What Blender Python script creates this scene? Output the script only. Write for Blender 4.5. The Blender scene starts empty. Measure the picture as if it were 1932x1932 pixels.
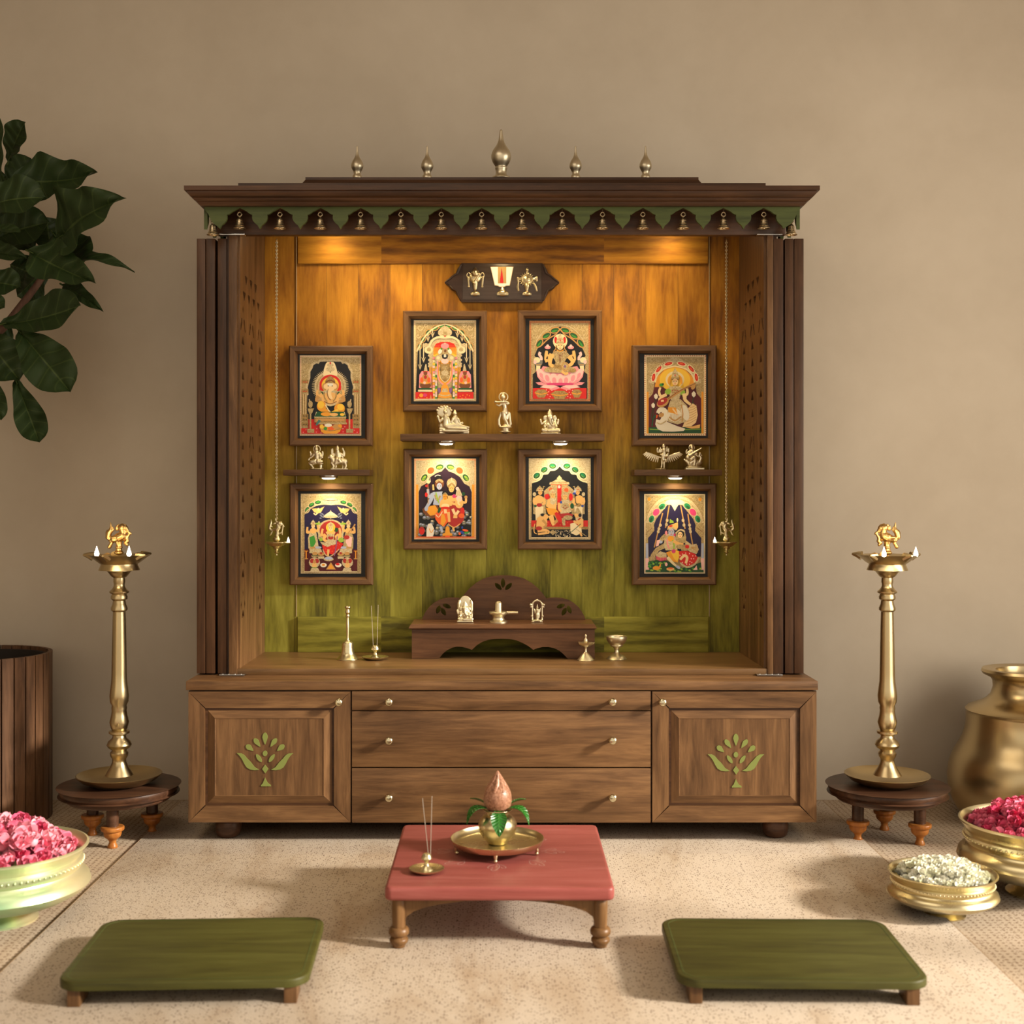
import bpy, bmesh, math, random
from mathutils import Vector, Matrix
from mathutils.geometry import tessellate_polygon
PI = math.pi
random.seed(7)
sc = bpy.context.scene
C = sc.collection

# ---------------------------------------------------------------- camera, sky, sun, added fill lamps, exposure
F = 2426.7                      # focal length in pixels of the 1932 px frame
CX, CY = 947.0, 935.0           # where the level view axis meets the frame
CAMY, CAMZ = -3.64, 0.99
cam = bpy.data.cameras.new('camera')
cam.sensor_width = 36.0
cam.lens = F / 1932.0 * 36.0
cam.shift_x = (966 - CX) / 1932.0
cam.shift_y = (CY - 966) / 1932.0
cam.clip_start = 0.05
cam.dof.use_dof = True
cam.dof.focus_distance = 3.82
cam.dof.aperture_fstop = 3.4
camo = bpy.data.objects.new('camera', cam)
C.objects.link(camo)
camo.location = (0, CAMY, CAMZ)
camo.rotation_euler = (PI / 2, 0, 0)
sc.camera = camo

world = bpy.data.worlds.new('world')
sc.world = world
world.use_nodes = True
bg = world.node_tree.nodes['Background']
bg.inputs[0].default_value = (1.0, 0.87, 0.70, 1)
bg.inputs[1].default_value = 0.80

def light(name, kind, loc, energy, color=(1, 1, 1), aim=None, **kw):
    d = bpy.data.lights.new(name, kind)
    d.energy = energy
    d.color = color
    for k, v in kw.items():
        setattr(d, k, v)
    o = bpy.data.objects.new(name, d)
    C.objects.link(o)
    o.location = loc
    if aim is not None:
        o.rotation_euler = (Vector(aim) - Vector(loc)).to_track_quat('-Z', 'Y').to_euler()
    return o

SUN = Vector((-0.87, 0.285, -0.40))
light('sun', 'SUN', (4, -2, 3), 5.9, (1.0, 0.90, 0.76), aim=Vector((4, -2, 3)) + SUN, angle=math.radians(6))
light('right_fill', 'AREA', (3.1, -1.6, 1.25), 62, (1.0, 0.90, 0.76), aim=(0.7, 0.55, 0.95), shape='RECTANGLE', size=2.2, size_y=2.0)  # added area lamp beyond the right wall, brightens the back wall from the right
light('overhead_fill', 'AREA', (-0.5, -1.5, 2.72), 15, (1.0, 0.86, 0.68), aim=(0.2, -0.7, 0), shape='RECTANGLE', size=2.0, size_y=1.4)  # added soft fill from overhead, no fixture modelled

sc.view_settings.view_transform = 'Standard'
sc.view_settings.look = 'None'
sc.view_settings.exposure = 0.25
sc.view_settings.gamma = 1.0
sc.view_settings.use_curve_mapping = False
try:
    sc.cycles.use_denoising = True
    sc.cycles.max_bounces = 8
    sc.cycles.sample_clamp_indirect = 4.0
    sc.cycles.caustics_reflective = False
    sc.cycles.caustics_refractive = False
except Exception:
    pass

# ---------------------------------------------------------------- helpers
def S_(Y):
    return (Y - CAMY) / F
def P(px, py, Y):
    s = S_(Y)
    return Vector(((px - CX) * s, Y, CAMZ - (py - CY) * s))
def WX(px, Y):
    return (px - CX) * S_(Y)
def WZ(py, Y):
    return CAMZ - (py - CY) * S_(Y)
def srgb(r, g, b):
    def f(c):
        c /= 255.0
        return c / 12.92 if c <= 0.04045 else ((c + 0.055) / 1.055) ** 2.4
    return (f(r), f(g), f(b), 1.0)

ORG = {}
def tag(o, label, cat, group=None, kind=None):
    o['label'] = label
    o['category'] = cat
    if group: o['group'] = group
    if kind: o['kind'] = kind
    return o
def thing(name, loc, label, cat, group=None):
    o = bpy.data.objects.new(name, None)
    o.empty_display_size = 0.02
    C.objects.link(o)
    o.location = loc
    ORG[o] = Vector(loc)
    return tag(o, label, cat, group)
def obj(name, bm, m, parent=None, sharp=35, origin=None):
    """one mesh object from a bmesh given in world coordinates"""
    off = ORG.get(parent, Vector((0, 0, 0))) if parent is not None else (Vector(origin) if origin is not None else Vector((0, 0, 0)))
    me = bpy.data.meshes.new(name)
    if off.length > 0:
        bmesh.ops.translate(bm, verts=bm.verts, vec=-off)
    bm.to_mesh(me)
    bm.free()
    for mm in (m if isinstance(m, (list, tuple)) else [m]):
        me.materials.append(mm)
    if sharp is not None and len(me.polygons):
        me.polygons.foreach_set('use_smooth', [True] * len(me.polygons))
        if sharp < 180:
            me.set_sharp_from_angle(angle=math.radians(sharp))
    o = bpy.data.objects.new(name, me)
    C.objects.link(o)
    if parent is not None:
        o.parent = parent
        ORG[o] = off
    else:
        o.location = off
        ORG[o] = off
    return o
def struct(name, bm, m, sharp=35):
    o = obj(name, bm, m, None, sharp)
    o['kind'] = 'structure'
    return o
def dup(o, parent=None, loc=None):
    c = o.copy()
    C.objects.link(c)
    if parent is not None:
        c.parent = parent
    if loc is not None:
        c.location = loc
    for ch in list(o.children):
        dup(ch, c)
    return c
def nb():
    return bmesh.new()

def box(bm, lo, hi, bev=0.0, seg=2, mi=0):
    lo, hi = Vector(lo), Vector(hi)
    r = bmesh.ops.create_cube(bm, size=1.0)
    vs = r['verts']
    for v in vs:
        v.co = Vector([(lo[i] + hi[i]) / 2 + v.co[i] * (hi[i] - lo[i]) for i in range(3)])
    fs = set(f for v in vs for f in v.link_faces)
    for f in fs: f.material_index = mi
    if bev > 0:
        es = list(set(e for v in vs for e in v.link_edges))
        rr = bmesh.ops.bevel(bm, geom=es, offset=bev, segments=seg, affect='EDGES', profile=0.6)
        for f in rr['faces']: f.material_index = mi
    return bm
def lathe(bm, prof, c=(0, 0, 0), n=40, mi=0, sx=1.0, sy=1.0):
    """prof: (radius, z) from bottom to top"""
    rings = []
    for r, z in prof:
        if r < 1e-6:
            rings.append([bm.verts.new((c[0], c[1], c[2] + z))])
        else:
            rings.append([bm.verts.new((c[0] + r * sx * math.cos(2 * PI * k / n), c[1] + r * sy * math.sin(2 * PI * k / n), c[2] + z)) for k in range(n)])
    for a, b in zip(rings, rings[1:]):
        if len(a) == 1 and len(b) == 1: continue
        for k in range(n):
            k2 = (k + 1) % n
            if len(a) == 1: f = bm.faces.new((a[0], b[k2], b[k]))
            elif len(b) == 1: f = bm.faces.new((a[k], a[k2], b[0]))
            else: f = bm.faces.new((a[k], a[k2], b[k2], b[k]))
            f.material_index = mi
    return bm
def smooth_prof(pts, n=5):
    """Catmull-Rom through (r,z) points"""
    out = []
    for i in range(len(pts) - 1):
        p0 = pts[max(i - 1, 0)]; p1 = pts[i]; p2 = pts[i + 1]; p3 = pts[min(i + 2, len(pts) - 1)]
        for k in range(n):
            t = k / n
            out.append(tuple(0.5 * (2 * p1[j] + (p2[j] - p0[j]) * t + (2 * p0[j] - 5 * p1[j] + 4 * p2[j] - p3[j]) * t * t + (3 * p1[j] - p0[j] - 3 * p2[j] + p3[j]) * t ** 3) for j in range(len(p1))))
    out.append(tuple(pts[-1]))
    return out
def tube(bm, pts, r, n=8, mi=0, cap=True):
    pts = [Vector(p) for p in pts]
    rs = r if isinstance(r, (list, tuple)) else [r] * len(pts)
    rings = []
    up = Vector((0, 0, 1))
    for i, p in enumerate(pts):
        t = (pts[min(i + 1, len(pts) - 1)] - pts[max(i - 1, 0)]).normalized()
        a = t.cross(up)
        if a.length < 1e-4: a = t.cross(Vector((0, 1, 0)))
        a.normalize()
        b = t.cross(a).normalized()
        rings.append([bm.verts.new(p + (a * math.cos(2 * PI * k / n) + b * math.sin(2 * PI * k / n)) * rs[i]) for k in range(n)])
    for A, B in zip(rings, rings[1:]):
        for k in range(n):
            f = bm.faces.new((A[k], A[(k + 1) % n], B[(k + 1) % n], B[k]))
            f.material_index = mi
    if cap:
        for R in (rings[0], rings[-1]):
            try:
                f = bm.faces.new(R); f.material_index = mi
            except ValueError: pass
    return bm
def prism(bm, loops, y0, y1, mi=0, axis='Y', back=True):
    """plate with holes: loops[0] outline, others holes, as (x,z); thickness y0 (front) to y1. axis X: loops are (y,z)"""
    def V(p, d):
        return (p[0], d, p[1]) if axis == 'Y' else ((d, p[0], p[1]) if axis == 'X' else (p[0], p[1], d))
    flat = [p for l in loops for p in l]
    tris = tessellate_polygon([[Vector((p[0], p[1], 0)) for p in l] for l in loops])
    f0 = [bm.verts.new(V(p, y0)) for p in flat]
    f1 = [bm.verts.new(V(p, y1)) for p in flat]
    for t in tris:
        for vs, on in ((f0, True), (f1, back)):
            if on:
                try:
                    f = bm.faces.new([vs[i] for i in t]); f.material_index = mi
                except ValueError: pass
    k = 0
    for l in loops:
        n = len(l)
        for i in range(n):
            a, b = k + i, k + (i + 1) % n
            try:
                f = bm.faces.new((f0[a], f0[b], f1[b], f1[a])); f.material_index = mi
            except ValueError: pass
        k += n
    return bm
def fixn(bm):
    bmesh.ops.recalc_face_normals(bm, faces=bm.faces)
    return bm
def rrect(x0, z0, x1, z1, r, n=6):
    pts = []
    for cx, cz, a in ((x1 - r, z1 - r, 0), (x0 + r, z1 - r, 90), (x0 + r, z0 + r, 180), (x1 - r, z0 + r, 270)):
        for k in range(n + 1):
            t = math.radians(a + 90 * k / n)
            pts.append((cx + r * math.cos(t), cz + r * math.sin(t)))
    return pts

# ---------------------------------------------------------------- materials
def newmat(name):
    m = bpy.data.materials.new(name)
    m.use_nodes = True
    nt = m.node_tree
    return m, nt, nt.nodes['Principled BSDF']
def plain(name, col, rough=0.5, metal=0.0, coat=0.0, emit=None, estr=0.0, spec=None, sub=0.0):
    m, nt, b = newmat(name)
    b.inputs['Base Color'].default_value = col if len(col) == 4 else (*col, 1)
    b.inputs['Roughness'].default_value = rough
    b.inputs['Metallic'].default_value = metal
    b.inputs['Coat Weight'].default_value = coat
    if spec is not None: b.inputs['Specular IOR Level'].default_value = spec
    if sub:
        b.inputs['Subsurface Weight'].default_value = sub
        b.inputs['Subsurface Radius'].default_value = (0.01, 0.005, 0.003)
    if emit is not None:
        b.inputs['Emission Color'].default_value = (*emit, 1)
        b.inputs['Emission Strength'].default_value = estr
    return m
def N(nt, t, **kw):
    n = nt.nodes.new(t)
    for k, v in kw.items():
        if k.startswith('i_'):
            n.inputs[k[2:].replace('_', ' ')].default_value = v
        else:
            setattr(n, k, v)
    return n
def ramp(nt, stops):
    r = nt.nodes.new('ShaderNodeValToRGB')
    el = r.color_ramp.elements
    while len(el) < len(stops): el.new(0.5)
    for e, (p, c) in zip(el, stops):
        e.position = p
        e.color = c if len(c) == 4 else (*c, 1)
    return r
def mixc(nt, fac, a, b, mode='MIX'):
    m = nt.nodes.new('ShaderNodeMix')
    m.data_type = 'RGBA'
    m.blend_type = mode
    for sock, v in ((m.inputs[0], fac), (m.inputs[6], a), (m.inputs[7], b)):
        if hasattr(v, 'links') or hasattr(v, 'is_linked'): nt.links.new(v, sock)
        else: sock.default_value = v
    return m.outputs[2]
def math_(nt, op, a, b=None):
    m = nt.nodes.new('ShaderNodeMath')
    m.operation = op
    for i, v in enumerate((a, b)):
        if v is None: continue
        if hasattr(v, 'is_linked'): nt.links.new(v, m.inputs[i])
        else: m.inputs[i].default_value = v
    return m.outputs[0]
def bump(nt, b, h, strength=0.2, dist=0.002):
    n = nt.nodes.new('ShaderNodeBump')
    n.inputs['Strength'].default_value = strength
    n.inputs['Distance'].default_value = dist
    nt.links.new(h, n.inputs['Height'])
    nt.links.new(n.outputs[0], b.inputs['Normal'])
def coords(nt, scale=(1, 1, 1), kind='Object'):
    t = nt.nodes.new('ShaderNodeTexCoord')
    mp = nt.nodes.new('ShaderNodeMapping')
    mp.inputs['Scale'].default_value = scale
    nt.links.new(t.outputs[kind], mp.inputs[0])
    return mp.outputs[0]
def noise(nt, vec, scale, detail=4, rough=0.55, dist=0.0):
    n = nt.nodes.new('ShaderNodeTexNoise')
    n.inputs['Scale'].default_value = scale
    n.inputs['Detail'].default_value = detail
    n.inputs['Roughness'].default_value = rough
    n.inputs['Distortion'].default_value = dist
    nt.links.new(vec, n.inputs['Vector'])
    return n.outputs[0]
def wood(name, dark, mid, lite, axis='X', rough=0.42, coat=0.0, grain=1.25, bmp=0.12):
    m, nt, b = newmat(name)
    sc_ = {'X': (0.09, 1, 1), 'Y': (1, 0.09, 1), 'Z': (1, 1, 0.09)}[axis]
    v = coords(nt, sc_)
    n1 = noise(nt, v, 26 * grain, 6, 0.62, 0.7)
    n2 = noise(nt, v, 130 * grain, 3, 0.6, 0.2)
    n3 = noise(nt, coords(nt, (1, 1, 1)), 3.5, 3, 0.5)
    f = math_(nt, 'ADD', math_(nt, 'MULTIPLY', n1, 0.62), math_(nt, 'ADD', math_(nt, 'MULTIPLY', n2, 0.2), math_(nt, 'MULTIPLY', n3, 0.2)))
    r = ramp(nt, [(0.36, dark), (0.5, mid), (0.66, lite)])
    nt.links.new(f, r.inputs[0])
    nt.links.new(r.outputs[0], b.inputs['Base Color'])
    b.inputs['Roughness'].default_value = rough
    b.inputs['Coat Weight'].default_value = coat
    b.inputs['Coat Roughness'].default_value = 0.25
    b.inputs['Specular IOR Level'].default_value = 0.32
    bump(nt, b, n2, bmp, 0.0015)
    return m
def metal(name, col, rough=0.28, var=0.25, tint=None, tscale=6, met=1.0):
    m, nt, b = newmat(name)
    v = coords(nt)
    n = noise(nt, v, 9, 4, 0.6)
    base = mixc(nt, math_(nt, 'MULTIPLY', n, var * 2), (*col, 1), (col[0] * 0.62, col[1] * 0.6, col[2] * 0.52, 1))
    if tint:
        t = noise(nt, v, tscale, 3, 0.5)
        r = ramp(nt, [(0.50, (0, 0, 0)), (0.66, (1, 1, 1))])
        nt.links.new(t, r.inputs[0])
        base = mixc(nt, r.outputs[0], base, (*tint, 1))
    nt.links.new(base, b.inputs['Base Color'])
    b.inputs['Metallic'].default_value = met
    rr = math_(nt, 'ADD', math_(nt, 'MULTIPLY', n, 0.10), rough - 0.05)
    nt.links.new(rr, b.inputs['Roughness'])
    return m

W_D, W_M, W_L = (0.060, 0.028, 0.0105), (0.124, 0.061, 0.0245), (0.215, 0.112, 0.046)
M_WX = wood('walnut_horizontal', W_D, W_M, W_L, 'X')
M_WZ = wood('walnut_vertical', W_D, W_M, W_L, 'Z')
M_DKX = wood('dark_walnut_horizontal', (0.026, 0.0105, 0.0045), (0.052, 0.0215, 0.0088), (0.088, 0.038, 0.0155), 'X', 0.38)
M_DKZ = wood('dark_walnut_vertical', (0.030, 0.0130, 0.0060), (0.060, 0.0265, 0.0115), (0.100, 0.045, 0.020), 'Z', 0.4)
M_ALT = wood('altar_wood', (0.060, 0.025, 0.0105), (0.108, 0.047, 0.0195), (0.165, 0.075, 0.032), 'X', 0.34)
M_FLOORB = wood('interior_floor_wood', (0.080, 0.041, 0.016), (0.150, 0.079, 0.031), (0.22, 0.120, 0.048), 'X', 0.33)
M_PLAQ = wood('plaque_wood', (0.020, 0.011, 0.008), (0.036, 0.019, 0.013), (0.055, 0.03, 0.02), 'X', 0.3)
M_PLANT = wood('planter_wood', (0.045, 0.021, 0.011), (0.11, 0.053, 0.025), (0.20, 0.10, 0.05), 'Z', 0.5)
M_STOOL = wood('dark_stool_wood', (0.03, 0.014, 0.008), (0.062, 0.028, 0.015), (0.11, 0.05, 0.026), 'X', 0.36)
M_ORANGE = wood('orange_turned_wood', (0.20, 0.060, 0.012), (0.36, 0.125, 0.024), (0.47, 0.19, 0.045), 'Z', 0.35)
M_TLEG = wood('table_leg_wood', (0.075, 0.036, 0.013), (0.145, 0.072, 0.026), (0.22, 0.115, 0.045), 'Z', 0.4)
M_RED = wood('red_stained_wood', (0.225, 0.052, 0.044), (0.285, 0.070, 0.060), (0.34, 0.098, 0.086), 'X', 0.40)
M_GRN = wood('green_stained_wood', (0.028, 0.026, 0.004), (0.052, 0.050, 0.007), (0.074, 0.074, 0.014), 'X', 0.50, bmp=0.06)
M_VAL = wood('green_valance_paint', (0.034, 0.044, 0.011), (0.058, 0.074, 0.018), (0.080, 0.100, 0.026), 'X', 0.5)
M_MOTIF = plain('olive_inlay', (0.185, 0.220, 0.052), 0.45)
M_BRASS = metal('aged_brass', (0.62, 0.50, 0.29), 0.30, 0.12)
M_BRASSB = metal('pale_brass', (0.78, 0.69, 0.43), 0.28, 0.12)
M_BRASSG = metal('green_tinged_brass', (0.84, 0.76, 0.46), 0.36, 0.1, (0.36, 0.58, 0.33), 3, 0.72)
M_GOLD = metal('golden_brass', (0.74, 0.48, 0.19), 0.34)
M_IDOL = metal('antique_white_metal', (0.88, 0.79, 0.57), 0.38, 0.2)
M_KNOB = metal('knob_metal', (0.78, 0.72, 0.52), 0.22)
M_FIN = metal('finial_metal', (0.70, 0.62, 0.46), 0.38)
M_BELL = metal('bell_metal', (0.70, 0.57, 0.37), 0.36)
M_STEEL = metal('steel', (0.62, 0.62, 0.62), 0.25)
M_BLACK = plain('black_mat_board', (0.004, 0.004, 0.005), 0.6)
M_FLAME = plain('flame', (1, 0.9, 0.7), 0.5, emit=(1.0, 0.88, 0.66), estr=9)
M_LENS = plain('lamp_lens', (1, 0.95, 0.85), 0.4, emit=(1.0, 0.86, 0.55), estr=14)
M_SOIL = plain('soil', (0.03, 0.02, 0.014), 0.9)
M_STICK = plain('incense_stick', (0.30, 0.25, 0.20), 0.7)
M_WHITE = plain('white_enamel', (0.78, 0.76, 0.70), 0.35)
M_REDE = plain('red_enamel', (0.55, 0.01, 0.01), 0.35)

def make_wall():
    m, nt, b = newmat('wall_plaster')
    v = coords(nt)
    n1 = noise(nt, v, 1.6, 5, 0.6, 0.4)
    n2 = noise(nt, v, 14, 5, 0.6)
    f = math_(nt, 'ADD', math_(nt, 'MULTIPLY', n1, 0.75), math_(nt, 'MULTIPLY', n2, 0.25))
    r = ramp(nt, [(0.34, (0.485, 0.416, 0.325)), (0.52, (0.525, 0.455, 0.36)), (0.68, (0.555, 0.485, 0.388))])
    nt.links.new(f, r.inputs[0])
    nt.links.new(r.outputs[0], b.inputs['Base Color'])
    b.inputs['Roughness'].default_value = 0.85
    bump(nt, b, n2, 0.08, 0.004)
    return m
M_WALL = make_wall()

def make_rug(name, c0, c1, stain, speck, rows=False):
    m, nt, b = newmat(name)
    v = coords(nt)
    vs = coords(nt, (1.0, 0.28, 1.0))
    big = noise(nt, vs, 5.0, 4, 0.6, 0.6)
    r = ramp(nt, [(0.30, stain), (0.48, c0), (0.64, c1)])
    nt.links.new(big, r.inputs[0])
    col = r.outputs[0]
    fine = noise(nt, v, 330, 2, 0.6)
    col = mixc(nt, math_(nt, 'MULTIPLY', fine, 0.42), col, (c0[0] * 0.55, c0[1] * 0.5, c0[2] * 0.45, 1))
    if rows:
        sx = nt.nodes.new('ShaderNodeSeparateXYZ')
        nt.links.new(coords(nt, (1, 1, 1)), sx.inputs[0])
        a = math_(nt, 'SINE', math_(nt, 'MULTIPLY', sx.outputs[0], 2 * PI / 0.017))
        c = math_(nt, 'SINE', math_(nt, 'MULTIPLY', sx.outputs[1], 2 * PI / 0.017))
        dots = math_(nt, 'GREATER_THAN', math_(nt, 'ADD', math_(nt, 'ADD', a, c), math_(nt, 'MULTIPLY', fine, 1.4)), 2.0)
        col = mixc(nt, math_(nt, 'MULTIPLY', dots, 0.75), col, (*speck, 1))
    vo = nt.nodes.new('ShaderNodeTexVoronoi')
    vo.inputs['Scale'].default_value = 175
    nt.links.new(v, vo.inputs['Vector'])
    sep = nt.nodes.new('ShaderNodeSeparateColor')
    nt.links.new(vo.outputs['Color'], sep.inputs[0])
    thr = math_(nt, 'MULTIPLY', math_(nt, 'GREATER_THAN', sep.outputs[0], 0.60), 0.37)
    spot = math_(nt, 'LESS_THAN', vo.outputs['Distance'], thr)
    col = mixc(nt, math_(nt, 'MULTIPLY', spot, 0.75), col, (*speck, 1))
    nt.links.new(col, b.inputs['Base Color'])
    b.inputs['Roughness'].default_value = 0.95
    b.inputs['Specular IOR Level'].default_value = 0.1
    bump(nt, b, fine, 0.35, 0.003)
    return m
M_RUG = make_rug('woven_rug', (0.575, 0.485, 0.385), (0.63, 0.545, 0.45), (0.42, 0.31, 0.21), (0.10, 0.055, 0.035))
M_MATTING = make_rug('woven_matting', (0.54, 0.435, 0.32), (0.58, 0.475, 0.365), (0.48, 0.365, 0.255), (0.17, 0.10, 0.055), True)

def make_back(name, horizontal=False):
    """teak planks with an amber to olive ombre stain from top to bottom"""
    m, nt, b = newmat(name)
    t = nt.nodes.new('ShaderNodeTexCoord')
    sx = nt.nodes.new('ShaderNodeSeparateXYZ')
    nt.links.new(t.outputs['Object'], sx.inputs[0])
    pw = 0.1035
    along = sx.outputs[0]
    if horizontal:
        idx = math_(nt, 'FLOOR', math_(nt, 'DIVIDE', math_(nt, 'ADD', along, 3.27), 0.72))
    else:
        idx = math_(nt, 'FLOOR', math_(nt, 'DIVIDE', math_(nt, 'ADD', along, 20 * pw + pw / 2), pw))
    wn = nt.nodes.new('ShaderNodeTexWhiteNoise')
    wn.noise_dimensions = '1D'
    nt.links.new(idx, wn.inputs['W'])
    off = nt.nodes.new('ShaderNodeCombineXYZ')
    nt.links.new(math_(nt, 'MULTIPLY', wn.outputs[0], 7.0), off.inputs[0])
    nt.links.new(math_(nt, 'MULTIPLY', wn.outputs[0], 3.0), off.inputs[2])
    add = nt.nodes.new('ShaderNodeVectorMath'); add.operation = 'ADD'
    nt.links.new(t.outputs['Object'], add.inputs[0]); nt.links.new(off.outputs[0], add.inputs[1])
    mp = nt.nodes.new('ShaderNodeMapping')
    mp.inputs['Scale'].default_value = (0.14, 1, 1) if horizontal else (1, 1, 0.14)
    nt.links.new(add.outputs[0], mp.inputs[0])
    n1 = noise(nt, mp.outputs[0], 16, 5, 0.6, 1.2)
    wv = nt.nodes.new('ShaderNodeTexWave')
    wv.wave_type = 'RINGS'
    wv.inputs['Scale'].default_value = 9
    wv.inputs['Distortion'].default_value = 5
    wv.inputs['Detail'].default_value = 3
    nt.links.new(mp.outputs[0], wv.inputs['Vector'])
    n2 = noise(nt, mp.outputs[0], 120, 3, 0.6)
    g = math_(nt, 'ADD', math_(nt, 'MULTIPLY', n1, 0.55), math_(nt, 'ADD', math_(nt, 'MULTIPLY', wv.outputs[1], 0.14), math_(nt, 'MULTIPLY', n2, 0.30)))
    g = math_(nt, 'ADD', g, math_(nt, 'MULTIPLY', math_(nt, 'SUBTRACT', wn.outputs[0], 0.5), 0.17))
    if not horizontal:
        cen = math_(nt, 'LESS_THAN', math_(nt, 'ABSOLUTE', along), pw / 2)
        g = math_(nt, 'ADD', g, math_(nt, 'MULTIPLY', cen, 0.07))
    amber = ramp(nt, [(0.30, (0.13, 0.042, 0.0015)), (0.48, (0.33, 0.128, 0.004)), (0.70, (0.52, 0.235, 0.012))])
    olive = ramp(nt, [(0.30, (0.080, 0.070, 0.005)), (0.48, (0.225, 0.205, 0.017)), (0.70, (0.39, 0.36, 0.05))])
    nt.links.new(g, amber.inputs[0]); nt.links.new(g, olive.inputs[0])
    z = nt.nodes.new('ShaderNodeMapRange')
    z.inputs['From Min'].default_value = 0.80
    z.inputs['From Max'].default_value = 1.36
    nt.links.new(math_(nt, 'ADD', sx.outputs[2], math_(nt, 'MULTIPLY', math_(nt, 'SUBTRACT', n1, 0.5), 0.16)), z.inputs['Value'])
    col = mixc(nt, z.outputs[0], olive.outputs[0], amber.outputs[0])
    if not horizontal:
        fr = math_(nt, 'FRACT', math_(nt, 'DIVIDE', math_(nt, 'ADD', along, 20 * pw + pw / 2), pw))
        seam = math_(nt, 'LESS_THAN', fr, 0.014)
        col = mixc(nt, math_(nt, 'MULTIPLY', seam, 0.6), col, (0.05, 0.03, 0.008, 1))
    nt.links.new(col, b.inputs['Base Color'])
    b.inputs['Roughness'].default_value = 0.80
    bump(nt, b, n2, 0.08, 0.001)
    return m
M_BACK = make_back('ombre_planks')
M_BACKH = make_back('ombre_rails', True)
# ---------------------------------------------------------------- room
WALLY = 0.545
bm = nb(); box(bm, (-3.2, -4.6, -0.06), (2.72, WALLY + 0.1, 0.0)); struct('floor', bm, M_MATTING)
bm = nb(); box(bm, (-3.3, WALLY, 0.0), (2.72, WALLY + 0.1, 2.8)); struct('wall_back', bm, M_WALL)
bm = nb(); box(bm, (-3.3, -4.6, 0.0), (-3.2, WALLY, 2.8)); struct('wall_left', bm, M_WALL)
bm = nb(); box(bm, (-3.3, -4.6, 2.8), (2.72, WALLY + 0.1, 2.9)); struct('ceiling', bm, plain('ceiling_paint', (0.45, 0.38, 0.30), 0.9))
bm = nb()
wx0, wx1, wy0, wy1, wz0, wz1 = 2.6, 2.72, -3.3, -0.45, 0.04, 2.25  # unseen window opening, added and sized to shape where the sun falls
prism(bm, [[(-4.6, 0.0), (WALLY, 0.0), (WALLY, 2.8), (-4.6, 2.8)], [(wy0, wz0), (wy1, wz0), (wy1, wz1), (wy0, wz1)]], wx0, wx1, axis='X')
struct('wall_right', fixn(bm), M_WALL)
bm = nb()
for yy in (wy0 + 0.03, -2.35, -1.4, wy1 - 0.03):
    box(bm, (wx0 + 0.03, yy - 0.03, wz0), (wx0 + 0.09, yy + 0.03, wz1), 0.004)
for zz in (wz0 + 0.025, wz1 - 0.03):
    box(bm, (wx0 + 0.03, wy0, zz - 0.025), (wx0 + 0.09, wy1, zz + 0.025), 0.004)
struct('unseen_window_1', bm, M_DKZ)
# rug
bm = nb(); box(bm, (-1.035, -2.6, 0.0), (1.035, 0.50, 0.007), 0.003)
RUGZ = 0.007
tag(obj('rug', bm, M_RUG), 'large speckled beige rug lying on the floor under the prayer cabinet', 'rug')
RUG = bpy.data.objects['rug']
M_HEM = plain('rug_hem', (0.36, 0.25, 0.15), 0.95)
for sx in (-1, 1):
    obj('hem', tube(nb(), [(sx * 1.034, -2.6, 0.0035), (sx * 1.034, 0.50, 0.0035)], 0.0035, 8), M_HEM, RUG)

# ---------------------------------------------------------------- prayer cabinet
CAB = thing('prayer_cabinet', (0, 0.26, RUGZ), 'tall carved walnut prayer cabinet against the wall with lit amber and green interior', 'prayer cabinet')
ZB0, ZB1, ZT = 0.0645, 0.4395, 0.465
bm = nb(); box(bm, (-0.884, 0.016, ZB0 + 0.002), (0.884, 0.535, ZB1)); obj('base_body', bm, M_WX, CAB)
bm = nb(); box(bm, (-0.894, -0.004, ZB1), (0.894, 0.538, ZT), 0.0025); obj('countertop', bm, M_WX, CAB)

KNOBP = smooth_prof([(0.0, 0.0), (0.0065, 0.0), (0.005, 0.006), (0.0055, 0.010), (0.0105, 0.016), (0.0115, 0.021), (0.0085, 0.027), (0.0, 0.029)], 4)
KNOBP = [(max(r, 0), z) for r, z in KNOBP]
def knob(x, z, parent, y=0.0):
    b = nb()
    lathe(b, KNOBP, (0, 0, 0), 24)
    bmesh.ops.rotate(b, verts=b.verts, cent=(0, 0, 0), matrix=Matrix.Rotation(PI / 2, 3, 'X'))
    bmesh.ops.translate(b, verts=b.verts, vec=(x, y, z))
    fixn(b)
    return obj('knob', b, M_KNOB, parent, 60)

def petal(cx, cz, L, W, ang, kind='drop', n=14):
    """outline of a leaf or drop, tip at the start, centre cx,cz, pointing along ang"""
    pts = []
    for k in range(n):
        t = 2 * PI * k / n
        u = math.cos(t) * 0.5
        w = math.sin(t) * 0.5
        if kind == 'drop': w *= (0.5 - u) * 0.9 + 0.25 if u > -0.1 else 0.85
        if kind == 'leaf': w *= (1 - (2 * abs(u)) ** 2.2) * 0.3 + 0.7
        x, z = u * L, w * W
        pts.append((cx + x * math.cos(ang) - z * math.sin(ang), cz + x * math.sin(ang) + z * math.cos(ang)))
    return pts

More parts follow.
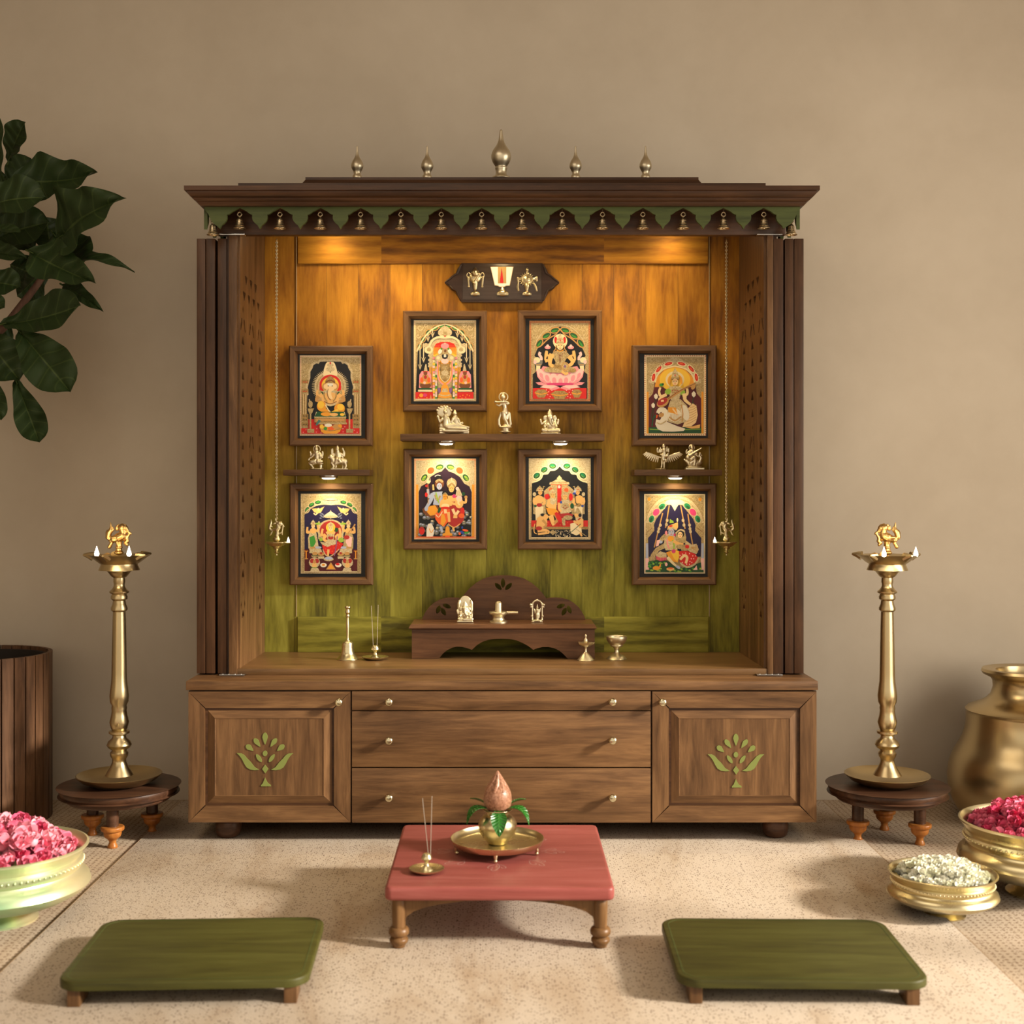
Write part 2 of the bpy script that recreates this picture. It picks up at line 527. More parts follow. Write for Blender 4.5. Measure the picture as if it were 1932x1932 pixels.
def door(side):
    # left door in pixels 355..662, mirrored for the right one (1229..1541)
    x0, x1 = (WX(355, 0), WX(662, 0)) if side < 0 else (WX(1230, 0), WX(1541, 0))
    z0, z1 = WZ(1552, 0), WZ(1304, 0)
    d = obj('door', box(nb(), (x0, 0.004, z0), (x1, 0.016, z1)), M_DKX, CAB)
    fw = 0.0485
    g = 0.0007
    b = nb()
    # four mitred rails with hairline joints
    for mi, loop in ((0, [(x0, z1), (x1, z1), (x1 - fw, z1 - fw), (x0 + fw, z1 - fw)]),
                     (0, [(x0, z0), (x0 + fw, z0 + fw), (x1 - fw, z0 + fw), (x1, z0)]),
                     (1, [(x0, z0), (x0, z1), (x0 + fw, z1 - fw), (x0 + fw, z0 + fw)]),
                     (1, [(x1, z0), (x1 - fw, z0 + fw), (x1 - fw, z1 - fw), (x1, z1)])):
        cx = sum(p[0] for p in loop) / 4; cz = sum(p[1] for p in loop) / 4
        lp = []
        for px, pz in loop:
            lp.append((px + (g * 1.6 if px < cx else -g * 1.6), pz + (g * 1.6 if pz < cz else -g * 1.6)))
        prism(b, [lp], -0.002, 0.010, mi)
    obj('door_frame', fixn(b), [M_WX, M_WZ], d)
    # raised panel
    xi0, xi1, zi0, zi1 = x0 + fw + g, x1 - fw - g, z0 + fw + g, z1 - fw - g
    bw = 0.0275
    b = nb()
    o_ = [(xi0, zi0), (xi1, zi0), (xi1, zi1), (xi0, zi1)]
    i_ = [(xi0 + bw, zi0 + bw), (xi1 - bw, zi0 + bw), (xi1 - bw, zi1 - bw), (xi0 + bw, zi1 - bw)]
    vo = [b.verts.new((x, 0.006, z)) for x, z in o_]
    vm = [b.verts.new((x, -0.0035, z)) for x, z in i_]
    vi = [b.verts.new((x + (0.0012 if x < (xi0 + xi1) / 2 else -0.0012), -0.0022, z + (0.0012 if z < (zi0 + zi1) / 2 else -0.0012))) for x, z in i_]
    for k in range(4):
        k2 = (k + 1) % 4
        f = b.faces.new((vo[k], vo[k2], vm[k2], vm[k])); f.material_index = 0 if k in (0, 2) else 1
        f = b.faces.new((vm[k], vm[k2], vi[k2], vi[k])); f.material_index = 0
    f = b.faces.new(vi); f.material_index = 1
    obj('door_panel', fixn(b), [M_WX, M_WZ], d, 20)
    # inlaid plant motif
    mx = WX(500.5, 0) if side < 0 else WX(1388, 0)
    my = 0.0 if side < 0 else 2.2 * 0.0015
    b = nb()
    def Z(py): return WZ(py, 0) - my
    k = S_(0)
    shapes = []
    # zoom coordinates (745 = axis), scale .2174 px
    def q(zx, zy): return (mx + (zx - 745) * 0.2174 * k, Z(1260 + zy * 0.2174))
    drops = [(745, 612, 105, 50, -90), (677, 647, 90, 46, -54), (818, 647, 90, 46, -126), (612, 693, 80, 50, -40), (880, 693, 80, 50, -140)]
    for cx, cy, L, W, a in drops:
        c = q(cx, cy)
        shapes.append(petal(c[0], c[1], L * 0.2174 * k, W * 0.2174 * k * 1.15, math.radians(a), 'drop'))
    for cx, cy, L, W, a in ((692, 782, 82, 34, -55), (803, 782, 82, 34, 55)):
        c = q(cx, cy)
        shapes.append(petal(c[0], c[1], L * 0.2174 * k, W * 0.2174 * k, math.radians(a), 'leaf'))
    c = q(745, 741)
    shapes.append([(c[0] + 20 * .2174 * k * math.cos(t * PI / 8), c[1] + 24 * .2174 * k * math.sin(t * PI / 8)) for t in range(16)])
    shapes.append([q(*p) for p in ((745, 838), (774, 876), (747, 914), (720, 876))])
    shapes.append([q(*p) for p in ((744, 950), (756, 975), (772, 1000), (795, 1016), (795, 1026), (710, 1026), (710, 1016), (725, 1000), (736, 975))])
    lf = [(500, 738), (540, 740), (565, 755), (590, 785), (620, 815), (655, 860), (693, 882), (655, 886), (615, 880), (585, 862), (565, 830), (545, 790), (525, 762)]
    shapes.append([q(*p) for p in lf])
    shapes.append([q(1490 - x, y) for x, y in lf][::-1])
    for s in shapes:
        prism(b, [s], -0.0040, 0.0)
    obj('inlay_motif', fixn(b), M_MOTIF, d)
    kx = WX(641, 0) if side < 0 else WX(1248.5, 0)
    knob(kx, WZ(1323, 0), d, -0.002)
door(-1); door(1)
for py0, py1, kz in ((1304, 1340, 1322.5), (1342, 1447, 1395), (1449.5, 1552, 1502.5)):
    x0, x1 = WX(664, 0), WX(1227.5, 0)
    d = obj('drawer', box(nb(), (x0, -0.001, WZ(py1, 0)), (x1, 0.0155, WZ(py0, 0)), 0.0012), M_WX, CAB)
    for kx in (735, 1155):
        knob(WX(kx, 0), WZ(kz, 0), d, -0.001)
FOOT = smooth_prof([(0.0, 0), (0.024, 0.0), (0.033, 0.008), (0.0375, 0.026), (0.036, 0.044), (0.031, 0.055), (0.031, 0.0585), (0.0, 0.0585)], 4)
for x, y in ((-0.79, 0.075), (0.79, 0.075), (-0.79, 0.47), (0.79, 0.47)):
    obj('foot', lathe(nb(), [(max(r, 0), z) for r, z in FOOT], (x, y, RUGZ), 32), M_STOOL, CAB, 60)

# upper part
YF, YB = 0.12, 0.525
XS = 0.768
ZI = 0.484
ZCEIL = WZ(443, 0.125)
ZIN = 1.855       # the interior runs up behind the fascia
bm = nb(); box(bm, (-0.775, YF, ZT), (0.775, 0.53, ZI), 0.002); obj('interior_floor', bm, M_FLOORB, CAB)
bm = nb(); box(bm, (-0.80, YB, ZT), (0.80, 0.538, 1.86)); obj('back_panel', bm, M_BACK, CAB)
bm = nb(); box(bm, (-0.80, 0.15, ZIN), (0.80, 0.53, ZIN + 0.008)); obj('interior_ceiling', bm, M_WX, CAB)
# back rails standing proud of the planks
xr0, xr1 = WX(562, YB - 0.008), WX(1336, YB - 0.008)
bm = nb(); box(bm, (xr0, YB - 0.006, WZ(498, YB)), (xr1, YB + 0.001, ZIN), 0.001)
obj('top_rail', bm, M_BACKH, CAB)
bm = nb(); box(bm, (xr0, YB - 0.012, ZI), (xr1, YB + 0.001, WZ(1164, YB - 0.012)), 0.0015)
obj('bottom_rail', bm, M_BACKH, CAB)
M_BEAD = plain('bead_strip', (0.50, 0.38, 0.22), 0.3)
for x in (WX(559.5, YB), WX(1338, YB)):
    obj('edge_bead', box(nb(), (x - 0.0009, YB - 0.0035, WZ(1163, YB)), (x + 0.0009, YB + 0.001, ZIN)), M_BEAD, CAB)

# pierced side panels
def small(kind, y, z, s=1.0, flip=1):
    if kind == 'up':     # spade shape, point up or down
        q = [(0, 0.0125), (0.008, 0.004), (0.016, -0.006), (0.013, -0.0095), (0.003, -0.0085), (0.0, -0.0105), (-0.003, -0.0085), (-0.013, -0.0095), (-0.016, -0.006), (-0.008, 0.004)]
        return [(y + a * s, z + c * s * flip) for a, c in q]
    if kind == 'slit':
        return [(y, z + 0.010 * s), (y + 0.0055 * s, z), (y, z - 0.010 * s), (y - 0.0055 * s, z)]
    if kind == 'lean':
        return [(y + a * flip, z + c) for a, c in ((0.014, -0.016), (0.0, 0.015), (-0.011, 0.017), (-0.012, 0.006), (0.003, -0.013))]
def side_holes():
    return [[(sum(p[0] for p in h) / len(h) + (x - sum(p[0] for p in h) / len(h)) * 1.15, sum(p[1] for p in h) / len(h) + (z - sum(p[1] for p in h) / len(h)) * 1.22) for x, z in h] for h in side_hole_list()]
def side_hole_list():
    hs = []
    for y in (0.223, 0.297, 0.371): hs.append(small('up', y, 1.637, 1.05, -1))
    for y in (0.193, 0.266, 0.340, 0.413): hs.append(small('up', y, 1.586, 1.05, -1))
    for ci, y in enumerate((0.175, 0.305, 0.440)):
        hs.append(small('slit', y, 1.542))
        hs.append(small('lean', y - 0.024, 1.495, 1, -1)); hs.append(small('lean', y + 0.024, 1.495, 1, 1))
        if ci == 1:
            zs = [1.448 - 0.052 * k for k in range(5)]
            zs2 = [1.100 - 0.050 * k for k in range(4)]
            for z in zs + zs2: hs.append(small('up', y, z))
            hs.append(small('slit', y, 1.196)); hs.append(small('slit', y, 0.912))
            hs.append(small('lean', y - 0.022, 1.152, 1, -1)); hs.append(small('lean', y + 0.022, 1.152, 1, 1))
            zc = 0.872
        else:
            for k in range(12): hs.append(small('up', y, 1.448 - 0.052 * k))
            hs.append(small('lean', y - 0.022, 0.805, 1, -1)); hs.append(small('lean', y + 0.022, 0.805, 1, 1))
            hs.append(small('up', y, 0.757)); hs.append(small('slit', y, 0.700))
            zc = 0.660
        hs.append(small('up', y, zc - 0.022, 0.9))
        hs.append(small('slit', y - 0.026, zc + 0.006, 1.1)); hs.append(small('slit', y + 0.026, zc + 0.006, 1.1))
    return hs
for sx in (-1, 1):
    b = nb()
    prism(b, [[(YF + 0.012, ZI), (YB, ZI), (YB, ZIN), (0.15, ZIN), (0.15, ZCEIL), (YF + 0.012, ZCEIL)]] + side_holes(), sx * XS, sx * (XS + 0.012), axis='X')
    obj('pierced_side_panel', fixn(b), M_WZ, CAB)
    obj('outer_side', box(nb(), (min(sx * 0.795, sx * 0.806), YF + 0.012, ZT), (max(sx * 0.795, sx * 0.806), 0.535, 1.85)), M_DKZ, CAB)
    xa, xb = (WX(432, YF), WX(447.5, YF)) if sx < 0 else (WX(1447.5, YF), WX(1459, YF))
    obj('side_post', box(nb(), (xa, YF - 0.002, ZT), (xb, YF + 0.03, ZCEIL), 0.0015), M_WZ, CAB)
    # bi-fold doors stacked open beside the interior
    leaves = ((371, 387.3), (388.6, 405.5), (410.5, 427.5)) if sx < 0 else ((1498.6, 1516.5), (1481, 1497.4), (1459.5, 1478))
    fd = None
    for i, (pa, pb) in enumerate(leaves):
        lo = (WX(pa, 0.125), 0.125, ZT + 0.004); hi = (WX(pb, 0.125), 0.50, WZ(450, 0.125))
        if i == 0:
            fd = obj('folding_door', box(nb(), lo, hi, 0.0018), M_DKZ, CAB)
        else:
            obj('door_leaf', box(nb(), lo, hi, 0.0018), M_DKZ, fd)
    for zc in (ZT + 0.0035, ZCEIL - 0.0035):
        b = nb()
        x0, x1 = (WX(415, 0.11), WX(463, 0.11)) if sx < 0 else (WX(1427, 0.11), WX(1475, 0.11))
        box(b, (x0, 0.098, zc - 0.0018), (x1, 0.128, zc + 0.0012), 0.0005)
        for k in range(4):
            lathe(b, [(0, 0), (0.0035, 0), (0.0035, 0.003), (0.0, 0.0038)], (x0 + 0.008 + k * 0.018, 0.106, zc - 0.001), 12)
        obj('hinge', fixn(b), M_STEEL, CAB)

# fascia and crown
bm = nb(); box(bm, (WX(409, 0.125), 0.125, ZCEIL), (WX(1482.5, 0.125), 0.15, 1.835), 0.0012); obj('fascia', bm, M_DKX, CAB)
def crown(bm, rings, yb, closed=True):
    """rings: (half width, front y, z) bottom to top, mitred corners"""
    R = [[bm.verts.new(p) for p in ((-h, yf, z), (h, yf, z), (h, yb, z), (-h, yb, z))] for h, yf, z in rings]
    for a, b in zip(R, R[1:]):
        for k in range(4):
            bm.faces.new((a[k], a[(k + 1) % 4], b[(k + 1) % 4], b[k]))
    if closed: bm.faces.new(R[0][::-1])
    bm.faces.new(R[-1])
    return fixn(bm)
pr = [(0.8625, 1.8190), (0.8660, 1.8225), (0.8685, 1.8260), (0.8695, 1.8285), (0.8745, 1.8305), (0.8790, 1.8345), (0.8800, 1.8375), (0.8840, 1.8390), (0.8890, 1.8440), (0.8925, 1.8505), (0.8930, 1.8535), (0.9000, 1.8550), (0.9000, 1.8675)]
bm = nb(); crown(bm, [(h, 0.90 - h, z) for h, z in pr], 0.535, False); obj('cornice', bm, M_DKX, CAB, 30)
bm = nb(); crown(bm, [(0.767, 0.10, 1.8675), (0.767, 0.10, 1.8990), (0.760, 0.107, 1.9000)], 0.50); obj('crown_step', bm, M_DKX, CAB, 30)
bm = nb(); crown(bm, [(0.598, 0.16, 1.90), (0.598, 0.16, 1.9075), (0.592, 0.166, 1.9095), (0.590, 0.168, 1.9165), (0.586, 0.172, 1.922), (0.583, 0.175, 1.927), (0.583, 0.175, 1.9345)], 0.46); obj('pediment', bm, M_DKX, CAB, 30)
bm = nb(); box(bm, (-0.862, 0.039, 1.819), (0.862, 0.126, 1.823)); obj('soffit', bm, M_DKX, CAB)
# finials
fp = smooth_prof([(0.0, 0), (0.0145, 0.0), (0.0135, 0.010), (0.011, 0.014), (0.0118, 0.022), (0.0178, 0.034), (0.0188, 0.043), (0.0145, 0.056), (0.0075, 0.068), (0.0042, 0.080), (0.0028, 0.094), (0.0022, 0.102), (0.0, 0.1035)], 4)
fp = [(max(r, 0), z) for r, z in fp]
ft = 1.9345
for px_, y0_, sc_ in ((674, 0.195, 0.945), (806, 0.195, 0.945), (1086, 0.195, 0.945), (1218, 0.195, 0.945), (945.5, 0.20, 1.0)):
    if sc_ < 1:
        pr_ = [(r * 0.97, z * sc_) for r, z in fp]
    else:
        big = smooth_prof([(0.0, 0), (0.0255, 0.0), (0.0262, 0.006), (0.0180, 0.012), (0.0160, 0.022), (0.0185, 0.033), (0.0172, 0.037), (0.0260, 0.052), (0.0298, 0.068), (0.0255, 0.084), (0.0150, 0.100), (0.0085, 0.114), (0.0052, 0.134), (0.0035, 0.146), (0.0, 0.1485)], 4)
        pr_ = [(max(r, 0), z) for r, z in big]
    obj('finial', lathe(nb(), pr_, (WX(px_, y0_), y0_, ft), 32), M_FIN, CAB, 60)

# scalloped valance
YV = 0.055
PER = (1441 - 452) / 13.0
half = [(0, 392), (13, 398.5), (20, 404), (24, 405), (23.5, 411), (25, 416), (29, 421), (34, 425), (37.5, 431.5)]
def val_px():
    pts = []
    x0, x1 = 384, 1511
    pts.append((x0, 386))
    pts.append((x0 + 2, 395)); pts.append((393, 404)); pts.append((396, 412)); pts.append((402, 421)); pts.append((409, 426))
    for i in range(14):
        c = 452 + PER * i
        for dx, y in half[::-1]: pts.append((c - dx, y))
        for dx, y in half[1:]: pts.append((c + dx, y))
    pts += [(1486, 426), (1494, 421), (1500, 412), (1503, 404), (1509, 395), (1511, 386)]
    out = []
    for p in pts:
        if not out or abs(p[0] - out[-1][0]) + abs(p[1] - out[-1][1]) > 0.3: out.append(p)
    return out
b = nb()
prism(b, [[(WX(x, YV), WZ(y, YV)) for x, y in val_px()]], YV, YV + 0.010)
obj('valance', fixn(b), M_VAL, CAB)
for sx in (-1, 1):
    b = nb()
    pts = [(0.066, 1.8235)]
    k = S_(YV)
    c0 = 0.066 + 38 * k
    for i in range(4):
        c = c0 + i * PER * k
        for dx, y in half[::-1]: pts.append((c - dx * k, CAMZ - (y - CY) * k))
        for dx, y in half[1:]: pts.append((c + dx * k, CAMZ - (y - CY) * k))
    pts.append((pts[-1][0] + 0.002, 1.8235))
    o_ = []
    for p in pts:
        if not o_ or abs(p[0] - o_[-1][0]) + abs(p[1] - o_[-1][1]) > 0.0004: o_.append(p)
    prism(b, [o_], sx * 0.8585, sx * 0.8485, axis='X')
    obj('side_valance', fixn(b), M_VAL, CAB)

# shelves with puck lights
def shelf(x0, x1, ytop, ybot, pucks):
    yf = 0.42
    o = obj('shelf', box(nb(), (WX(x0, yf), yf, WZ(ybot, yf)), (WX(x1, yf), YB, WZ(ytop, yf)), 0.0015), M_WX, CAB)
    zb = WZ(ybot, yf)
    for pxx in pucks:
        yc = 0.462
        x = WX(pxx, yc)
        b = nb()
        lathe(b, [(0.0, 0.0), (0.030, 0.0), (0.030, -0.004), (0.027, -0.0075), (0.022, -0.0080), (0.022, -0.0070)][::-1], (x, yc, zb), 32, 0)
        lathe(b, [(0.0, -0.0120), (0.010, -0.0118), (0.018, -0.0105), (0.022, -0.0075)], (x, yc, zb), 32, 1)
        obj('puck_light', fixn(b), [M_STEEL, M_LENS], o, 50)
        light('puck_glow', 'SPOT', (x, yc - 0.01, zb - 0.016), 2.1, (1.0, 0.80, 0.46), aim=(x, yc + 0.035, zb - 0.3), spot_size=math.radians(150), spot_blend=0.9, shadow_soft_size=0.018)
    return o
shelf(755, 1140.5, 818.5, 831.5, (842, 1057.5))
shelf(534, 697.5, 886, 897, (620,))
shelf(1197, 1362.5, 886, 897, (1274,))
# recessed downlights in the interior ceiling
for pxx, e, yy in ((735, 2.5, 0.31), (1168, 2.5, 0.31), (625, 0.35, 0.45), (1270, 0.35, 0.45), (948, 0.9, 0.34)):
    x = WX(pxx, yy)
    b = nb()
    lathe(b, [(0.0, 0.002), (0.024, 0.002), (0.024, -0.003), (0.030, -0.005), (0.032, 0.0), (0.032, 0.004)], (x, yy, ZIN - 0.002), 28)
    obj('downlight', fixn(b), M_LENS, CAB, 50)
    light('downlight_glow', 'SPOT', (x, yy, ZIN - 0.012), e * 3.8, (1.0, 0.74, 0.36), aim=(x, yy + 0.10, ZCEIL - 0.5), spot_size=math.radians(135), spot_blend=0.9, shadow_soft_size=0.03)

# ---------------------------------------------------------------- bells under the cornice
ORD = ['first', 'second', 'third', 'fourth', 'fifth', 'sixth', 'seventh', 'eighth', 'ninth', 'tenth', 'eleventh', 'twelfth', 'thirteenth', 'fourteenth']
def make_bell():
    """origin at the hook top"""
    t = thing('hanging_bell', (0, 0, 0), 'x', 'bell', 'brass bells under the green valance')
    k = 0.00153
    b = nb(); tube(b, [(0, 0, 0), (0, 0, -9 * k)], 0.0007, 6); obj('hook_wire', b, M_BELL, t)
    b = nb()
    R = 3.9 * k
    pts = [(R * math.cos(a * PI / 8), 0, -12.8 * k + R * math.sin(a * PI / 8)) for a in range(17)]
    tube(b, pts, 0.0021, 8, cap=False); obj('ring', b, M_BELL, t, 180)
    pr_ = [(11.4, -40), (11.6, -39.2), (10.0, -37.6), (7.6, -33), (6.4, -28), (5.9, -24), (5.0, -21.5), (3.0, -19.8), (1.8, -19.0), (1.8, -17), (0, -16.6)]
    pr_ = smooth_prof(pr_, 3)
    b = nb(); lathe(b, [(max(r, 0) * k, z * k) for r, z in pr_], (0, 0, 0), 28)
    lathe(b, [(0, -19.8 * k), (4.2 * k, -23 * k), (5.2 * k, -28 * k), (6.6 * k, -33 * k), (9.4 * k, -38.2 * k), (11.4 * k, -40 * k)], (0, 0, 0), 28)
    for z in (-25, -30.5, -35.5):
        rr = {-25: 6.15, -30.5: 6.95, -35.5: 8.9}[z]
        pts = [(rr * k * math.cos(a * PI / 12), rr * k * math.sin(a * PI / 12), z * k) for a in range(25)]
        tube(b, pts, 0.0006, 5, cap=False)
    obj('bell_cup', b, M_BELL, t, 50)
    b = nb(); bmesh.ops.create_uvsphere(b, u_segments=12, v_segments=8, radius=2.6 * k); bmesh.ops.translate(b, verts=b.verts, vec=(0, 0, -39 * k)); obj('clapper', b, M_BELL, t, 180)
    return t
bell0 = make_bell()
for i in range(14):
    loc = P(452 + PER * i, 391.5, 0.092)
    o = bell0 if i == 0 else dup(bell0)
    o.location = loc
    if i < 7:
        o['label'] = 'small brass bell hanging %s from the left end of the cornice front' % ORD[i]
    else:
        o['label'] = 'small brass bell hanging %s from the right end of the cornice front' % ORD[13 - i]
for sx in (-1, 1):
    o = dup(bell0)
    o.location = (sx * 0.838, 0.088, WZ(404, 0.09))
    o['label'] = 'small brass bell hanging round the %s corner of the cornice, behind the side valance' % ('left' if sx < 0 else 'right')
# ---------------------------------------------------------------- altar inside the cabinet
YA0 = 0.347
ALT = thing('altar_bench', (WX(949, YA0), 0.42, ZI), 'small dark wooden altar bench with scalloped arched back on the cabinet floor', 'altar')
ka = S_(YA0)
def ap(px_, py_): return (WX(px_, YA0), WZ(py_, YA0))
def arc(cx, cy, r, a0, a1, n=14):
    return [(cx + r * math.cos(math.radians(a0 + (a1 - a0) * k / n)), cy - r * math.sin(math.radians(a0 + (a1 - a0) * k / n))) for k in range(n + 1)]
# apron with three-lobed cut-out (pixels of the photograph at the apron's distance)
cut = [(828, 1243)] + [(835, 1234), (843, 1227), (853, 1222), (862, 1220), (872, 1220.5), (882, 1223), (890.5, 1226)] + \
      [(900, 1217), (910, 1211), (922, 1207), (935, 1205.3), (948, 1205), (961, 1205.6), (974, 1208), (986, 1213), (997, 1219), (1006, 1226)] + \
      [(1014, 1223), (1024, 1220.6), (1035, 1220.6), (1046, 1223), (1056, 1228), (1064, 1235), (1071, 1243)]
out = [(777, 1243), (777, 1187), (1122, 1187), (1122, 1243)]
loop = [ap(*p) for p in out] + [ap(*p) for p in cut[::-1]]
zfix = ZI + 0.0006
loop = [(x, max(z, zfix)) for x, z in loop]
b = nb(); prism(b, [loop], YA0, YA0 + 0.014); obj('apron', fixn(b), M_ALT, ALT)
xl, xr = WX(777, YA0), WX(1122, YA0)
ztop = 0.592
for a, c in ((xl, xl + 0.014), (xr - 0.014, xr)):
    obj('side_board', box(nb(), (a, YA0 + 0.014, zfix), (c, 0.495, ztop - 0.016), 0.001), M_ALT, ALT)
yt = 0.334
b = nb()
hw0 = 177.5 * S_(yt)
xm = WX(948.5, yt)
R = []
for h, yf, z in ((hw0 - 0.007, yt + 0.007, ztop - 0.0165), (hw0, yt, ztop - 0.013), (hw0, yt, ztop - 0.011), (hw0 - 0.006, yt + 0.006, ztop - 0.001), (hw0 - 0.007, yt + 0.007, ztop)):
    R.append([b.verts.new(p) for p in ((xm - h, yf, z), (xm + h, yf, z), (xm + h, 0.505, z), (xm - h, 0.505, z))])
for A, B in zip(R, R[1:]):
    for k in range(4): b.faces.new((A[k], A[(k + 1) % 4], B[(k + 1) % 4], B[k]))
b.faces.new(R[0][::-1]); b.faces.new(R[-1])
obj('bench_top', fixn(b), M_ALT, ALT, 20)
yb_ = 0.482
def bp(px_, py_): return (WX(px_, yb_), WZ(py_, yb_))
prof = [(797, 1172), (797, 1166), (802, 1156), (809, 1146), (818, 1138), (828, 1132), (840, 1128.5), (852, 1127.5), (864, 1128), (870, 1129.5)]
ctr = [(877, 1120), (886, 1110), (898, 1100), (912, 1092), (928, 1087.3), (945, 1085.6), (955, 1085.6)]
lft = prof + ctr
rgt = [(1901 - x, y) for x, y in lft][::-1]
hol = []
for cx, cy, a, L in ((949, 1100, 90, 20), (940, 1106.5, 135, 19), (959.5, 1106.5, 45, 19),
                     (827, 1150, 68, 18), (843, 1143.5, 160, 18), (836.5, 1154, 118, 18),
                     (1074, 1150, 112, 18), (1058, 1143.5, 20, 18), (1064.5, 1154, 62, 18)):
    c = bp(cx, cy)
    hol.append(petal(c[0], c[1], L * 0.92 * S_(yb_), 8.4 * S_(yb_), math.radians(a), 'leaf', 12))
b = nb()
seq = [bp(*p) for p in lft + rgt[1:]]
seq = [(x, max(z, ztop + 0.0004)) for x, z in seq]
prism(b, [seq] + hol, yb_, yb_ + 0.014)
obj('arched_back', fixn(b), M_ALT, ALT, 20)

# ---------------------------------------------------------------- small cast statues
def cap(bm, p1, r1, p2, r2, n=10):
    p1, p2 = Vector(p1), Vector(p2)
    for p, r in ((p1, r1), (p2, r2)):
        rr = bmesh.ops.create_icosphere(bm, subdivisions=2, radius=r)
        bmesh.ops.translate(bm, verts=rr['verts'], vec=p)
    if (p2 - p1).length > 1e-5:
        tube(bm, [p1, p2], [r1, r2], n)
class Statue:
    def __init__(self, region, Y):
        self.x0, self.y0, w = region
        self.q = w
        self.Y = Y
        self.k = S_(Y) * w
        self.bm = nb()
    def pt(self, zx, zy, d=0.0):
        v = P(self.x0 + zx * self.q, self.y0 + zy * self.q, self.Y)
        v.y += d * self.k
        return v
    def S(self, x, y, r, d=0, sx=1, sy=1, sd=1):
        rr = bmesh.ops.create_icosphere(self.bm, subdivisions=3, radius=r * self.k)
        c = self.pt(x, y, d)
        for v in rr['verts']:
            v.co = Vector((v.co.x * sx, v.co.y * sd, v.co.z * sy)) + c
    def C(self, x1, y1, r1, x2, y2, r2, d1=0, d2=None):
        d2 = d1 if d2 is None else d2
        cap(self.bm, self.pt(x1, y1, d1), r1 * self.k, self.pt(x2, y2, d2), r2 * self.k)
    def CC(self, pts, d=0):
        for a, c in zip(pts, pts[1:]):
            self.C(a[0], a[1], a[2], c[0], c[1], c[2], a[3] if len(a) > 3 else d, c[3] if len(c) > 3 else d)
    def B(self, x0, y0, x1, y1, dep, d=0):
        a, c = self.pt(x0, y1), self.pt(x1, y0)
        box(self.bm, (a.x, a.y + (d - dep / 2) * self.k, a.z), (c.x, a.y + (d + dep / 2) * self.k, c.z), 0.0006)
    def ring(self, cx, cy, rx, ry, r, d=0, a0=0, a1=360, n=24):
        pts = [(cx + rx * math.cos(math.radians(a0 + (a1 - a0) * k / n)), cy - ry * math.sin(math.radians(a0 + (a1 - a0) * k / n)), r) for k in range(n + 1)]
        self.CC(pts, d)
    def mesh(self, voxel):
        fixn(self.bm)
        me = bpy.data.meshes.new('tmp')
        self.bm.to_mesh(me); self.bm.free()
        o = bpy.data.objects.new('tmp', me); C.objects.link(o)
        md = o.modifiers.new('r', 'REMESH'); md.mode = 'VOXEL'; md.voxel_size = voxel; md.use_smooth_shade = True
        sm = o.modifiers.new('s', 'SMOOTH'); sm.factor = 0.4; sm.iterations = 1
        dg = bpy.context.evaluated_depsgraph_get(); dg.update()
        out = bmesh.new(); out.from_mesh(o.evaluated_get(dg).to_mesh())
        bpy.data.objects.remove(o); bpy.data.meshes.remove(me)
        return out
def finish(st, base, zrest, name, label, m=None, voxel=0.0010, part='figure', base_part='pedestal', cat='statuette', group=None):
    """st: figure prims, base: pedestal prims; rest on zrest"""
    m = m or M_IDOL
    bf = st.mesh(voxel)
    bb = base.mesh(voxel) if base is not None else None
    low = min(v.co.z for v in (bb or bf).verts)
    dz = zrest - low + 0.0002
    xs = [v.co.x for v in bf.verts]
    t = thing(name, ((min(xs) + max(xs)) / 2, st.Y, zrest), label, cat, group)
    for x, pn in ((bf, part), (bb, base_part)):
        if x is not None:
            bmesh.ops.translate(x, verts=x.verts, vec=(0, 0, dz))
            obj(pn, x, m, t, 180)
    return t
ZSH = WZ(818.5, 0.42)
ZSS = WZ(886, 0.42)
YSH = 0.455
# middle shelf --------------------------------------------------
R1 = (780, 730, 340 / 1932)
s = Statue(R1, YSH); p = Statue(R1, YSH)
for y, r in ((484, 15), (462, 17), (440, 17)):
    p.C(288, y, r, 585, y - (0 if y > 470 else -6), r * 0.9, 0); p.C(288, y, r, 560, y, r, 34)
p.S(430, 462, 60, 15, 2.6, 0.6, 0.9); p.S(300, 405, 34, 20)
s.CC([(345, 400, 36), (350, 345, 36), (347, 310, 30)]); s.S(343, 258, 25, -10); s.C(343, 238, 17, 343, 215, 10)
s.CC([(360, 415, 30), (440, 405, 26), (480, 410, 22), (590, 424, 12)], -14); s.CC([(380, 430, 22), (560, 440, 14)], -24)
s.CC([(312, 335, 16), (282, 365, 14), (268, 325, 12)], -10); s.S(264, 312, 17, -10)
s.CC([(375, 330, 15), (388, 375, 13), (400, 400, 12)], -16)
s.S(330, 258, 70, 26, 1.17, 0.95, 0.2)
for k in range(7):
    a = math.radians(20 + k * 23.5)
    s.S(330 + 80 * math.cos(a), 262 - 66 * math.sin(a), 13, 20)
s.CC([(460, 400, 38), (455, 350, 34), (450, 318, 28)], 4); s.S(446, 275, 24, 0); s.C(446, 258, 17, 444, 242, 9)
s.CC([(425, 330, 13), (408, 370, 12), (440, 395, 11)], -20); s.CC([(480, 335, 13), (500, 380, 12), (470, 396, 11)], -16); s.S(480, 400, 34, 0); s.S(522, 378, 15, -6)
finish(s, p, ZSH, 'reclining_statuette', 'pale metal statuette of a reclining deity under a serpent hood beside a seated companion')
s = Statue(R1, YSH); p = Statue(R1, YSH)
p.S(985, 488, 30, 0, 2.1, 0.42, 1.3); p.C(985, 475, 42, 985, 452, 46); p.S(985, 440, 34, 0, 2.15, 0.42, 1.5)
s.CC([(985, 285, 36), (982, 235, 24), (975, 200, 30)]); s.S(963, 118, 26, -4); s.C(964, 150, 13, 970, 180, 14); s.C(963, 95, 18, 965, 72, 9)
s.ring(965, 115, 46, 46, 7, 8)
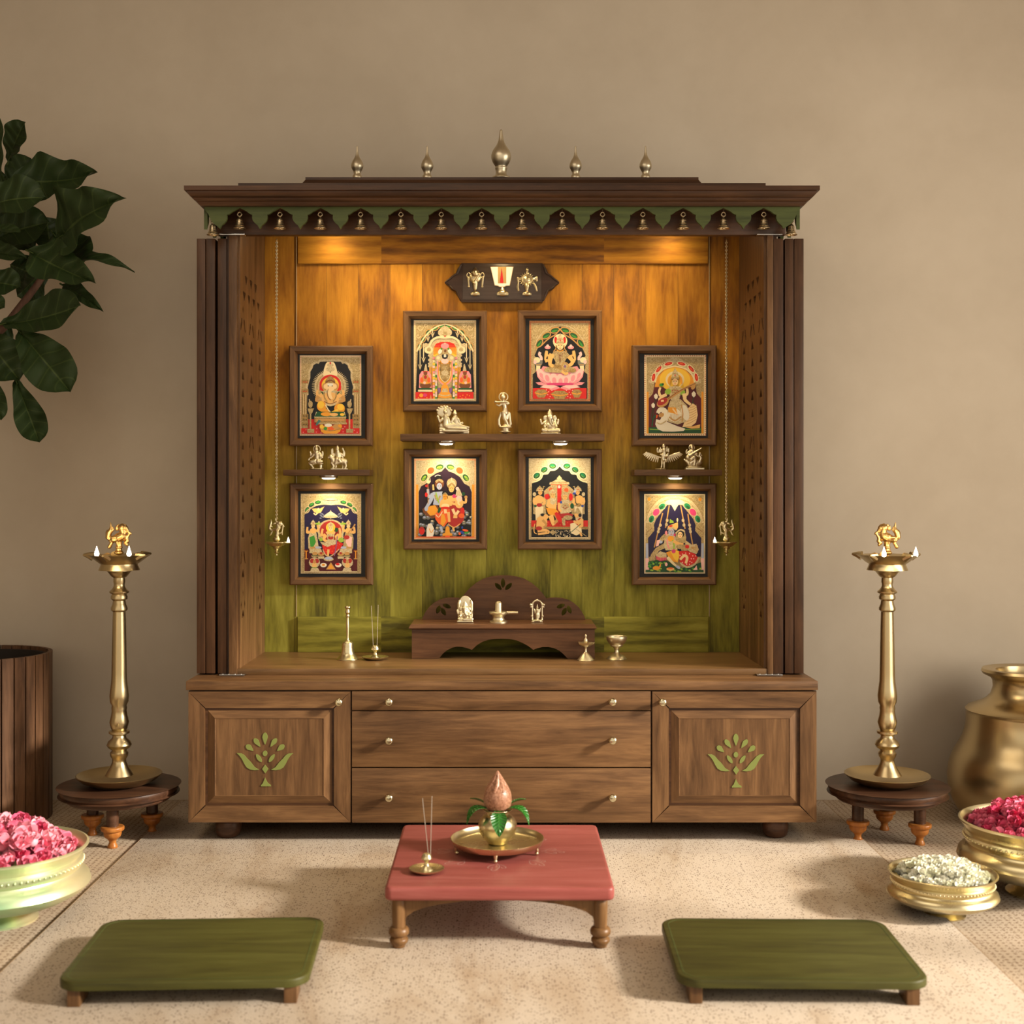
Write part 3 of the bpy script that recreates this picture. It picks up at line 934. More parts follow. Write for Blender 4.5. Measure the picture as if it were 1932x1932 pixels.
s.CC([(968, 290, 27), (975, 345, 20), (1002, 390, 15), (1012, 425, 12)], -10); s.CC([(1002, 290, 27), (1000, 345, 20), (988, 395, 15), (985, 428, 12)], 6)
s.CC([(950, 190, 14), (920, 212, 12), (895, 200, 10)], -10); s.CC([(1004, 192, 15), (1018, 186, 13), (985, 176, 11), (945, 178, 10)], -18)
s.C(872, 172, 8, 1010, 172, 8, -26); s.S(880, 168, 13, -26)
s.CC([(940, 290, 15), (915, 360, 14), (918, 410, 17), (930, 430, 14)], 4); s.CC([(1028, 290, 15), (1036, 360, 13), (1042, 405, 17), (1030, 430, 14)], 4)
finish(s, p, ZSH, 'flute_player_statuette', 'pale metal statuette of a standing flute player on a round pedestal')
def elephant(region, Y, k, dx, dy):
    s = Statue(region, Y); p = Statue(region, Y)
    def X(x): return dx + (x - 1470) * k
    def Yy(y): return dy + (y - 490) * k
    def C_(*a):
        a = list(a)
        return s.C(X(a[0]), Yy(a[1]), a[2] * k, X(a[3]), Yy(a[4]), a[5] * k, *[z * k for z in a[6:]])
    def S(x, y, r, d=0, sx=1, sy=1, sd=1): s.S(X(x), Yy(y), r * k, d * k, sx, sy, sd)
    p.B(X(1366), Yy(484), X(1578), Yy(494), 110 * k)
    p.S(X(1472), Yy(482), 60 * k, 0, 1.55, 0.25, 0.8)
    C_(1392, 456, 26, 1480, 468, 18, -22, -40); C_(1556, 456, 26, 1450, 462, 18, -22, -46); C_(1440, 440, 28, 1395, 455, 24, -6, -20); C_(1505, 440, 28, 1552, 455, 24, -6, -20)
    S(1472, 410, 50, -4); S(1470, 350, 44); S(1464, 318, 36, -14)
    S(1416, 325, 30, 0, 0.9, 1.05, 0.35); S(1512, 325, 30, 0, 0.9, 1.05, 0.35)
    C_(1462, 288, 34, 1462, 262, 24); C_(1462, 262, 22, 1462, 232, 7)
    C_(1465, 335, 19, 1468, 372, 15, -34, -46); C_(1468, 372, 15, 1490, 404, 12, -46, -52); C_(1490, 404, 12, 1510, 398, 9, -52, -52)
    C_(1425, 362, 18, 1376, 388, 13); C_(1376, 388, 13, 1366, 360, 11); S(1364, 350, 15, 0, 0.8, 1.3, 0.8)
    C_(1515, 362, 18, 1545, 386, 13); C_(1545, 386, 13, 1552, 362, 11); S(1553, 350, 15, 0, 0.8, 1.3, 0.8)
    C_(1425, 370, 16, 1408, 410, 14, -12, -34); C_(1516, 372, 16, 1530, 412, 14, -12, -34); S(1405, 414, 15, -36); S(1532, 414, 15, -36)
    return s, p
s, p = elephant(R1, YSH, 1.0, 1470, 490)
finish(s, p, ZSH, 'elephant_headed_statuette', 'pale metal elephant-headed seated statuette on the middle shelf')
# left shelf -----------------------------------------------------
R2 = (520, 820, 200 / 1932)
s = Statue(R2, YSH); p = Statue(R2, YSH)
p.S(745, 612, 60, 0, 2.3, 0.25, 1.3); p.C(820, 520, 30, 820, 600, 24, 20); p.S(800, 515, 50, 10, 1.5, 0.35, 1)
s.CC([(760, 470, 52), (752, 390, 44), (750, 330, 55), (750, 310, 40)]); s.S(742, 255, 36, -8); s.C(742, 230, 30, 740, 190, 10); s.ring(750, 250, 62, 66, 9, 12)
s.CC([(720, 480, 46), (660, 490, 38), (620, 510, 24), (690, 590, 20), (670, 608, 18)], -30)
s.CC([(780, 480, 44), (840, 480, 30), (720, 510, 26), (690, 520, 22)], -40)
s.CC([(700, 330, 24), (640, 380, 17), (640, 330, 15), (632, 305, 18)]); s.CC([(705, 350, 24), (660, 400, 18), (615, 425, 16), (605, 450, 18)], -16)
s.CC([(805, 330, 24), (855, 385, 17), (860, 330, 15), (854, 305, 18)]); s.CC([(805, 350, 24), (830, 410, 18), (810, 450, 16)], -22)
s.S(845, 400, 28, -18)
finish(s, p, ZSS, 'seated_goddess_statuette', 'pale metal statuette of a seated four-armed goddess, left on the left shelf', voxel=0.0009)
s = Statue(R2, YSH); p = Statue(R2, YSH)
p.B(1010, 598, 1318, 618, 130); p.S(1100, 600, 40, 0, 2.2, 0.5, 1.2)
s.CC([(1060, 470, 66), (1150, 470, 62), (1260, 470, 56)]); s.CC([(1060, 450, 60), (1020, 400, 50)]); s.S(1008, 385, 46, -10); s.S(975, 400, 24, -24); s.S(1020, 360, 20)
s.CC([(1030, 500, 34), (1060, 560, 22), (1045, 590, 22)], -26); s.CC([(1085, 510, 32), (1100, 560, 20), (1085, 592, 22)], 16)
s.CC([(1225, 500, 34), (1225, 560, 18), (1222, 592, 18)], 18); s.CC([(1265, 490, 40), (1285, 550, 20), (1272, 592, 22)], -18)
s.CC([(1285, 450, 16), (1305, 480, 12), (1290, 510, 10)])
s.CC([(1150, 430, 44), (1140, 360, 42), (1135, 310, 46)], -8); s.S(1126, 252, 32, -14); s.C(1126, 225, 32, 1126, 195, 20); 
s.CC([(1125, 430, 38), (1110, 470, 30), (1095, 520, 20)], -50); s.CC([(1165, 440, 38), (1190, 480, 28), (1110, 520, 18)], -56)
for q in ([(1095, 320, 20), (1045, 360, 14), (1040, 270, 12), (1035, 240, 13)], [(1095, 330, 20), (1060, 380, 14), (1075, 340, 12)], [(1090, 340, 18), (1020, 330, 12), (1018, 250, 11)],
          [(1175, 320, 20), (1230, 350, 14), (1240, 290, 12), (1222, 235, 18)], [(1175, 335, 20), (1250, 370, 14), (1258, 310, 12), (1240, 270, 12)], [(1178, 350, 18), (1225, 400, 14), (1195, 370, 12)]):
    s.CC(q)
finish(s, p, ZSS, 'lion_rider_statuette', 'pale metal statuette of a many-armed goddess riding a lion', voxel=0.0009)
# right shelf ----------------------------------------------------
R3 = (1210, 825, 130 / 1932)
s = Statue(R3, YSH); p = Statue(R3, YSH)
p.S(540, 868, 70, 0, 2.3, 0.27, 1.6)
for sx in (-1, 1):
    def wx(x): return x if sx < 0 else 1215 - x
    s.CC([(wx(540), 540, 26), (wx(430), 505, 26), (wx(280), 445, 24), (wx(140), 400, 20)], 30)
    for k in range(9):
        t = k / 8.0
        x1 = 480 - 330 * t; y1 = 520 - 105 * t
        ang = math.radians(250 - 62 * t if False else 262 - 58 * t)
        L = 200 * (0.75 + 0.25 * math.sin(t * PI)) * (1 - 0.35 * t)
        x2 = x1 + L * math.cos(ang) * 1.0; y2 = y1 - L * math.sin(ang)
        s.C(wx(x1), y1, 24, wx(x2), y2, 17, 32, 36)
s.CC([(620, 600, 60), (610, 520, 50)]); s.CC([(575, 620, 30), (572, 760, 22), (560, 820, 24)]); s.CC([(680, 600, 30), (690, 660, 24)], -20); s.CC([(640, 640, 34), (640, 780, 24), (640, 830, 24)], 10)
s.S(560, 460, 40, -20, 1.2, 0.7, 0.8); s.CC([(600, 500, 40), (720, 500, 34), (745, 440, 30)], -16)
s.CC([(640, 470, 58), (638, 380, 52), (635, 330, 66)]); s.S(628, 250, 42, -10); s.C(628, 220, 52, 628, 195, 40)
for q in ([(580, 330, 28), (550, 390, 20), (450, 390, 18), (440, 300, 16), (465, 285, 20)], [(590, 350, 24), (540, 340, 16), (535, 262, 18)], [(585, 370, 22), (490, 350, 16), (500, 310, 14)],
          [(690, 330, 28), (770, 390, 18), (770, 290, 16)], [(690, 345, 24), (715, 300, 16), (720, 255, 18)], [(695, 370, 22), (735, 350, 16), (740, 310, 14)]):
    s.CC(q)
finish(s, p, ZSS, 'winged_mount_statuette', 'pale metal statuette of a deity on a mount with wide outspread wings', voxel=0.0009)
s = Statue(R3, YSH); p = Statue(R3, YSH)
p.B(1228, 832, 1755, 886, 240); p.S(1480, 800, 70, 0, 3.2, 0.35, 1.4)
s.CC([(1440, 560, 80), (1430, 450, 62), (1425, 370, 74)]); s.S(1420, 275, 52, -20); s.C(1418, 235, 56, 1416, 175, 14); s.ring(1416, 262, 78, 84, 11, 16)
s.CC([(1300, 540, 70), (1330, 520, 50), (1440, 430, 30), (1560, 350, 26), (1670, 285, 22)], -60)
s.CC([(1370, 360, 34), (1270, 430, 26), (1255, 380, 20), (1280, 325, 18)], 0); s.CC([(1370, 390, 34), (1310, 470, 26), (1340, 500, 22)], -50)
s.CC([(1490, 380, 34), (1560, 440, 24), (1530, 390, 20)], -30); s.CC([(1480, 400, 34), (1540, 480, 24), (1600, 520, 22)], -10)
s.CC([(1400, 590, 66), (1480, 540, 56), (1500, 640, 40), (1480, 760, 34)], -50); s.CC([(1480, 620, 60), (1380, 700, 50), (1400, 770, 40)], -30)
s.CC([(1290, 640, 60), (1380, 740, 90), (1540, 720, 100), (1640, 680, 80)], 30); s.CC([(1215, 600, 26), (1260, 640, 40), (1300, 660, 50)], 20)
s.CC([(1640, 660, 60), (1680, 560, 40), (1630, 480, 30), (1650, 430, 34), (1700, 490, 14)], 10)
finish(s, p, ZSS, 'lute_player_statuette', 'pale metal statuette of a seated goddess playing a long lute beside a swan', voxel=0.0009)
# on the altar ---------------------------------------------------
R4 = (855, 1110, 180 / 1932)
YAL = 0.40
s, p = elephant(R4, YAL, 1.55, 245, 668)
for x in (-1, 1):
    s.CC([(245 + x * 125, 640, 30), (245 + x * 130, 450, 30), (245 + x * 128, 300, 34), (245 + x * 120, 250, 22)], 30)
s.S(245, 330, 150, 46, 0.95, 1.25, 0.16)
p.B(80, 640, 395, 668, 170)
finish(s, p, ztop, 'elephant_headed_idol', 'pale metal elephant-headed idol with ornate backing on the altar bench', voxel=0.0010)
t = thing('lingam_stand', (WX(940.5, YAL), YAL, ztop), 'pale metal rounded pillar in a spouted dish on the altar bench', 'ritual stand')
k = S_(YAL) * R4[2]
x_, z_ = WX(855 + 918 * R4[2], YAL), ztop + 0.0002
b = nb(); lathe(b, [(0, 0), (180 * k, 0), (180 * k, 22 * k), (150 * k, 40 * k), (125 * k, 52 * k), (112 * k, 95 * k), (125 * k, 130 * k), (150 * k, 150 * k), (0, 150 * k)], (x_, YAL, z_), 40); obj('base', b, M_IDOL, t, 40)
b = nb(); lathe(b, [(0, 150 * k), (150 * k, 150 * k), (190 * k, 175 * k), (196 * k, 200 * k), (185 * k, 214 * k), (168 * k, 206 * k), (0, 200 * k)], (x_, YAL, z_), 40)
b.normal_update()
tube(b, [(x_ + 160 * k, YAL, z_ + 192 * k), (x_ + 300 * k, YAL, z_ + 192 * k), (x_ + 395 * k, YAL, z_ + 192 * k)], [30 * k, 30 * k, 27 * k], 16)
obj('spouted_dish', fixn(b), M_IDOL, t, 40)
b = nb(); lathe(b, [(70 * k, 198 * k), (70 * k, 360 * k)] + [(70 * k * math.cos(a * PI / 16), (360 + 70 * math.sin(a * PI / 16)) * k) for a in range(1, 9)], (x_, YAL, z_), 28); obj('pillar', b, M_IDOL, t, 60)
s = Statue(R4, YAL); p = Statue(R4, YAL)
p.S(1700, 655, 60, 0, 1.9, 0.42, 1.4); p.B(1590, 668, 1812, 692, 130)
for x in (-1, 1):
    p.CC([(1703 + x * 98, 650, 22), (1703 + x * 100, 560, 17), (1703 + x * 98, 470, 17), (1703 + x * 98, 370, 18)]); p.S(1703 + x * 106, 570, 26); p.S(1703 + x * 130, 340, 30); p.S(1703 + x * 125, 385, 22)
p.ring(1703, 345, 98, 92, 19, 0, 0, 180)
p.S(1703, 240, 22)
s.CC([(1703, 620, 30), (1703, 540, 34), (1703, 500, 26), (1703, 440, 34)], -8); s.S(1703, 392, 22, -12); s.C(1703, 375, 18, 1703, 330, 7, -10)
s.CC([(1675, 440, 15), (1650, 480, 11), (1640, 420, 11)], -8); s.CC([(1735, 440, 15), (1755, 480, 11), (1765, 410, 11)], -8); s.CC([(1670, 460, 12), (1655, 510, 10)], -14); s.CC([(1736, 470, 12), (1745, 560, 11), (1740, 600, 10)], -12); s.S(1703, 635, 34, -6, 1.2, 0.5, 1)
finish(s, p, ztop, 'arched_idol', 'small pale metal standing idol inside an openwork arch on the altar bench', voxel=0.0009, base_part='openwork_arch')
# ---------------------------------------------------------------- things on the cabinet floor
def pl(pts, k, n=4):
    return [(max(r, 0) * k, z * k) for r, z in smooth_prof(pts, n)]
YI = 0.33
k = S_(YI)
x = WX(656, YI)
t = thing('hand_bell', (x, YI, ZI), 'pale brass hand bell with a tall slim handle on the cabinet floor', 'bell')
b = nb(); lathe(b, pl([(20, 0), (20.5, 1), (17, 5), (12.5, 12), (11, 22), (10.4, 30), (8, 33.5), (3, 34.5), (0, 34.6)], k), (x, YI, ZI + 0.0003), 36)
lathe(b, [(20 * k, 0), (12 * k, 12 * k), (9.5 * k, 30 * k), (0, 31 * k)], (x, YI, ZI + 0.0003), 36); obj('bell_cup', b, M_BRASSB, t, 50)
b = nb(); lathe(b, pl([(0, 34), (4.5, 34), (4.5, 36), (2.4, 38), (2.6, 50), (3.2, 62), (2.6, 76), (2.8, 80), (4.0, 82), (2.6, 85), (4.6, 88), (4.0, 92), (3.4, 95), (5.6, 97), (5.2, 100), (0, 101)], k, 3), (x, YI, ZI + 0.0003), 24); obj('handle', b, M_BRASSB, t, 50)

def incense(px_, pyb, Y, zr, kk, label, sticks, mats, low):
    k = S_(Y) * kk
    x = WX(px_, Y)
    t = thing('incense_holder', (x, Y, zr), label, 'incense holder')
    b = nb(); lathe(b, [(0, 0), (16 * k, 0), (22 * k, 2.2 * k), (25 * k, 4.8 * k), (25.2 * k, 5.6 * k), (24 * k, 5.4 * k), (20 * k, 3.6 * k), (0, 2.4 * k)], (x, Y, zr + 0.0003), 44); obj('dish', b, mats, t, 50)
    b = nb(); lathe(b, pl([(9.5, 3), (8, 5), (4.2, 9), (3, 12), (3.2, 15), (5, 17.5), (7.5, 18.5), (7.8, 20), (6.4, 24), (4.5, 26.5), (0, 27.4)], k, 3), (x, Y, zr), 28); obj('pedestal', b, mats, t, 50)
    for (x0, y0, x1, y1) in sticks:
        b = nb(); tube(b, [(WX(x0, Y), Y, WZ(y0, Y)), (WX(x1, Y), Y, WZ(y1, Y))], 0.00075, 6); obj('incense_stick', b, M_STICK, t, 180)
    return t
incense(708, 1245, YI, ZI, 1.0, 'pale brass incense holder with two sticks on the cabinet floor beside the hand bell', ((704.5, 1226, 700.5, 1143), (711, 1226, 713.5, 1141)), M_BRASSB, 0)

Y5 = 0.315
k = S_(Y5); x = WX(1105, Y5)
t = thing('oil_lamp', (x, Y5, ZI), 'small pale brass oil lamp on a pedestal in front of the altar bench', 'oil lamp')
b = nb(); lathe(b, pl([(0, 0), (15, 0), (15, 1.5), (12.5, 5), (9, 9), (5, 13), (2.4, 16), (2.2, 22), (3.0, 25), (0, 26)], k, 3), (x, Y5, ZI + 0.0003), 32); obj('base', b, M_IDOL, t, 50)
b = nb()
n = 40
rings = []
for r0, z0 in ((2, 24), (8, 26), (12, 30), (13.5, 33.5), (12, 33), (7, 30), (0.1, 29)):
    rings.append([b.verts.new((x + k * (r0 * (1 + (0.28 * max(0, math.cos(5 * 2 * PI * i / n)) ** 3 if r0 > 10 else 0))) * math.cos(2 * PI * i / n), Y5 + k * r0 * (1 + (0.28 * max(0, math.cos(5 * 2 * PI * i / n)) ** 3 if r0 > 10 else 0)) * math.sin(2 * PI * i / n), ZI + z0 * k)) for i in range(n)])
for A, B in zip(rings, rings[1:]):
    for i in range(n): b.faces.new((A[i], A[(i + 1) % n], B[(i + 1) % n], B[i]))
obj('wick_dish', fixn(b), M_IDOL, t, 50)
b = nb(); lathe(b, pl([(0, 28), (2.6, 29), (2.2, 32), (3.8, 35), (3.4, 39), (1.6, 42), (2.2, 45), (1.6, 48), (0, 49)], k, 3), (x, Y5, ZI), 20); obj('finial', b, M_IDOL, t, 60)
Y6 = 0.345
k = S_(Y6); x = WX(1163.5, Y6)
t = thing('pedestal_cup', (x, Y6, ZI), 'small shallow pale metal cup on a flared foot, right of the altar bench', 'cup')
b = nb(); lathe(b, pl([(0, 0), (18, 0), (18, 1.5), (15, 5), (8, 9), (4.4, 13), (4.0, 18), (6, 22), (0, 22.5)], k, 3), (x, Y6, ZI + 0.0003), 36); obj('foot', b, M_IDOL, t, 50)
b = nb(); lathe(b, pl([(0, 21), (7, 22), (12, 25), (11.6, 27), (16, 31), (19, 37), (19.6, 42), (18.4, 42.4), (16, 36), (9, 30), (0, 29)], k, 3), (x, Y6, ZI), 36); obj('bowl', b, M_IDOL, t, 50)

# ---------------------------------------------------------------- plaque with three emblems
YP = YB - 0.022
RP = (830, 480, 240 / 1932)
kp = S_(YP)
def rp(zx, zy): 
    return (WX(RP[0] + zx * RP[2], YP), WZ(RP[1] + zy * RP[2], YP))
t = thing('emblem_plaque', (WX(947, YP), YB, WZ(533, YP)), 'dark wooden plaque with shell, white and red mark and disc emblems', 'plaque')
L = [(330, 132), (270, 215), (240, 290), (195, 315), (150, 350), (122, 385), (105, 402), (80, 412), (75, 428), (84, 440), (105, 446), (125, 465), (150, 505), (190, 535), (235, 548), (245, 580), (275, 640), (330, 725)]
lp = [rp(*p) for p in L] + [rp(1885 - x_, y_) for x_, y_ in L[::-1]]
b = nb(); prism(b, [lp], YP, YB - 0.0005)
bmesh.ops.recalc_face_normals(b, faces=b.faces)
obj('board', b, M_PLAQ, t, 20)
for sx in (0, 1):
    b = nb()
    for pts in ([(322, 150), (290, 230), (268, 290), (240, 300)], [(240, 300), (190, 335), (140, 380), (84, 426), (140, 470), (190, 520), (240, 540)], [(240, 540), (262, 570), (290, 640), (322, 708)]):
        q = [rp(x_ if sx == 0 else 1885 - x_, y_) for x_, y_ in pts]
        q = smooth_prof(q, 4)
        tube(b, [(x_, YP - 0.0004, z_) for x_, z_ in q], 0.0030, 8)
    obj('carved_edge', fixn(b), M_PLAQ, t, 180)
b = nb()
r0 = rp(345, 150); r1 = rp(1540, 690)
box(b, (r0[0], YP - 0.0018, r1[1]), (r1[0], YP + 0.001, r0[1]), 0.0012)
obj('plate', b, wood('plaque_plate', (0.036, 0.024, 0.019), (0.052, 0.036, 0.029), (0.068, 0.048, 0.040), 'X', 0.22), t)
def emblem(name, fn, m=M_BRASS, vox=0.0008):
    s = Statue(RP, YP)
    fn(s)
    e = s.mesh(vox)
    obj(name, e, m, t, 180)
def shell(s):
    s.S(535, 350, 92, 0, 1.0, 1.0, 0.45); s.C(535, 290, 66, 538, 205, 12, -8); s.C(535, 420, 52, 535, 520, 34); s.S(535, 598, 66, 0, 1.05, 0.6, 0.6); s.B(468, 590, 604, 626, 60)
    s.C(600, 300, 14, 520, 440, 22, -36)
    for sx in (-1, 1):
        x_ = 540 + sx * 105
        s.ring(x_, 320, 26, 40, 11, 0); s.CC([(x_ + sx * 8, 350, 20), (x_ - sx * 2, 460, 18)]); s.S(x_ - sx * 2, 490, 20)
emblem('shell_emblem', shell)
def disc(s):
    s.S(1318, 385, 110, 6, 1.0, 0.92, 0.28); s.S(1318, 385, 52, -10, 1, 1, 0.5); s.ring(1318, 385, 74, 70, 8, -22)
    for a in range(0, 360, 18):
        c_, s_ = math.cos(math.radians(a)), math.sin(math.radians(a))
        s.C(1318 + 70 * c_, 385 - 66 * s_, 7, 1318 + 112 * c_, 385 - 104 * s_, 7, -16)
    s.C(1325, 290, 22, 1325, 225, 16); s.S(1325, 235, 28); s.C(1325, 220, 16, 1325, 190, 6)
    s.C(1322, 480, 48, 1320, 545, 30); s.S(1320, 600, 68, 0, 1.0, 0.55, 0.6); s.B(1252, 592, 1388, 626, 60)
    s.CC([(1210, 380, 22), (1185, 360, 20), (1190, 440, 15), (1180, 500, 18), (1190, 545, 20)]); s.CC([(1430, 380, 24), (1468, 350, 22), (1470, 400, 20)]); s.CC([(1425, 440, 18), (1455, 500, 22), (1470, 550, 18)])
emblem('disc_emblem', disc)
def foot(s):
    s.C(950, 500, 26, 950, 545, 40); s.S(953, 590, 84, 0, 1.0, 0.62, 0.5); s.B(866, 585, 1040, 628, 60)
emblem('mark_foot', foot)
b = nb()
O = [(765, 192), (1118, 192), (1062, 480), (1010, 484), (975, 500), (905, 500), (880, 484), (828, 475)]
prism(b, [[rp(*p) for p in O]], YP - 0.0060, YP - 0.0015, 1)
I = [(772, 198), (880, 198), (880, 445), (1008, 445), (1008, 198), (1111, 198), (1057, 474), (1006, 478), (970, 494), (910, 494), (884, 478), (834, 470)]
prism(b, [[rp(*p) for p in I]], YP - 0.0068, YP - 0.0056, 0)
prism(b, [[rp(*p) for p in ((938, 192), (956, 300), (972, 435), (958, 445), (916, 445), (902, 435), (920, 300))]], YP - 0.0068, YP - 0.0054, 1)
prism(b, [[rp(*p) for p in ((938, 210), (951, 300), (966, 432), (950, 440), (926, 440), (910, 432), (925, 300))]], YP - 0.0080, YP - 0.0056, 2)
obj('white_and_red_mark', fixn(b), [M_WHITE, M_GOLD, M_REDE], t, 20)

# ---------------------------------------------------------------- bird lamps
def bird(region, Y, mirror=None, m=M_GOLD):
    """bird finial in zoom coordinates of [100,960,360,1260] (scale 260/1674), facing right"""
    s = Statue(region, Y)
    def X(x): return x if mirror is None else 2 * mirror - x
    def CC(pts, d=0): s.CC([(X(q[0]), *q[1:]) for q in pts], d)
    CC([(700, 400, 26), (740, 385, 44), (800, 370, 62), (840, 350, 58), (855, 310, 40), (840, 270, 40)])
    s.S(X(840), 250, 56, 0, 0.9, 0.85, 0.8); s.S(X(775), 250, 26, 0, 0.8, 1.4, 0.6)
    CC([(880, 250, 34), (905, 280, 20), (890, 300, 14)]); CC([(800, 222, 9), (840, 200, 9), (885, 215, 9), (905, 250, 8)]); CC([(760, 270, 8), (770, 225, 8), (800, 205, 8)])
    CC([(895, 285, 16), (940, 312, 15), (950, 325, 9)]); CC([(930, 320, 16), (900, 370, 20), (905, 410, 24), (880, 430, 24), (900, 455, 18)])
    CC([(705, 395, 22), (670, 360, 34), (680, 310, 36), (700, 280, 30), (705, 240, 16), (700, 185, 7)]); CC([(668, 370, 20), (655, 310, 18), (660, 280, 10)]); CC([(705, 300, 18), (735, 270, 12), (728, 235, 6)])
    CC([(720, 420, 18), (700, 450, 22), (685, 480, 24)]); s.S(X(770), 365, 46, -40, 1.4, 0.45, 0.35)
    CC([(800, 410, 44), (805, 450, 36), (800, 500, 36), (800, 540, 46)]); s.S(X(800), 550, 58, 0, 1, 0.5, 1); s.S(X(803), 485, 44, 0, 1, 0.4, 1)
    return s
def flame(b, x, y, z, h, r):
    lathe(b, [(max(q, 0) * r, w * h) for q, w in smooth_prof([(0, 0), (0.75, 0.06), (1.0, 0.22), (0.85, 0.42), (0.5, 0.62), (0.25, 0.82), (0, 1.0)], 3)], (x, y, z), 16)
    return b
def lamp(xc_px, side):
    Y = 0.075
    x = WX(xc_px, Y)
    ztop_ = 0.157
    t = thing('standing_oil_lamp', (x, Y, ztop_), 'tall brass bird-topped oil lamp standing on the round stool %s of the cabinet' % ('left' if side < 0 else 'right'), 'oil lamp', 'tall brass bird lamps')
    def zz(py): return WZ(py, Y)
    k = S_(Y)
    pyo = 0 if side < 0 else 0
    b = nb()
    rb = 79 * k
    lathe(b, [(0, ztop_ + 0.0003), (rb * 0.62, ztop_ + 0.0003), (rb * 0.86, ztop_ + 0.012), (rb * 0.985, ztop_ + 0.026), (rb, ztop_ + 0.029), (rb * 0.98, ztop_ + 0.030), (rb * 0.84, ztop_ + 0.017), (rb * 0.6, ztop_ + 0.008), (0, ztop_ + 0.007)], (x, Y, 0), 56)
    obj('drip_dish', b, M_BRASS, t, 50)
    # stem: (half width px, photo py)
    st = [(26, 1462), (22, 1455), (17, 1447), (13, 1438), (12.5, 1432), (16, 1426), (17, 1420), (13, 1415), (20, 1410), (23, 1405), (20, 1398), (13, 1392), (12, 1387), (19, 1383), (19, 1379), (13, 1377),
          (15, 1374), (18, 1362), (15, 1350), (13.5, 1340), (14.5, 1336), (13.5, 1331), (17, 1324), (18, 1312), (16.5, 1300), (14.5, 1285), (14, 1270), (13.2, 1220), (12.2, 1170), (11.6, 1154), (15, 1151), (15.4, 1147), (12.5, 1140), (11.5, 1133), (15, 1130), (15.5, 1126), (13.5, 1121), (18, 1118), (18.5, 1116), (13, 1111), (10.2, 1106), (10, 1101), (11, 1098), (10.5, 1090), (15, 1087), (18, 1083), (21, 1079), (23.5, 1077), (23.5, 1074.5)]
    b = nb(); lathe(b, [(0, zz(1464))] + [(r * k, zz(py)) for r, py in st] + [(0, zz(1074.5))], (x, Y, 0), 40); obj('stem', b, M_BRASS, t, 40)
    b = nb()
    lathe(b, [(0, zz(1076)), (38 * k, zz(1075.5)), (37 * k, zz(1073)), (34 * k, zz(1066)), (34 * k, zz(1064)), (40 * k, zz(1060)), (48 * k, zz(1053)), (56 * k, zz(1047.5)), (57 * k, zz(1046.5)), (53 * k, zz(1047.5)), (30 * k, zz(1056)), (0, zz(1058))], (x, Y, 0), 48)
    # pinched wick spouts
    angs = (-100, -28, 44, 116, 188) if side < 0 else (-65, 8, 80, 152, 225)
    for a in angs:
        c_, s_ = math.cos(math.radians(a)), math.sin(math.radians(a))
        tube(b, [(x + 48 * k * c_, Y + 48 * k * s_, zz(1049.5)), (x + 56 * k * c_, Y + 56 * k * s_, zz(1047.5)), (x + 66 * k * c_, Y + 66 * k * s_, zz(1046.3))], [9 * k, 6 * k, 2 * k], 8)
    obj('oil_dish', fixn(b), M_BRASS, t, 40)
    reg = (100, 960, 260 / 1674)
    s = bird(reg, Y, None if side < 0 else 802)
    e = s.mesh(0.0014)
    bmesh.ops.translate(e, verts=e.verts, vec=(x - WX(225, Y), 0, 0.004))
    obj('bird_finial', e, M_GOLD, t, 180)
    for fx, fy in (((182.5, -0.045), (243.5, -0.075)) if side < 0 else ((1668, -0.085), (1728, -0.02))):
        yy = Y + fy
        b = nb(); flame(b, WX(fx, yy), yy, WZ(1050 if side < 0 else 1051, yy), 20 * k, 4.3 * k)
        obj('flame', b, M_FLAME, t, 180)
    light('lamp_glow', 'POINT', (x, Y - 0.16, WZ(1010, Y)), 1.0, (1.0, 0.72, 0.38), shadow_soft_size=0.06)
lamp(225, -1); lamp(1674, 1)

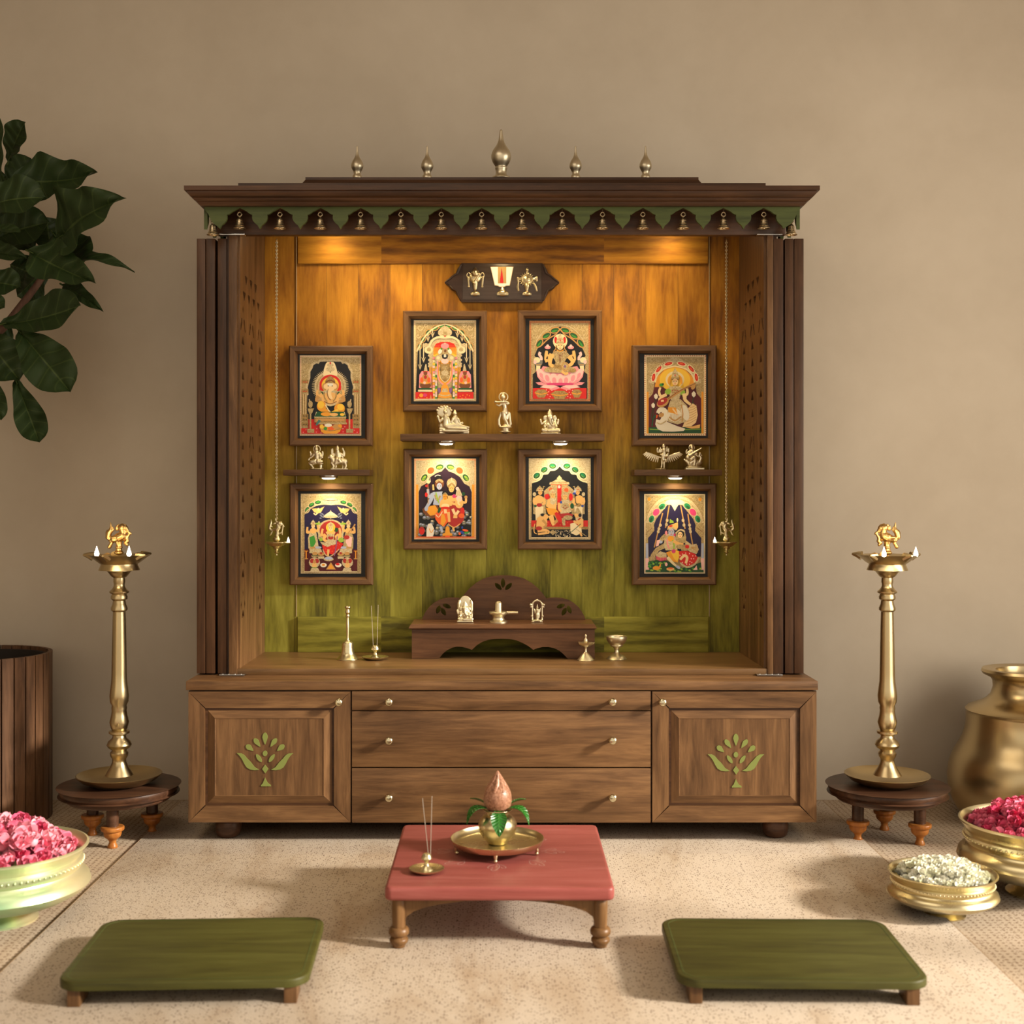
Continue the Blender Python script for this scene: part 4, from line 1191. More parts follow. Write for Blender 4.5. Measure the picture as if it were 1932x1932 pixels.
def hanging(px_, side):
    Y = 0.30
    x = WX(px_, Y)
    k = S_(Y)
    reg = (px_ - 630 * 70 / 1352, 960, 70 / 1352)
    zc = ZCEIL + 0.02
    t = thing('hanging_oil_lamp', (x, Y, WZ(978, Y)), 'brass bird oil lamp hanging on a chain at the %s inside the cabinet' % ('left' if side < 0 else 'right'), 'oil lamp', 'hanging bird lamps')
    b = nb()
    ztp, zbt = zc, WZ(980, Y)
    nlink = 150
    L = (ztp - zbt) / nlink
    for i in range(nlink):
        z = zbt + (i + 0.5) * L
        w = 0.0031
        if i % 2 == 0: vs = [(x - w, Y, z), (x, Y, z + L * 0.85), (x + w, Y, z), (x, Y, z - L * 0.85), (x - w, Y, z)]
        else: vs = [(x, Y - w, z), (x, Y, z + L * 0.85), (x, Y + w, z), (x, Y, z - L * 0.85), (x, Y - w, z)]
        tube(b, vs, 0.0014, 5, cap=False)
    obj('chain', fixn(b), M_IDOL, t, 180)
    s = Statue(reg, Y)
    mx = 630
    def X(v): return v if side < 0 else 2 * mx - v
    def CC(pts, d=0): s.CC([(X(q[0]), *q[1:]) for q in pts], d)
    CC([(600, 350, 24), (590, 420, 26), (630, 470, 40)]); s.S(X(740), 540, 100, 0, 1, 0.95, 0.8); CC([(660, 560, 66), (700, 680, 90), (640, 760, 90), (520, 760, 50), (460, 790, 36)])
    CC([(820, 560, 40), (870, 620, 34), (900, 650, 18)]); CC([(860, 620, 26), (850, 720, 26), (830, 830, 30), (830, 940, 22)]); CC([(830, 850, 26), (740, 900, 30)])
    CC([(440, 780, 36), (370, 720, 46), (390, 620, 50), (420, 540, 40), (430, 470, 30), (425, 390, 12)]); CC([(355, 700, 24), (345, 600, 20), (345, 545, 12)]); CC([(440, 640, 24), (490, 660, 14)]); CC([(520, 560, 36), (560, 530, 44)])
    CC([(470, 830, 26), (420, 920, 34), (375, 980, 16)]); CC([(650, 820, 70), (645, 920, 62), (640, 990, 84)])
    obj('bird', s.mesh(0.0011), M_BRASSB, t, 180)
    b = nb()
    q = reg[2] * k
    def zz(zy): return WZ(reg[1] + zy * reg[2], Y)
    xx = x
    pf = [(0, 1710), (26, 1690), (20, 1640), (34, 1620), (95, 1590), (60, 1570), (40, 1540), (50, 1520), (70, 1500), (60, 1480), (130, 1440), (110, 1420), (120, 1400), (180, 1385), (160, 1370), (250, 1340), (280, 1300), (390, 1235), (395, 1215), (380, 1205), (300, 1225), (0, 1235)]
    lathe(b, [(r * q, zz(zy)) for r, zy in pf], (xx, Y, 0), 36)
    xe = x - side * 500 * q
    tube(b, [(x - side * 330 * q, Y, zz(1238)), (x - side * 430 * q, Y, zz(1238)), (xe, Y, zz(1238))], [40 * q, 26 * q, 20 * q], 8)
    obj('tiered_dish', fixn(b), M_BRASSB, t, 40)
    b = nb(); lathe(b, [(0, zz(1215)), (60 * q, zz(1205)), (125 * q, zz(1130)), (130 * q, zz(1080)), (90 * q, zz(1040)), (60 * q, zz(1020)), (90 * q, zz(990)), (0, zz(970))], (x, Y, 0), 28); obj('bulb_stem', b, M_BRASSB, t, 60)
    b = nb(); flame(b, x - side * 425 * q, Y, zz(1222), 205 * q, 50 * q); obj('flame', b, M_FLAME, t, 180)
hanging(522, -1); hanging(1370.5, 1)
# ---------------------------------------------------------------- framed relief paintings
def make_gilt(name, a, c, d, rough=0.42):
    m, nt, b = newmat(name)
    v = coords(nt)
    n = noise(nt, v, 420, 3, 0.6, 1.5)
    r = ramp(nt, [(0.36, d), (0.50, a), (0.66, c)])
    nt.links.new(n, r.inputs[0])
    nt.links.new(r.outputs[0], b.inputs['Base Color'])
    b.inputs['Metallic'].default_value = 0.25
    b.inputs['Roughness'].default_value = rough
    bump(nt, b, n, 0.5, 0.0012)
    return m
PAL = {}
def pal(n, r, g, b_, rough=0.45):
    PAL[n] = plain('paint_' + n, srgb(r, g, b_), rough)
PAL['gilt'] = make_gilt('paint_gilt', (0.50, 0.36, 0.155), (0.74, 0.60, 0.33), (0.23, 0.145, 0.055))
PAL['giltpale'] = make_gilt('paint_gilt_pale', (0.66, 0.53, 0.30), (0.82, 0.72, 0.48), (0.40, 0.28, 0.13))
PAL['giltdeep'] = make_gilt('paint_gilt_deep', (0.42, 0.26, 0.08), (0.62, 0.42, 0.16), (0.16, 0.085, 0.028))
for a_ in (('cream', 240, 222, 178), ('black', 6, 6, 12), ('navy', 26, 16, 62), ('plum', 40, 10, 36), ('maroon', 92, 14, 22), ('red', 214, 30, 20), ('brick', 176, 40, 34), ('pink', 240, 150, 160), ('blush', 250, 200, 195),
           ('magenta', 214, 60, 120), ('green', 60, 150, 50), ('dgreen', 20, 80, 40), ('emerald', 20, 130, 80), ('yellow', 246, 200, 60), ('amber', 236, 160, 40), ('orange', 236, 96, 36), ('skin', 238, 186, 110), ('skinlight', 246, 214, 160),
           ('sky', 176, 186, 214), ('white', 240, 232, 214), ('brown', 120, 66, 28), ('teal', 60, 120, 120), ('grey', 120, 120, 112), ('lime', 150, 190, 60), ('violet', 130, 90, 150), ('blue', 40, 70, 160), ('tan', 200, 150, 84)):
    pal(*a_)
PN = list(PAL)
PM = [PAL[n] for n in PN]

class Pic:
    def __init__(self, x0, y0, Y):
        self.x0, self.y0, self.Y = x0, y0, Y
        self.q = 130 / 1477.0
        self.bm = nb()
        self.lay = 0
        self.mir = None
    def w(self, p):
        return (WX(self.x0 + p[0] * self.q, self.Y), WZ(self.y0 + p[1] * self.q, self.Y))
    def p(self, pts, c, both=None):
        for m in ((0, 1) if both else (0,)):
            q = pts if not m else [(2 * both - x, y) for x, y in pts][::-1]
            self.lay += 1
            y = self.Y - 0.00004 * self.lay
            prism(self.bm, [[self.w(t) for t in q]], y, y + 0.0006, PN.index(c), back=False)
    def e(self, cx, cy, rx, ry, c, rot=0, both=None, n=18):
        a = math.radians(rot)
        pts = []
        for k in range(n):
            t = 2 * PI * k / n
            u, v = rx * math.cos(t), ry * math.sin(t)
            pts.append((cx + u * math.cos(a) - v * math.sin(a), cy + u * math.sin(a) + v * math.cos(a)))
        self.p(pts, c, both)
    def l(self, pts, w, c, both=None, sm=3):
        """stroke; w may be a list"""
        ws = w if isinstance(w, (list, tuple)) else [w] * len(pts)
        q = smooth_prof([(x, y, ww) for (x, y), ww in zip(pts, ws)], sm) if len(pts) > 2 else [(pts[0][0], pts[0][1], ws[0]), (pts[1][0], pts[1][1], ws[1])]
        A, B = [], []
        for i, (x, y, ww) in enumerate(q):
            dx = q[min(i + 1, len(q) - 1)][0] - q[max(i - 1, 0)][0]
            dy = q[min(i + 1, len(q) - 1)][1] - q[max(i - 1, 0)][1]
            L = math.hypot(dx, dy) or 1
            A.append((x - dy / L * ww / 2, y + dx / L * ww / 2)); B.append((x + dy / L * ww / 2, y - dx / L * ww / 2))
        self.p(A + B[::-1], c, both)
    def r(self, x0, y0, x1, y1, c, both=None):
        self.p([(x0, y0), (x1, y0), (x1, y1), (x0, y1)], c, both)
    def dots(self, pts, r, c):
        for x, y in pts: self.e(x, y, r, r, c, n=6)
    def border(self, x0, y0, x1, y1, base, tick, step=26, tw=10, dep=26, round_=False):
        self.r(x0, y0, x1, y1, base)
        self.lay += 1
        y = self.Y - 0.00004 * self.lay
        def tk(a, b_, c, d):
            prism(self.bm, [[self.w(t) for t in ((a, b_), (c, b_), (c, d), (a, d))]], y, y + 0.0006, PN.index(tick), back=False)
        n = int((x1 - x0 - 20) / step)
        for i in range(n + 1):
            xx = x0 + 10 + (x1 - x0 - 20) * i / n
            tk(xx - tw / 2, y0 + 8, xx + tw / 2, y0 + 8 + dep); tk(xx - tw / 2, y1 - 8 - dep, xx + tw / 2, y1 - 8)
        n = int((y1 - y0 - 60) / step)
        for i in range(n + 1):
            yy = y0 + 44 + (y1 - y0 - 88) * i / n
            tk(x0 + 6, yy - tw / 2, x0 + 6 + dep, yy + tw / 2); tk(x1 - 6 - dep, yy - tw / 2, x1 - 6, yy + tw / 2)
    def swirl(self, pts, c='giltpale', w=9):
        for x, y, r in pts:
            self.l([(x + r * math.cos(a * 0.9) * (1 - a / 9), y + r * math.sin(a * 0.9) * (1 - a / 9)) for a in range(8)], w, c)
    def gems(self, pts, c, rim='cream', rx=62, ry=42, hl=None):
        for x, y, rot in pts:
            self.e(x, y, rx + 22, ry + 20, rim, rot); self.e(x, y, rx, ry, c, rot)
            if hl: self.l([(x - rx * .6 * math.cos(math.radians(rot)), y - rx * .6 * math.sin(math.radians(rot)) + 8), (x, y + ry * .45), (x + rx * .6 * math.cos(math.radians(rot)), y + rx * .6 * math.sin(math.radians(rot)) + 8)], 9, hl)
    def face(self, cx, cy, r, skin, hair='black', eye='black'):
        self.e(cx, cy, r * 0.86, r * 1.08, skin)
        for sx in (-1, 1):
            self.e(cx + sx * r * 0.38, cy - r * 0.08, r * 0.2, r * 0.1, eye, n=8)
            self.l([(cx + sx * r * 0.18, cy - r * 0.32), (cx + sx * r * 0.4, cy - r * 0.40), (cx + sx * r * 0.62, cy - r * 0.30)], r * 0.09, 'brown')
        self.l([(cx, cy - r * 0.05), (cx + r * 0.07, cy + r * 0.28), (cx - r * 0.05, cy + r * 0.32)], r * 0.09, 'tan')
        self.l([(cx - r * 0.24, cy + r * 0.56), (cx, cy + r * 0.64), (cx + r * 0.24, cy + r * 0.56)], r * 0.13, 'red')
        self.e(cx, cy - r * 0.52, r * 0.09, r * 0.16, 'red', n=8)
    def crown(self, cx, cy, w, h, c='gilt', trim='giltpale'):
        self.p([(cx - w, cy), (cx - w * 0.9, cy - h * 0.35), (cx - w * 0.6, cy - h * 0.62), (cx - w * 0.25, cy - h * 0.78), (cx, cy - h), (cx + w * 0.25, cy - h * 0.78), (cx + w * 0.6, cy - h * 0.62), (cx + w * 0.9, cy - h * 0.35), (cx + w, cy)], c)
        self.l([(cx - w, cy - 4), (cx, cy - h * 0.14), (cx + w, cy - 4)], h * 0.14, trim)
        self.l([(cx - w * .7, cy - h * .4), (cx, cy - h * 0.46), (cx + w * .7, cy - h * .4)], h * 0.09, trim)
        self.e(cx, cy - h * 0.3, w * 0.16, h * 0.09, 'red', n=8)

def framed(px0, py0, px1, py1, label, draw, region):
    YQ = YB - 0.0005
    yf = YB - 0.032
    xa, xb, za, zb = WX(px0, yf), WX(px1, yf), WZ(py1, yf), WZ(py0, yf)
    t = thing('framed_painting', ((xa + xb) / 2, YB, (za + zb) / 2), label, 'framed painting', 'relief paintings in the cabinet')
    # mitred moulding: outer edge, crest, slope to the inner edge
    fwid = 0.0252
    prof = [(0.0, YQ), (0.0, yf + 0.004), (0.004, yf), (0.0175, yf + 0.001), (0.0195, yf + 0.005), (fwid, yf + 0.0175), (fwid, YQ)]
    b = nb()
    R = []
    for ins, y in prof:
        R.append([b.verts.new(v) for v in ((xa + ins, y, za + ins), (xb - ins, y, za + ins), (xb - ins, y, zb - ins), (xa + ins, y, zb - ins))])
    for A, B in zip(R, R[1:]):
        for k in range(4):
            f = b.faces.new((A[k], A[(k + 1) % 4], B[(k + 1) % 4], B[k])); f.material_index = 0 if k in (0, 2) else 1
    obj('frame', fixn(b), [M_WX, M_WZ], t, 25)
    b = nb(); box(b, (xa + fwid - 0.003, YB - 0.011, za + fwid - 0.003), (xb - fwid + 0.003, YQ, zb - fwid + 0.003)); obj('mat_board', b, M_BLACK, t)
    pc = Pic(region[0], region[1], YB - 0.012)
    draw(pc)
    obj('painting', fixn(pc.bm), PM, t, 20)
    return t

def hump(cx, pts):
    """arch outline from its left half (listed bottom to top), mirrored about cx"""
    return pts + [(2 * cx - x, y) for x, y in pts[::-1]]

def pic_elephant(d):
    d.border(65, 120, 1380, 1840, 'cream', 'brick', 24, 9, 24)
    d.r(98, 160, 1348, 1800, 'gilt')
    d.swirl([(180, 250, 60), (1270, 250, 60), (170, 400, 60), (1290, 400, 60), (300, 230, 40), (1150, 230, 40), (160, 540, 50), (1300, 540, 50)])
    f = hump(722, [(218, 1490), (222, 980), (255, 960), (235, 800), (262, 700), (290, 600), (290, 470), (335, 400), (355, 330), (420, 290), (470, 300), (500, 255), (620, 252)])
    d.p([(722 + (x - 722) * 1.09, 1490 + (y - 1490) * 1.035) for x, y in f], 'giltpale')
    d.p(f, 'black')
    for y in (690, 890, 1420, 1500, 1600):
        d.r(100, y - 45, 250, y + 35, 'giltdeep', both=722)
        for x in (140, 175, 210): d.e(x, y, 10, 12, 'red' if y < 1000 else 'black', both=722, n=6)
    d.r(122, 950, 215, 1380, 'giltdeep', both=722); d.r(140, 950, 152, 1380, 'cream', both=722); d.r(185, 950, 197, 1380, 'cream', both=722)
    d.r(250, 1490, 1200, 1680, 'red'); d.r(100, 1680, 1345, 1800, 'red')
    d.dots([(140, 1770), (200, 1715), (430, 1690), (420, 1765), (520, 1780), (990, 1690), (995, 1760), (1030, 1650), (1235, 1725), (1295, 1770), (560, 1700)], 13, 'pink')
    # rayed halo
    for k in range(44):
        a = math.radians(-35 + 250 * k / 43)
        c_, s_ = math.cos(a), math.sin(a)
        d.l([(722 + 320 * c_, 790 - 320 * s_), (722 + 395 * c_, 790 - 375 * s_)], [22, 8], 'giltpale')
    d.e(722, 790, 335, 335, 'giltpale', n=36); d.e(722, 790, 300, 300, 'gilt', n=36); d.e(722, 790, 262, 270, 'giltpale', n=30)
    d.p(hump(722, [(570, 560), (580, 440), (600, 370), (625, 300), (660, 262)]), 'cream'); d.e(722, 330, 70, 44, 'giltpale'); d.e(722, 420, 100, 50, 'giltpale'); d.e(722, 288, 16, 24, 'red'); d.e(722, 480, 12, 12, 'dgreen')
    d.e(722, 750, 232, 215, 'red', n=30); d.r(490, 780, 955, 920, 'red'); d.e(722, 760, 185, 172, 'yellow', n=30)
    # body
    d.e(722, 1020, 300, 160, 'giltpale'); d.e(500, 960, 70, 95, 'gilt', both=722); d.e(545, 940, 30, 40, 'dgreen', both=722)
    d.l([(560, 960), (470, 1010), (440, 930), (460, 860)], [90, 70, 55, 40], 'skin', both=722); d.l([(480, 1000), (430, 1080), (560, 1110)], [90, 80, 60], 'tan', both=722)
    d.e(722, 1060, 190, 150, 'skin'); d.l([(600, 1150), (722, 1195), (850, 1150)], 40, 'giltpale'); d.l([(590, 1110), (722, 1160), (860, 1110)], 16, 'brown')
    d.e(535, 1210, 100, 110, 'amber'); d.e(520, 1180, 70, 80, 'yellow'); d.l([(560, 1280), (650, 1350), (720, 1400)], [130, 100, 60], 'amber')
    d.e(920, 1260, 115, 110, 'amber'); d.e(945, 1230, 75, 70, 'yellow'); d.l([(900, 1320), (780, 1360), (700, 1395)], [110, 90, 60], 'yellow')
    d.l([(620, 1180), (680, 1290), (760, 1370)], 26, 'cream')
    d.l([(960, 1350), (1000, 1390), (950, 1410)], 60, 'skin'); d.l([(500, 1360), (500, 1400)], 60, 'skin')
    # head
    d.e(610, 790, 62, 75, 'tan', both=722); d.e(620, 790, 40, 52, 'skinlight', both=722)
    d.e(722, 790, 108, 105, 'skinlight'); d.e(722, 740, 60, 46, 'white')
    d.p(hump(722, [(610, 720), (620, 660), (660, 600), (700, 570)]), 'giltdeep'); d.l([(620, 705), (722, 655), (825, 705)], 28, 'brown')
    d.l([(722, 830), (705, 930), (730, 1020), (770, 1050)], [95, 75, 60, 30], 'skinlight'); d.l([(680, 840), (660, 940), (690, 1040), (740, 1080)], 10, 'brown')
    d.e(680, 778, 14, 9, 'black', both=722, n=8)
    d.l([(590, 900), (600, 1020), (660, 1110)], 22, 'giltdeep', both=722)
    # seat
    d.p([(430, 1330), (1020, 1330), (1065, 1440), (380, 1440)], 'dgreen'); d.l([(430, 1335), (380, 1445), (1065, 1445), (1020, 1335)], 14, 'cream', sm=1)
    d.e(640, 1380, 120, 45, 'amber'); d.e(800, 1390, 90, 36, 'skin'); d.e(980, 1390, 50, 30, 'yellow')
    d.r(385, 1450, 1060, 1560, 'giltdeep'); d.r(420, 1480, 1030, 1530, 'tan'); d.r(460, 1560, 1080, 1600, 'gilt')
    d.p([(490, 1630), (980, 1630), (930, 1760), (860, 1800), (600, 1800), (530, 1760)], 'amber'); d.l([(490, 1680), (722, 1740), (985, 1680)], 18, 'giltdeep')
    d.e(540, 1650, 44, 46, 'yellow'); d.e(680, 1620, 80, 36, 'white'); d.e(620, 1690, 40, 34, 'green'); d.e(740, 1690, 70, 40, 'orange'); d.e(860, 1650, 90, 50, 'tan'); d.e(930, 1630, 40, 36, 'amber')
    d.l([(500, 1510), (420, 1620)], [60, 30], 'teal')
    for x in (300, 1135):
        d.l([(x, 1280), (x, 1700)], 34, 'gilt'); d.p([(x - 60, 1260), (x + 75, 1260), (x + 40, 1350), (x, 1400), (x - 35, 1350)], 'gilt'); d.e(x, 1170, 48, 76, 'gilt'); d.l([(x + (20 if x > 700 else -15), 1120), (x + (30 if x > 700 else -25), 1060)], 22, 'giltpale'); d.r(x - 70, 1700, x + 80, 1780, 'gilt'); d.l([(x - 70, 1740), (x + 80, 1740)], 14, 'giltdeep')

def pic_standing(d):
    d.border(65, 105, 1400, 1840, 'cream', 'tan', 22, 8, 30)
    d.r(105, 155, 1365, 1805, 'gilt')
    d.swirl([(200, 260, 70), (1270, 260, 70), (320, 210, 50), (1150, 210, 50), (160, 440, 50), (1320, 440, 50)], 'cream')
    d.p(hump(735, [(110, 1640), (150, 760), (215, 590), (310, 440), (440, 300), (600, 225), (735, 190)]), 'black')
    d.gems([(188, 665, -72), (265, 512, -60), (372, 370, -48), (525, 272, -22), (670, 225, -12)], 'dgreen', 'tan', 66, 40); d.gems([(1282, 665, 72), (1205, 512, 60), (1098, 370, 48), (945, 272, 22), (800, 225, 12)], 'dgreen', 'tan', 66, 40)
    for x, y, r_ in ((188, 680, -72), (262, 525, -60), (372, 385, -48), (525, 285, -22), (670, 238, -12)): d.e(x, y, 44, 20, 'green', r_, both=735)
    d.l([(130, 780), (215, 600), (310, 450), (450, 310), (600, 225), (735, 190)], 30, 'cream', both=735)
    for x, y in ((200, 1080), (275, 930), (370, 480), (470, 390)):
        d.l([(x, 600 if y > 700 else y - 80), (x, y)], 18, 'cream', both=735); d.p([(x - 48, y - 40), (x, y + 20), (x + 48, y - 40), (x + 20, y + 40), (x, y + 90), (x - 20, y + 40)], 'giltpale', both=735)
    # ornate throne arch
    d.p(hump(735, [(395, 1640), (400, 830), (300, 790), (290, 650), (390, 600), (430, 530), (560, 450), (735, 430)]), 'giltpale')
    d.e(385, 740, 92, 84, 'cream', both=735); d.e(390, 735, 45, 42, 'gilt', both=735); d.e(325, 640, 46, 46, 'giltpale', both=735)
    for y in (860, 960, 1040, 1090): d.e(430, y, 62, 34, 'giltpale', both=735)
    d.r(400, 1110, 480, 1640, 'amber', both=735); d.r(430, 1110, 446, 1640, 'giltdeep', both=735)
    d.p(hump(735, [(485, 860), (490, 700), (540, 610), (640, 575)]), 'amber'); d.p(hump(735, [(500, 690), (545, 610), (640, 575)]), 'red')
    for x in range(520, 740, 26): d.l([(x, 640), (x, 780)], 8, 'orange', both=735)
    d.e(735, 370, 150, 100, 'cream'); d.e(735, 300, 90, 70, 'giltpale'); d.e(735, 400, 70, 50, 'gilt'); d.e(640, 380, 55, 55, 'giltpale', both=735); d.e(735, 460, 18, 24, 'red')
    d.l([(400, 660), (470, 530), (600, 470), (735, 490)], 44, 'cream', both=735)
    # side garlands
    for i, y in enumerate(range(900, 1760, 60)):
        c = ('pink', 'cream', 'yellow', 'blush', 'amber')[i % 5]
        d.r(472, y, 520, y + 54, c, both=735); d.r(528, y + 20, 566, y + 74, ('blush', 'white', 'green', 'yellow')[i % 4], both=735)
        d.e(500, y + 58, 20, 8, 'green', both=735, n=8)
    # body
    d.p(hump(735, [(600, 1560), (570, 1300), (575, 1000), (600, 860), (660, 760)]), 'gilt')
    d.e(600, 920, 75, 80, 'giltpale', both=735); d.e(590, 915, 35, 36, 'cream', both=735)
    d.p(hump(735, [(700, 1500), (600, 1400), (580, 1100), (600, 980)]), 'amber'); d.p(hump(735, [(705, 1440), (640, 1380), (620, 1150), (640, 1040)]), 'giltdeep')
    d.e(735, 1240, 80, 60, 'giltpale'); d.e(735, 1130, 60, 44, 'gilt'); d.e(680, 1320, 44, 40, 'gilt', both=735)
    d.l([(575, 980), (580, 1300), (640, 1440), (735, 1500)], 26, 'pink', both=735); d.l([(610, 980), (620, 1280), (670, 1390), (735, 1440)], 12, 'cream', both=735)
    d.l([(600, 1560), (640, 1700)], 60, 'violet', both=735); d.p(hump(735, [(640, 1660), (660, 1540), (700, 1480)]), 'amber'); d.p(hump(735, [(670, 1650), (690, 1570)]), 'giltpale')
    d.e(735, 985, 80, 60, 'blush'); d.e(735, 880, 64, 66, 'black'); d.r(712, 840, 735, 905, 'white'); d.r(740, 840, 762, 905, 'white')
    d.p(hump(735, [(675, 840), (680, 730), (700, 720)]), 'gilt'); d.e(735, 660, 88, 60, 'pink'); d.l([(735, 620), (735, 590)], [30, 8], 'cream'); d.e(740, 770, 24, 30, 'brown')
    d.e(630, 780, 40, 60, 'white', 30, both=735); d.e(660, 725, 20, 22, 'green', both=735); d.l([(500, 880), (590, 830)], 36, 'yellow', both=735)
    for y in (1010, 1040, 1130, 1170): d.r(600, y, 650, y + 12, 'black', both=735)
    d.p(hump(735, [(580, 1790), (600, 1700), (640, 1650)]), 'amber'); d.l([(600, 1700), (735, 1730), (870, 1700)], 22, 'giltpale'); d.l([(590, 1760), (735, 1790), (880, 1760)], 18, 'giltdeep')
    # side figures
    for mx in (0, 1):
        o = (lambda x: x) if not mx else (lambda x: 1480 - x)
        d.p([(o(180), 1560), (o(185), 1400), (o(190), 1280), (o(240), 1200), (o(390), 1200), (o(440), 1290), (o(450), 1560)], 'pink'); d.e(o(318), 1480, 130, 100, 'giltdeep'); d.e(o(318), 1510, 120, 70, 'brown'); d.e(o(318), 1440, 110, 40, 'amber')
        d.e(o(318), 1350, 76, 90, 'tan'); d.e(o(240), 1390, 36, 56, 'orange'); d.e(o(390), 1390, 36, 56, 'orange'); d.e(o(318), 1330, 34, 40, 'brick'); d.e(o(300), 1450, 30, 30, 'blush')
        d.e(o(318), 1245, 42, 44, 'brown'); d.l([(o(270), 1220), (o(318), 1195), (o(366), 1220)], 26, 'red'); d.l([(o(322), 1200), (o(330), 1050)], [80, 20], 'giltpale')
        d.p([(o(160), 1600), (o(200), 1560), (o(440), 1560), (o(460), 1600)], 'dgreen'); d.r(min(o(160), o(465)), 1600, max(o(160), o(465)), 1640, 'cream')
    d.r(105, 1650, 480, 1800, 'red'); d.r(1000, 1650, 1345, 1800, 'red')
    d.e(230, 1720, 44, 40, 'amber'); d.e(310, 1715, 44, 36, 'magenta'); d.p([(410, 1790), (432, 1700), (455, 1790)], 'tan'); d.dots([(170, 1770), (350, 1770), (1060, 1740), (1120, 1720), (1180, 1760), (1260, 1730), (1100, 1780), (1210, 1710)], 13, 'amber')
    d.r(105, 1795, 1365, 1812, 'cream')

def pic_lotus(d):
    d.border(78, 115, 1385, 1840, 'tan', 'brick', 24, 10, 34)
    d.r(115, 170, 1345, 1800, 'gilt')
    d.swirl([(220, 270, 90), (1240, 270, 90), (400, 230, 60), (1070, 230, 60), (190, 430, 70), (1280, 430, 70)], 'giltpale', 8)
    d.p(hump(735, [(150, 1790), (150, 1260), (210, 1210), (170, 900), (250, 720), (350, 500), (520, 330), (735, 240)]), 'black')
    d.p([(150, 820), (215, 900), (170, 1000), (215, 1210), (150, 1260), (120, 1260), (120, 820)], 'gilt', both=735)
    d.gems([(290, 600, -55), (440, 435, -30), (625, 320, -14)], 'dgreen', 'tan', 90, 48, 'lime'); d.gems([(1180, 600, 55), (1030, 435, 30), (845, 320, 14)], 'dgreen', 'tan', 90, 48, 'lime')
    for x, y, r_ in ((280, 625, -55), (430, 455, -30), (615, 335, -14)): d.e(x, y, 60, 18, 'green', r_, both=735)
    d.l([(225, 700), (320, 660), (420, 560), (520, 480), (640, 410), (735, 290)], 24, 'tan', both=735); d.l([(200, 640), (260, 500), (400, 330), (560, 240), (735, 200)], 18, 'giltpale', both=735)
    # two small elephants' trunks
    for m in (0, 1):
        o = (lambda x: x) if not m else (lambda x: 1470 - x)
        d.e(o(270), 1000, 90, 100, 'grey'); d.e(o(240), 960, 70, 60, 'cream'); d.l([(o(330), 960), (o(330), 900), (o(290), 840), (o(310), 790)], [60, 56, 56, 60], 'blush'); d.l([(o(270), 1080), (o(260), 1200)], [90, 80], 'cream'); d.e(o(200), 1000, 36, 44, 'blush'); d.l([(o(220), 1060), (o(330), 1060)], 18, 'tan')
    # lotus seat
    d.p(hump(735, [(470, 1490), (330, 1420), (250, 1320), (225, 1190), (330, 1150), (370, 1090), (560, 1120)]), 'pink')
    for x, y, rx, ry, rot in ((330, 1260, 70, 130, -30), (450, 1310, 80, 130, -18), (600, 1360, 84, 120, -8), (735, 1380, 84, 120, 0)):
        d.e(x, y, rx, ry, 'blush', rot, both=735 if x != 735 else None); d.e(x + 10, y + 40, rx * .55, ry * .6, 'pink', rot, both=735 if x != 735 else None)
    d.e(735, 1475, 330, 30, 'magenta')
    d.p([(210, 1440), (330, 1430), (470, 1490), (380, 1510), (270, 1490)], 'pink', both=735); d.p([(300, 1545), (400, 1495), (600, 1500), (690, 1520), (540, 1560)], 'blush', both=735); d.p([(500, 1600), (560, 1540), (700, 1530), (735, 1560), (620, 1600)], 'pink', both=735)
    d.r(150, 1560, 1300, 1790, 'red'); d.p([(500, 1600), (560, 1540), (700, 1530), (735, 1560), (620, 1600)], 'pink', both=735); d.p([(300, 1545), (400, 1495), (600, 1500), (690, 1520), (540, 1575)], 'blush', both=735)
    d.dots([(440, 1600), (490, 1640), (470, 1700), (520, 1740), (500, 1790), (560, 1610), (870, 1610), (930, 1650), (960, 1700), (900, 1740), (950, 1770), (1000, 1610)], 12, 'blush')
    for x, y, w in ((330, 1660, 140), (725, 1690, 190), (1090, 1660, 110)):
        d.p([(x - w, y - 10), (x - w * .5, y - 70), (x + w * .5, y - 70), (x + w, y - 10), (x + w * .7, y + 60), (x + w * .5, y + 105), (x - w * .5, y + 105), (x - w * .7, y + 60)], 'giltdeep'); d.l([(x - w, y), (x, y + 30), (x + w, y)], 18, 'amber')
    # goddess
    d.l([(520, 860), (440, 980), (440, 820), (450, 760)], [90, 80, 70, 50], 'skin', both=735); d.e(468, 690, 66, 36, 'pink'); d.e(965, 690, 66, 36, 'pink'); d.e(468, 660, 30, 34, 'blush'); d.e(965, 660, 30, 34, 'blush')
    d.p(hump(735, [(600, 1130), (640, 1000), (590, 920), (520, 870), (600, 780), (690, 750)]), 'gilt')
    d.l([(560, 830), (520, 960), (520, 1080)], [110, 90, 60], 'skin'); d.l([(920, 880), (1000, 980), (960, 1060), (830, 1090)], [90, 80, 70, 50], 'skin')
    d.e(735, 1160, 340, 76, 'gilt'); d.e(640, 1120, 150, 70, 'giltdeep'); d.e(560, 1180, 170, 50, 'gilt'); d.e(1000, 1190, 80, 40, 'giltdeep'); d.e(560, 1080, 40, 40, 'skin')
    d.e(840, 1100, 82, 100, 'tan'); d.e(840, 1095, 60, 76, 'gilt'); d.e(840, 1095, 24, 30, 'violet'); d.l([(770, 1200), (850, 1260), (900, 1230)], 50, 'skin')
    for k in range(5): d.l([(640 + k * 18, 790 + k * 10), (735, 870 + k * 38), (830 - k * 18, 790 + k * 10)], 12, 'giltpale' if k % 2 else 'brown')
    d.e(735, 560, 155, 160, 'cream'); d.e(640, 530, 30, 70, 'red', both=735); d.e(735, 690, 90, 70, 'black')
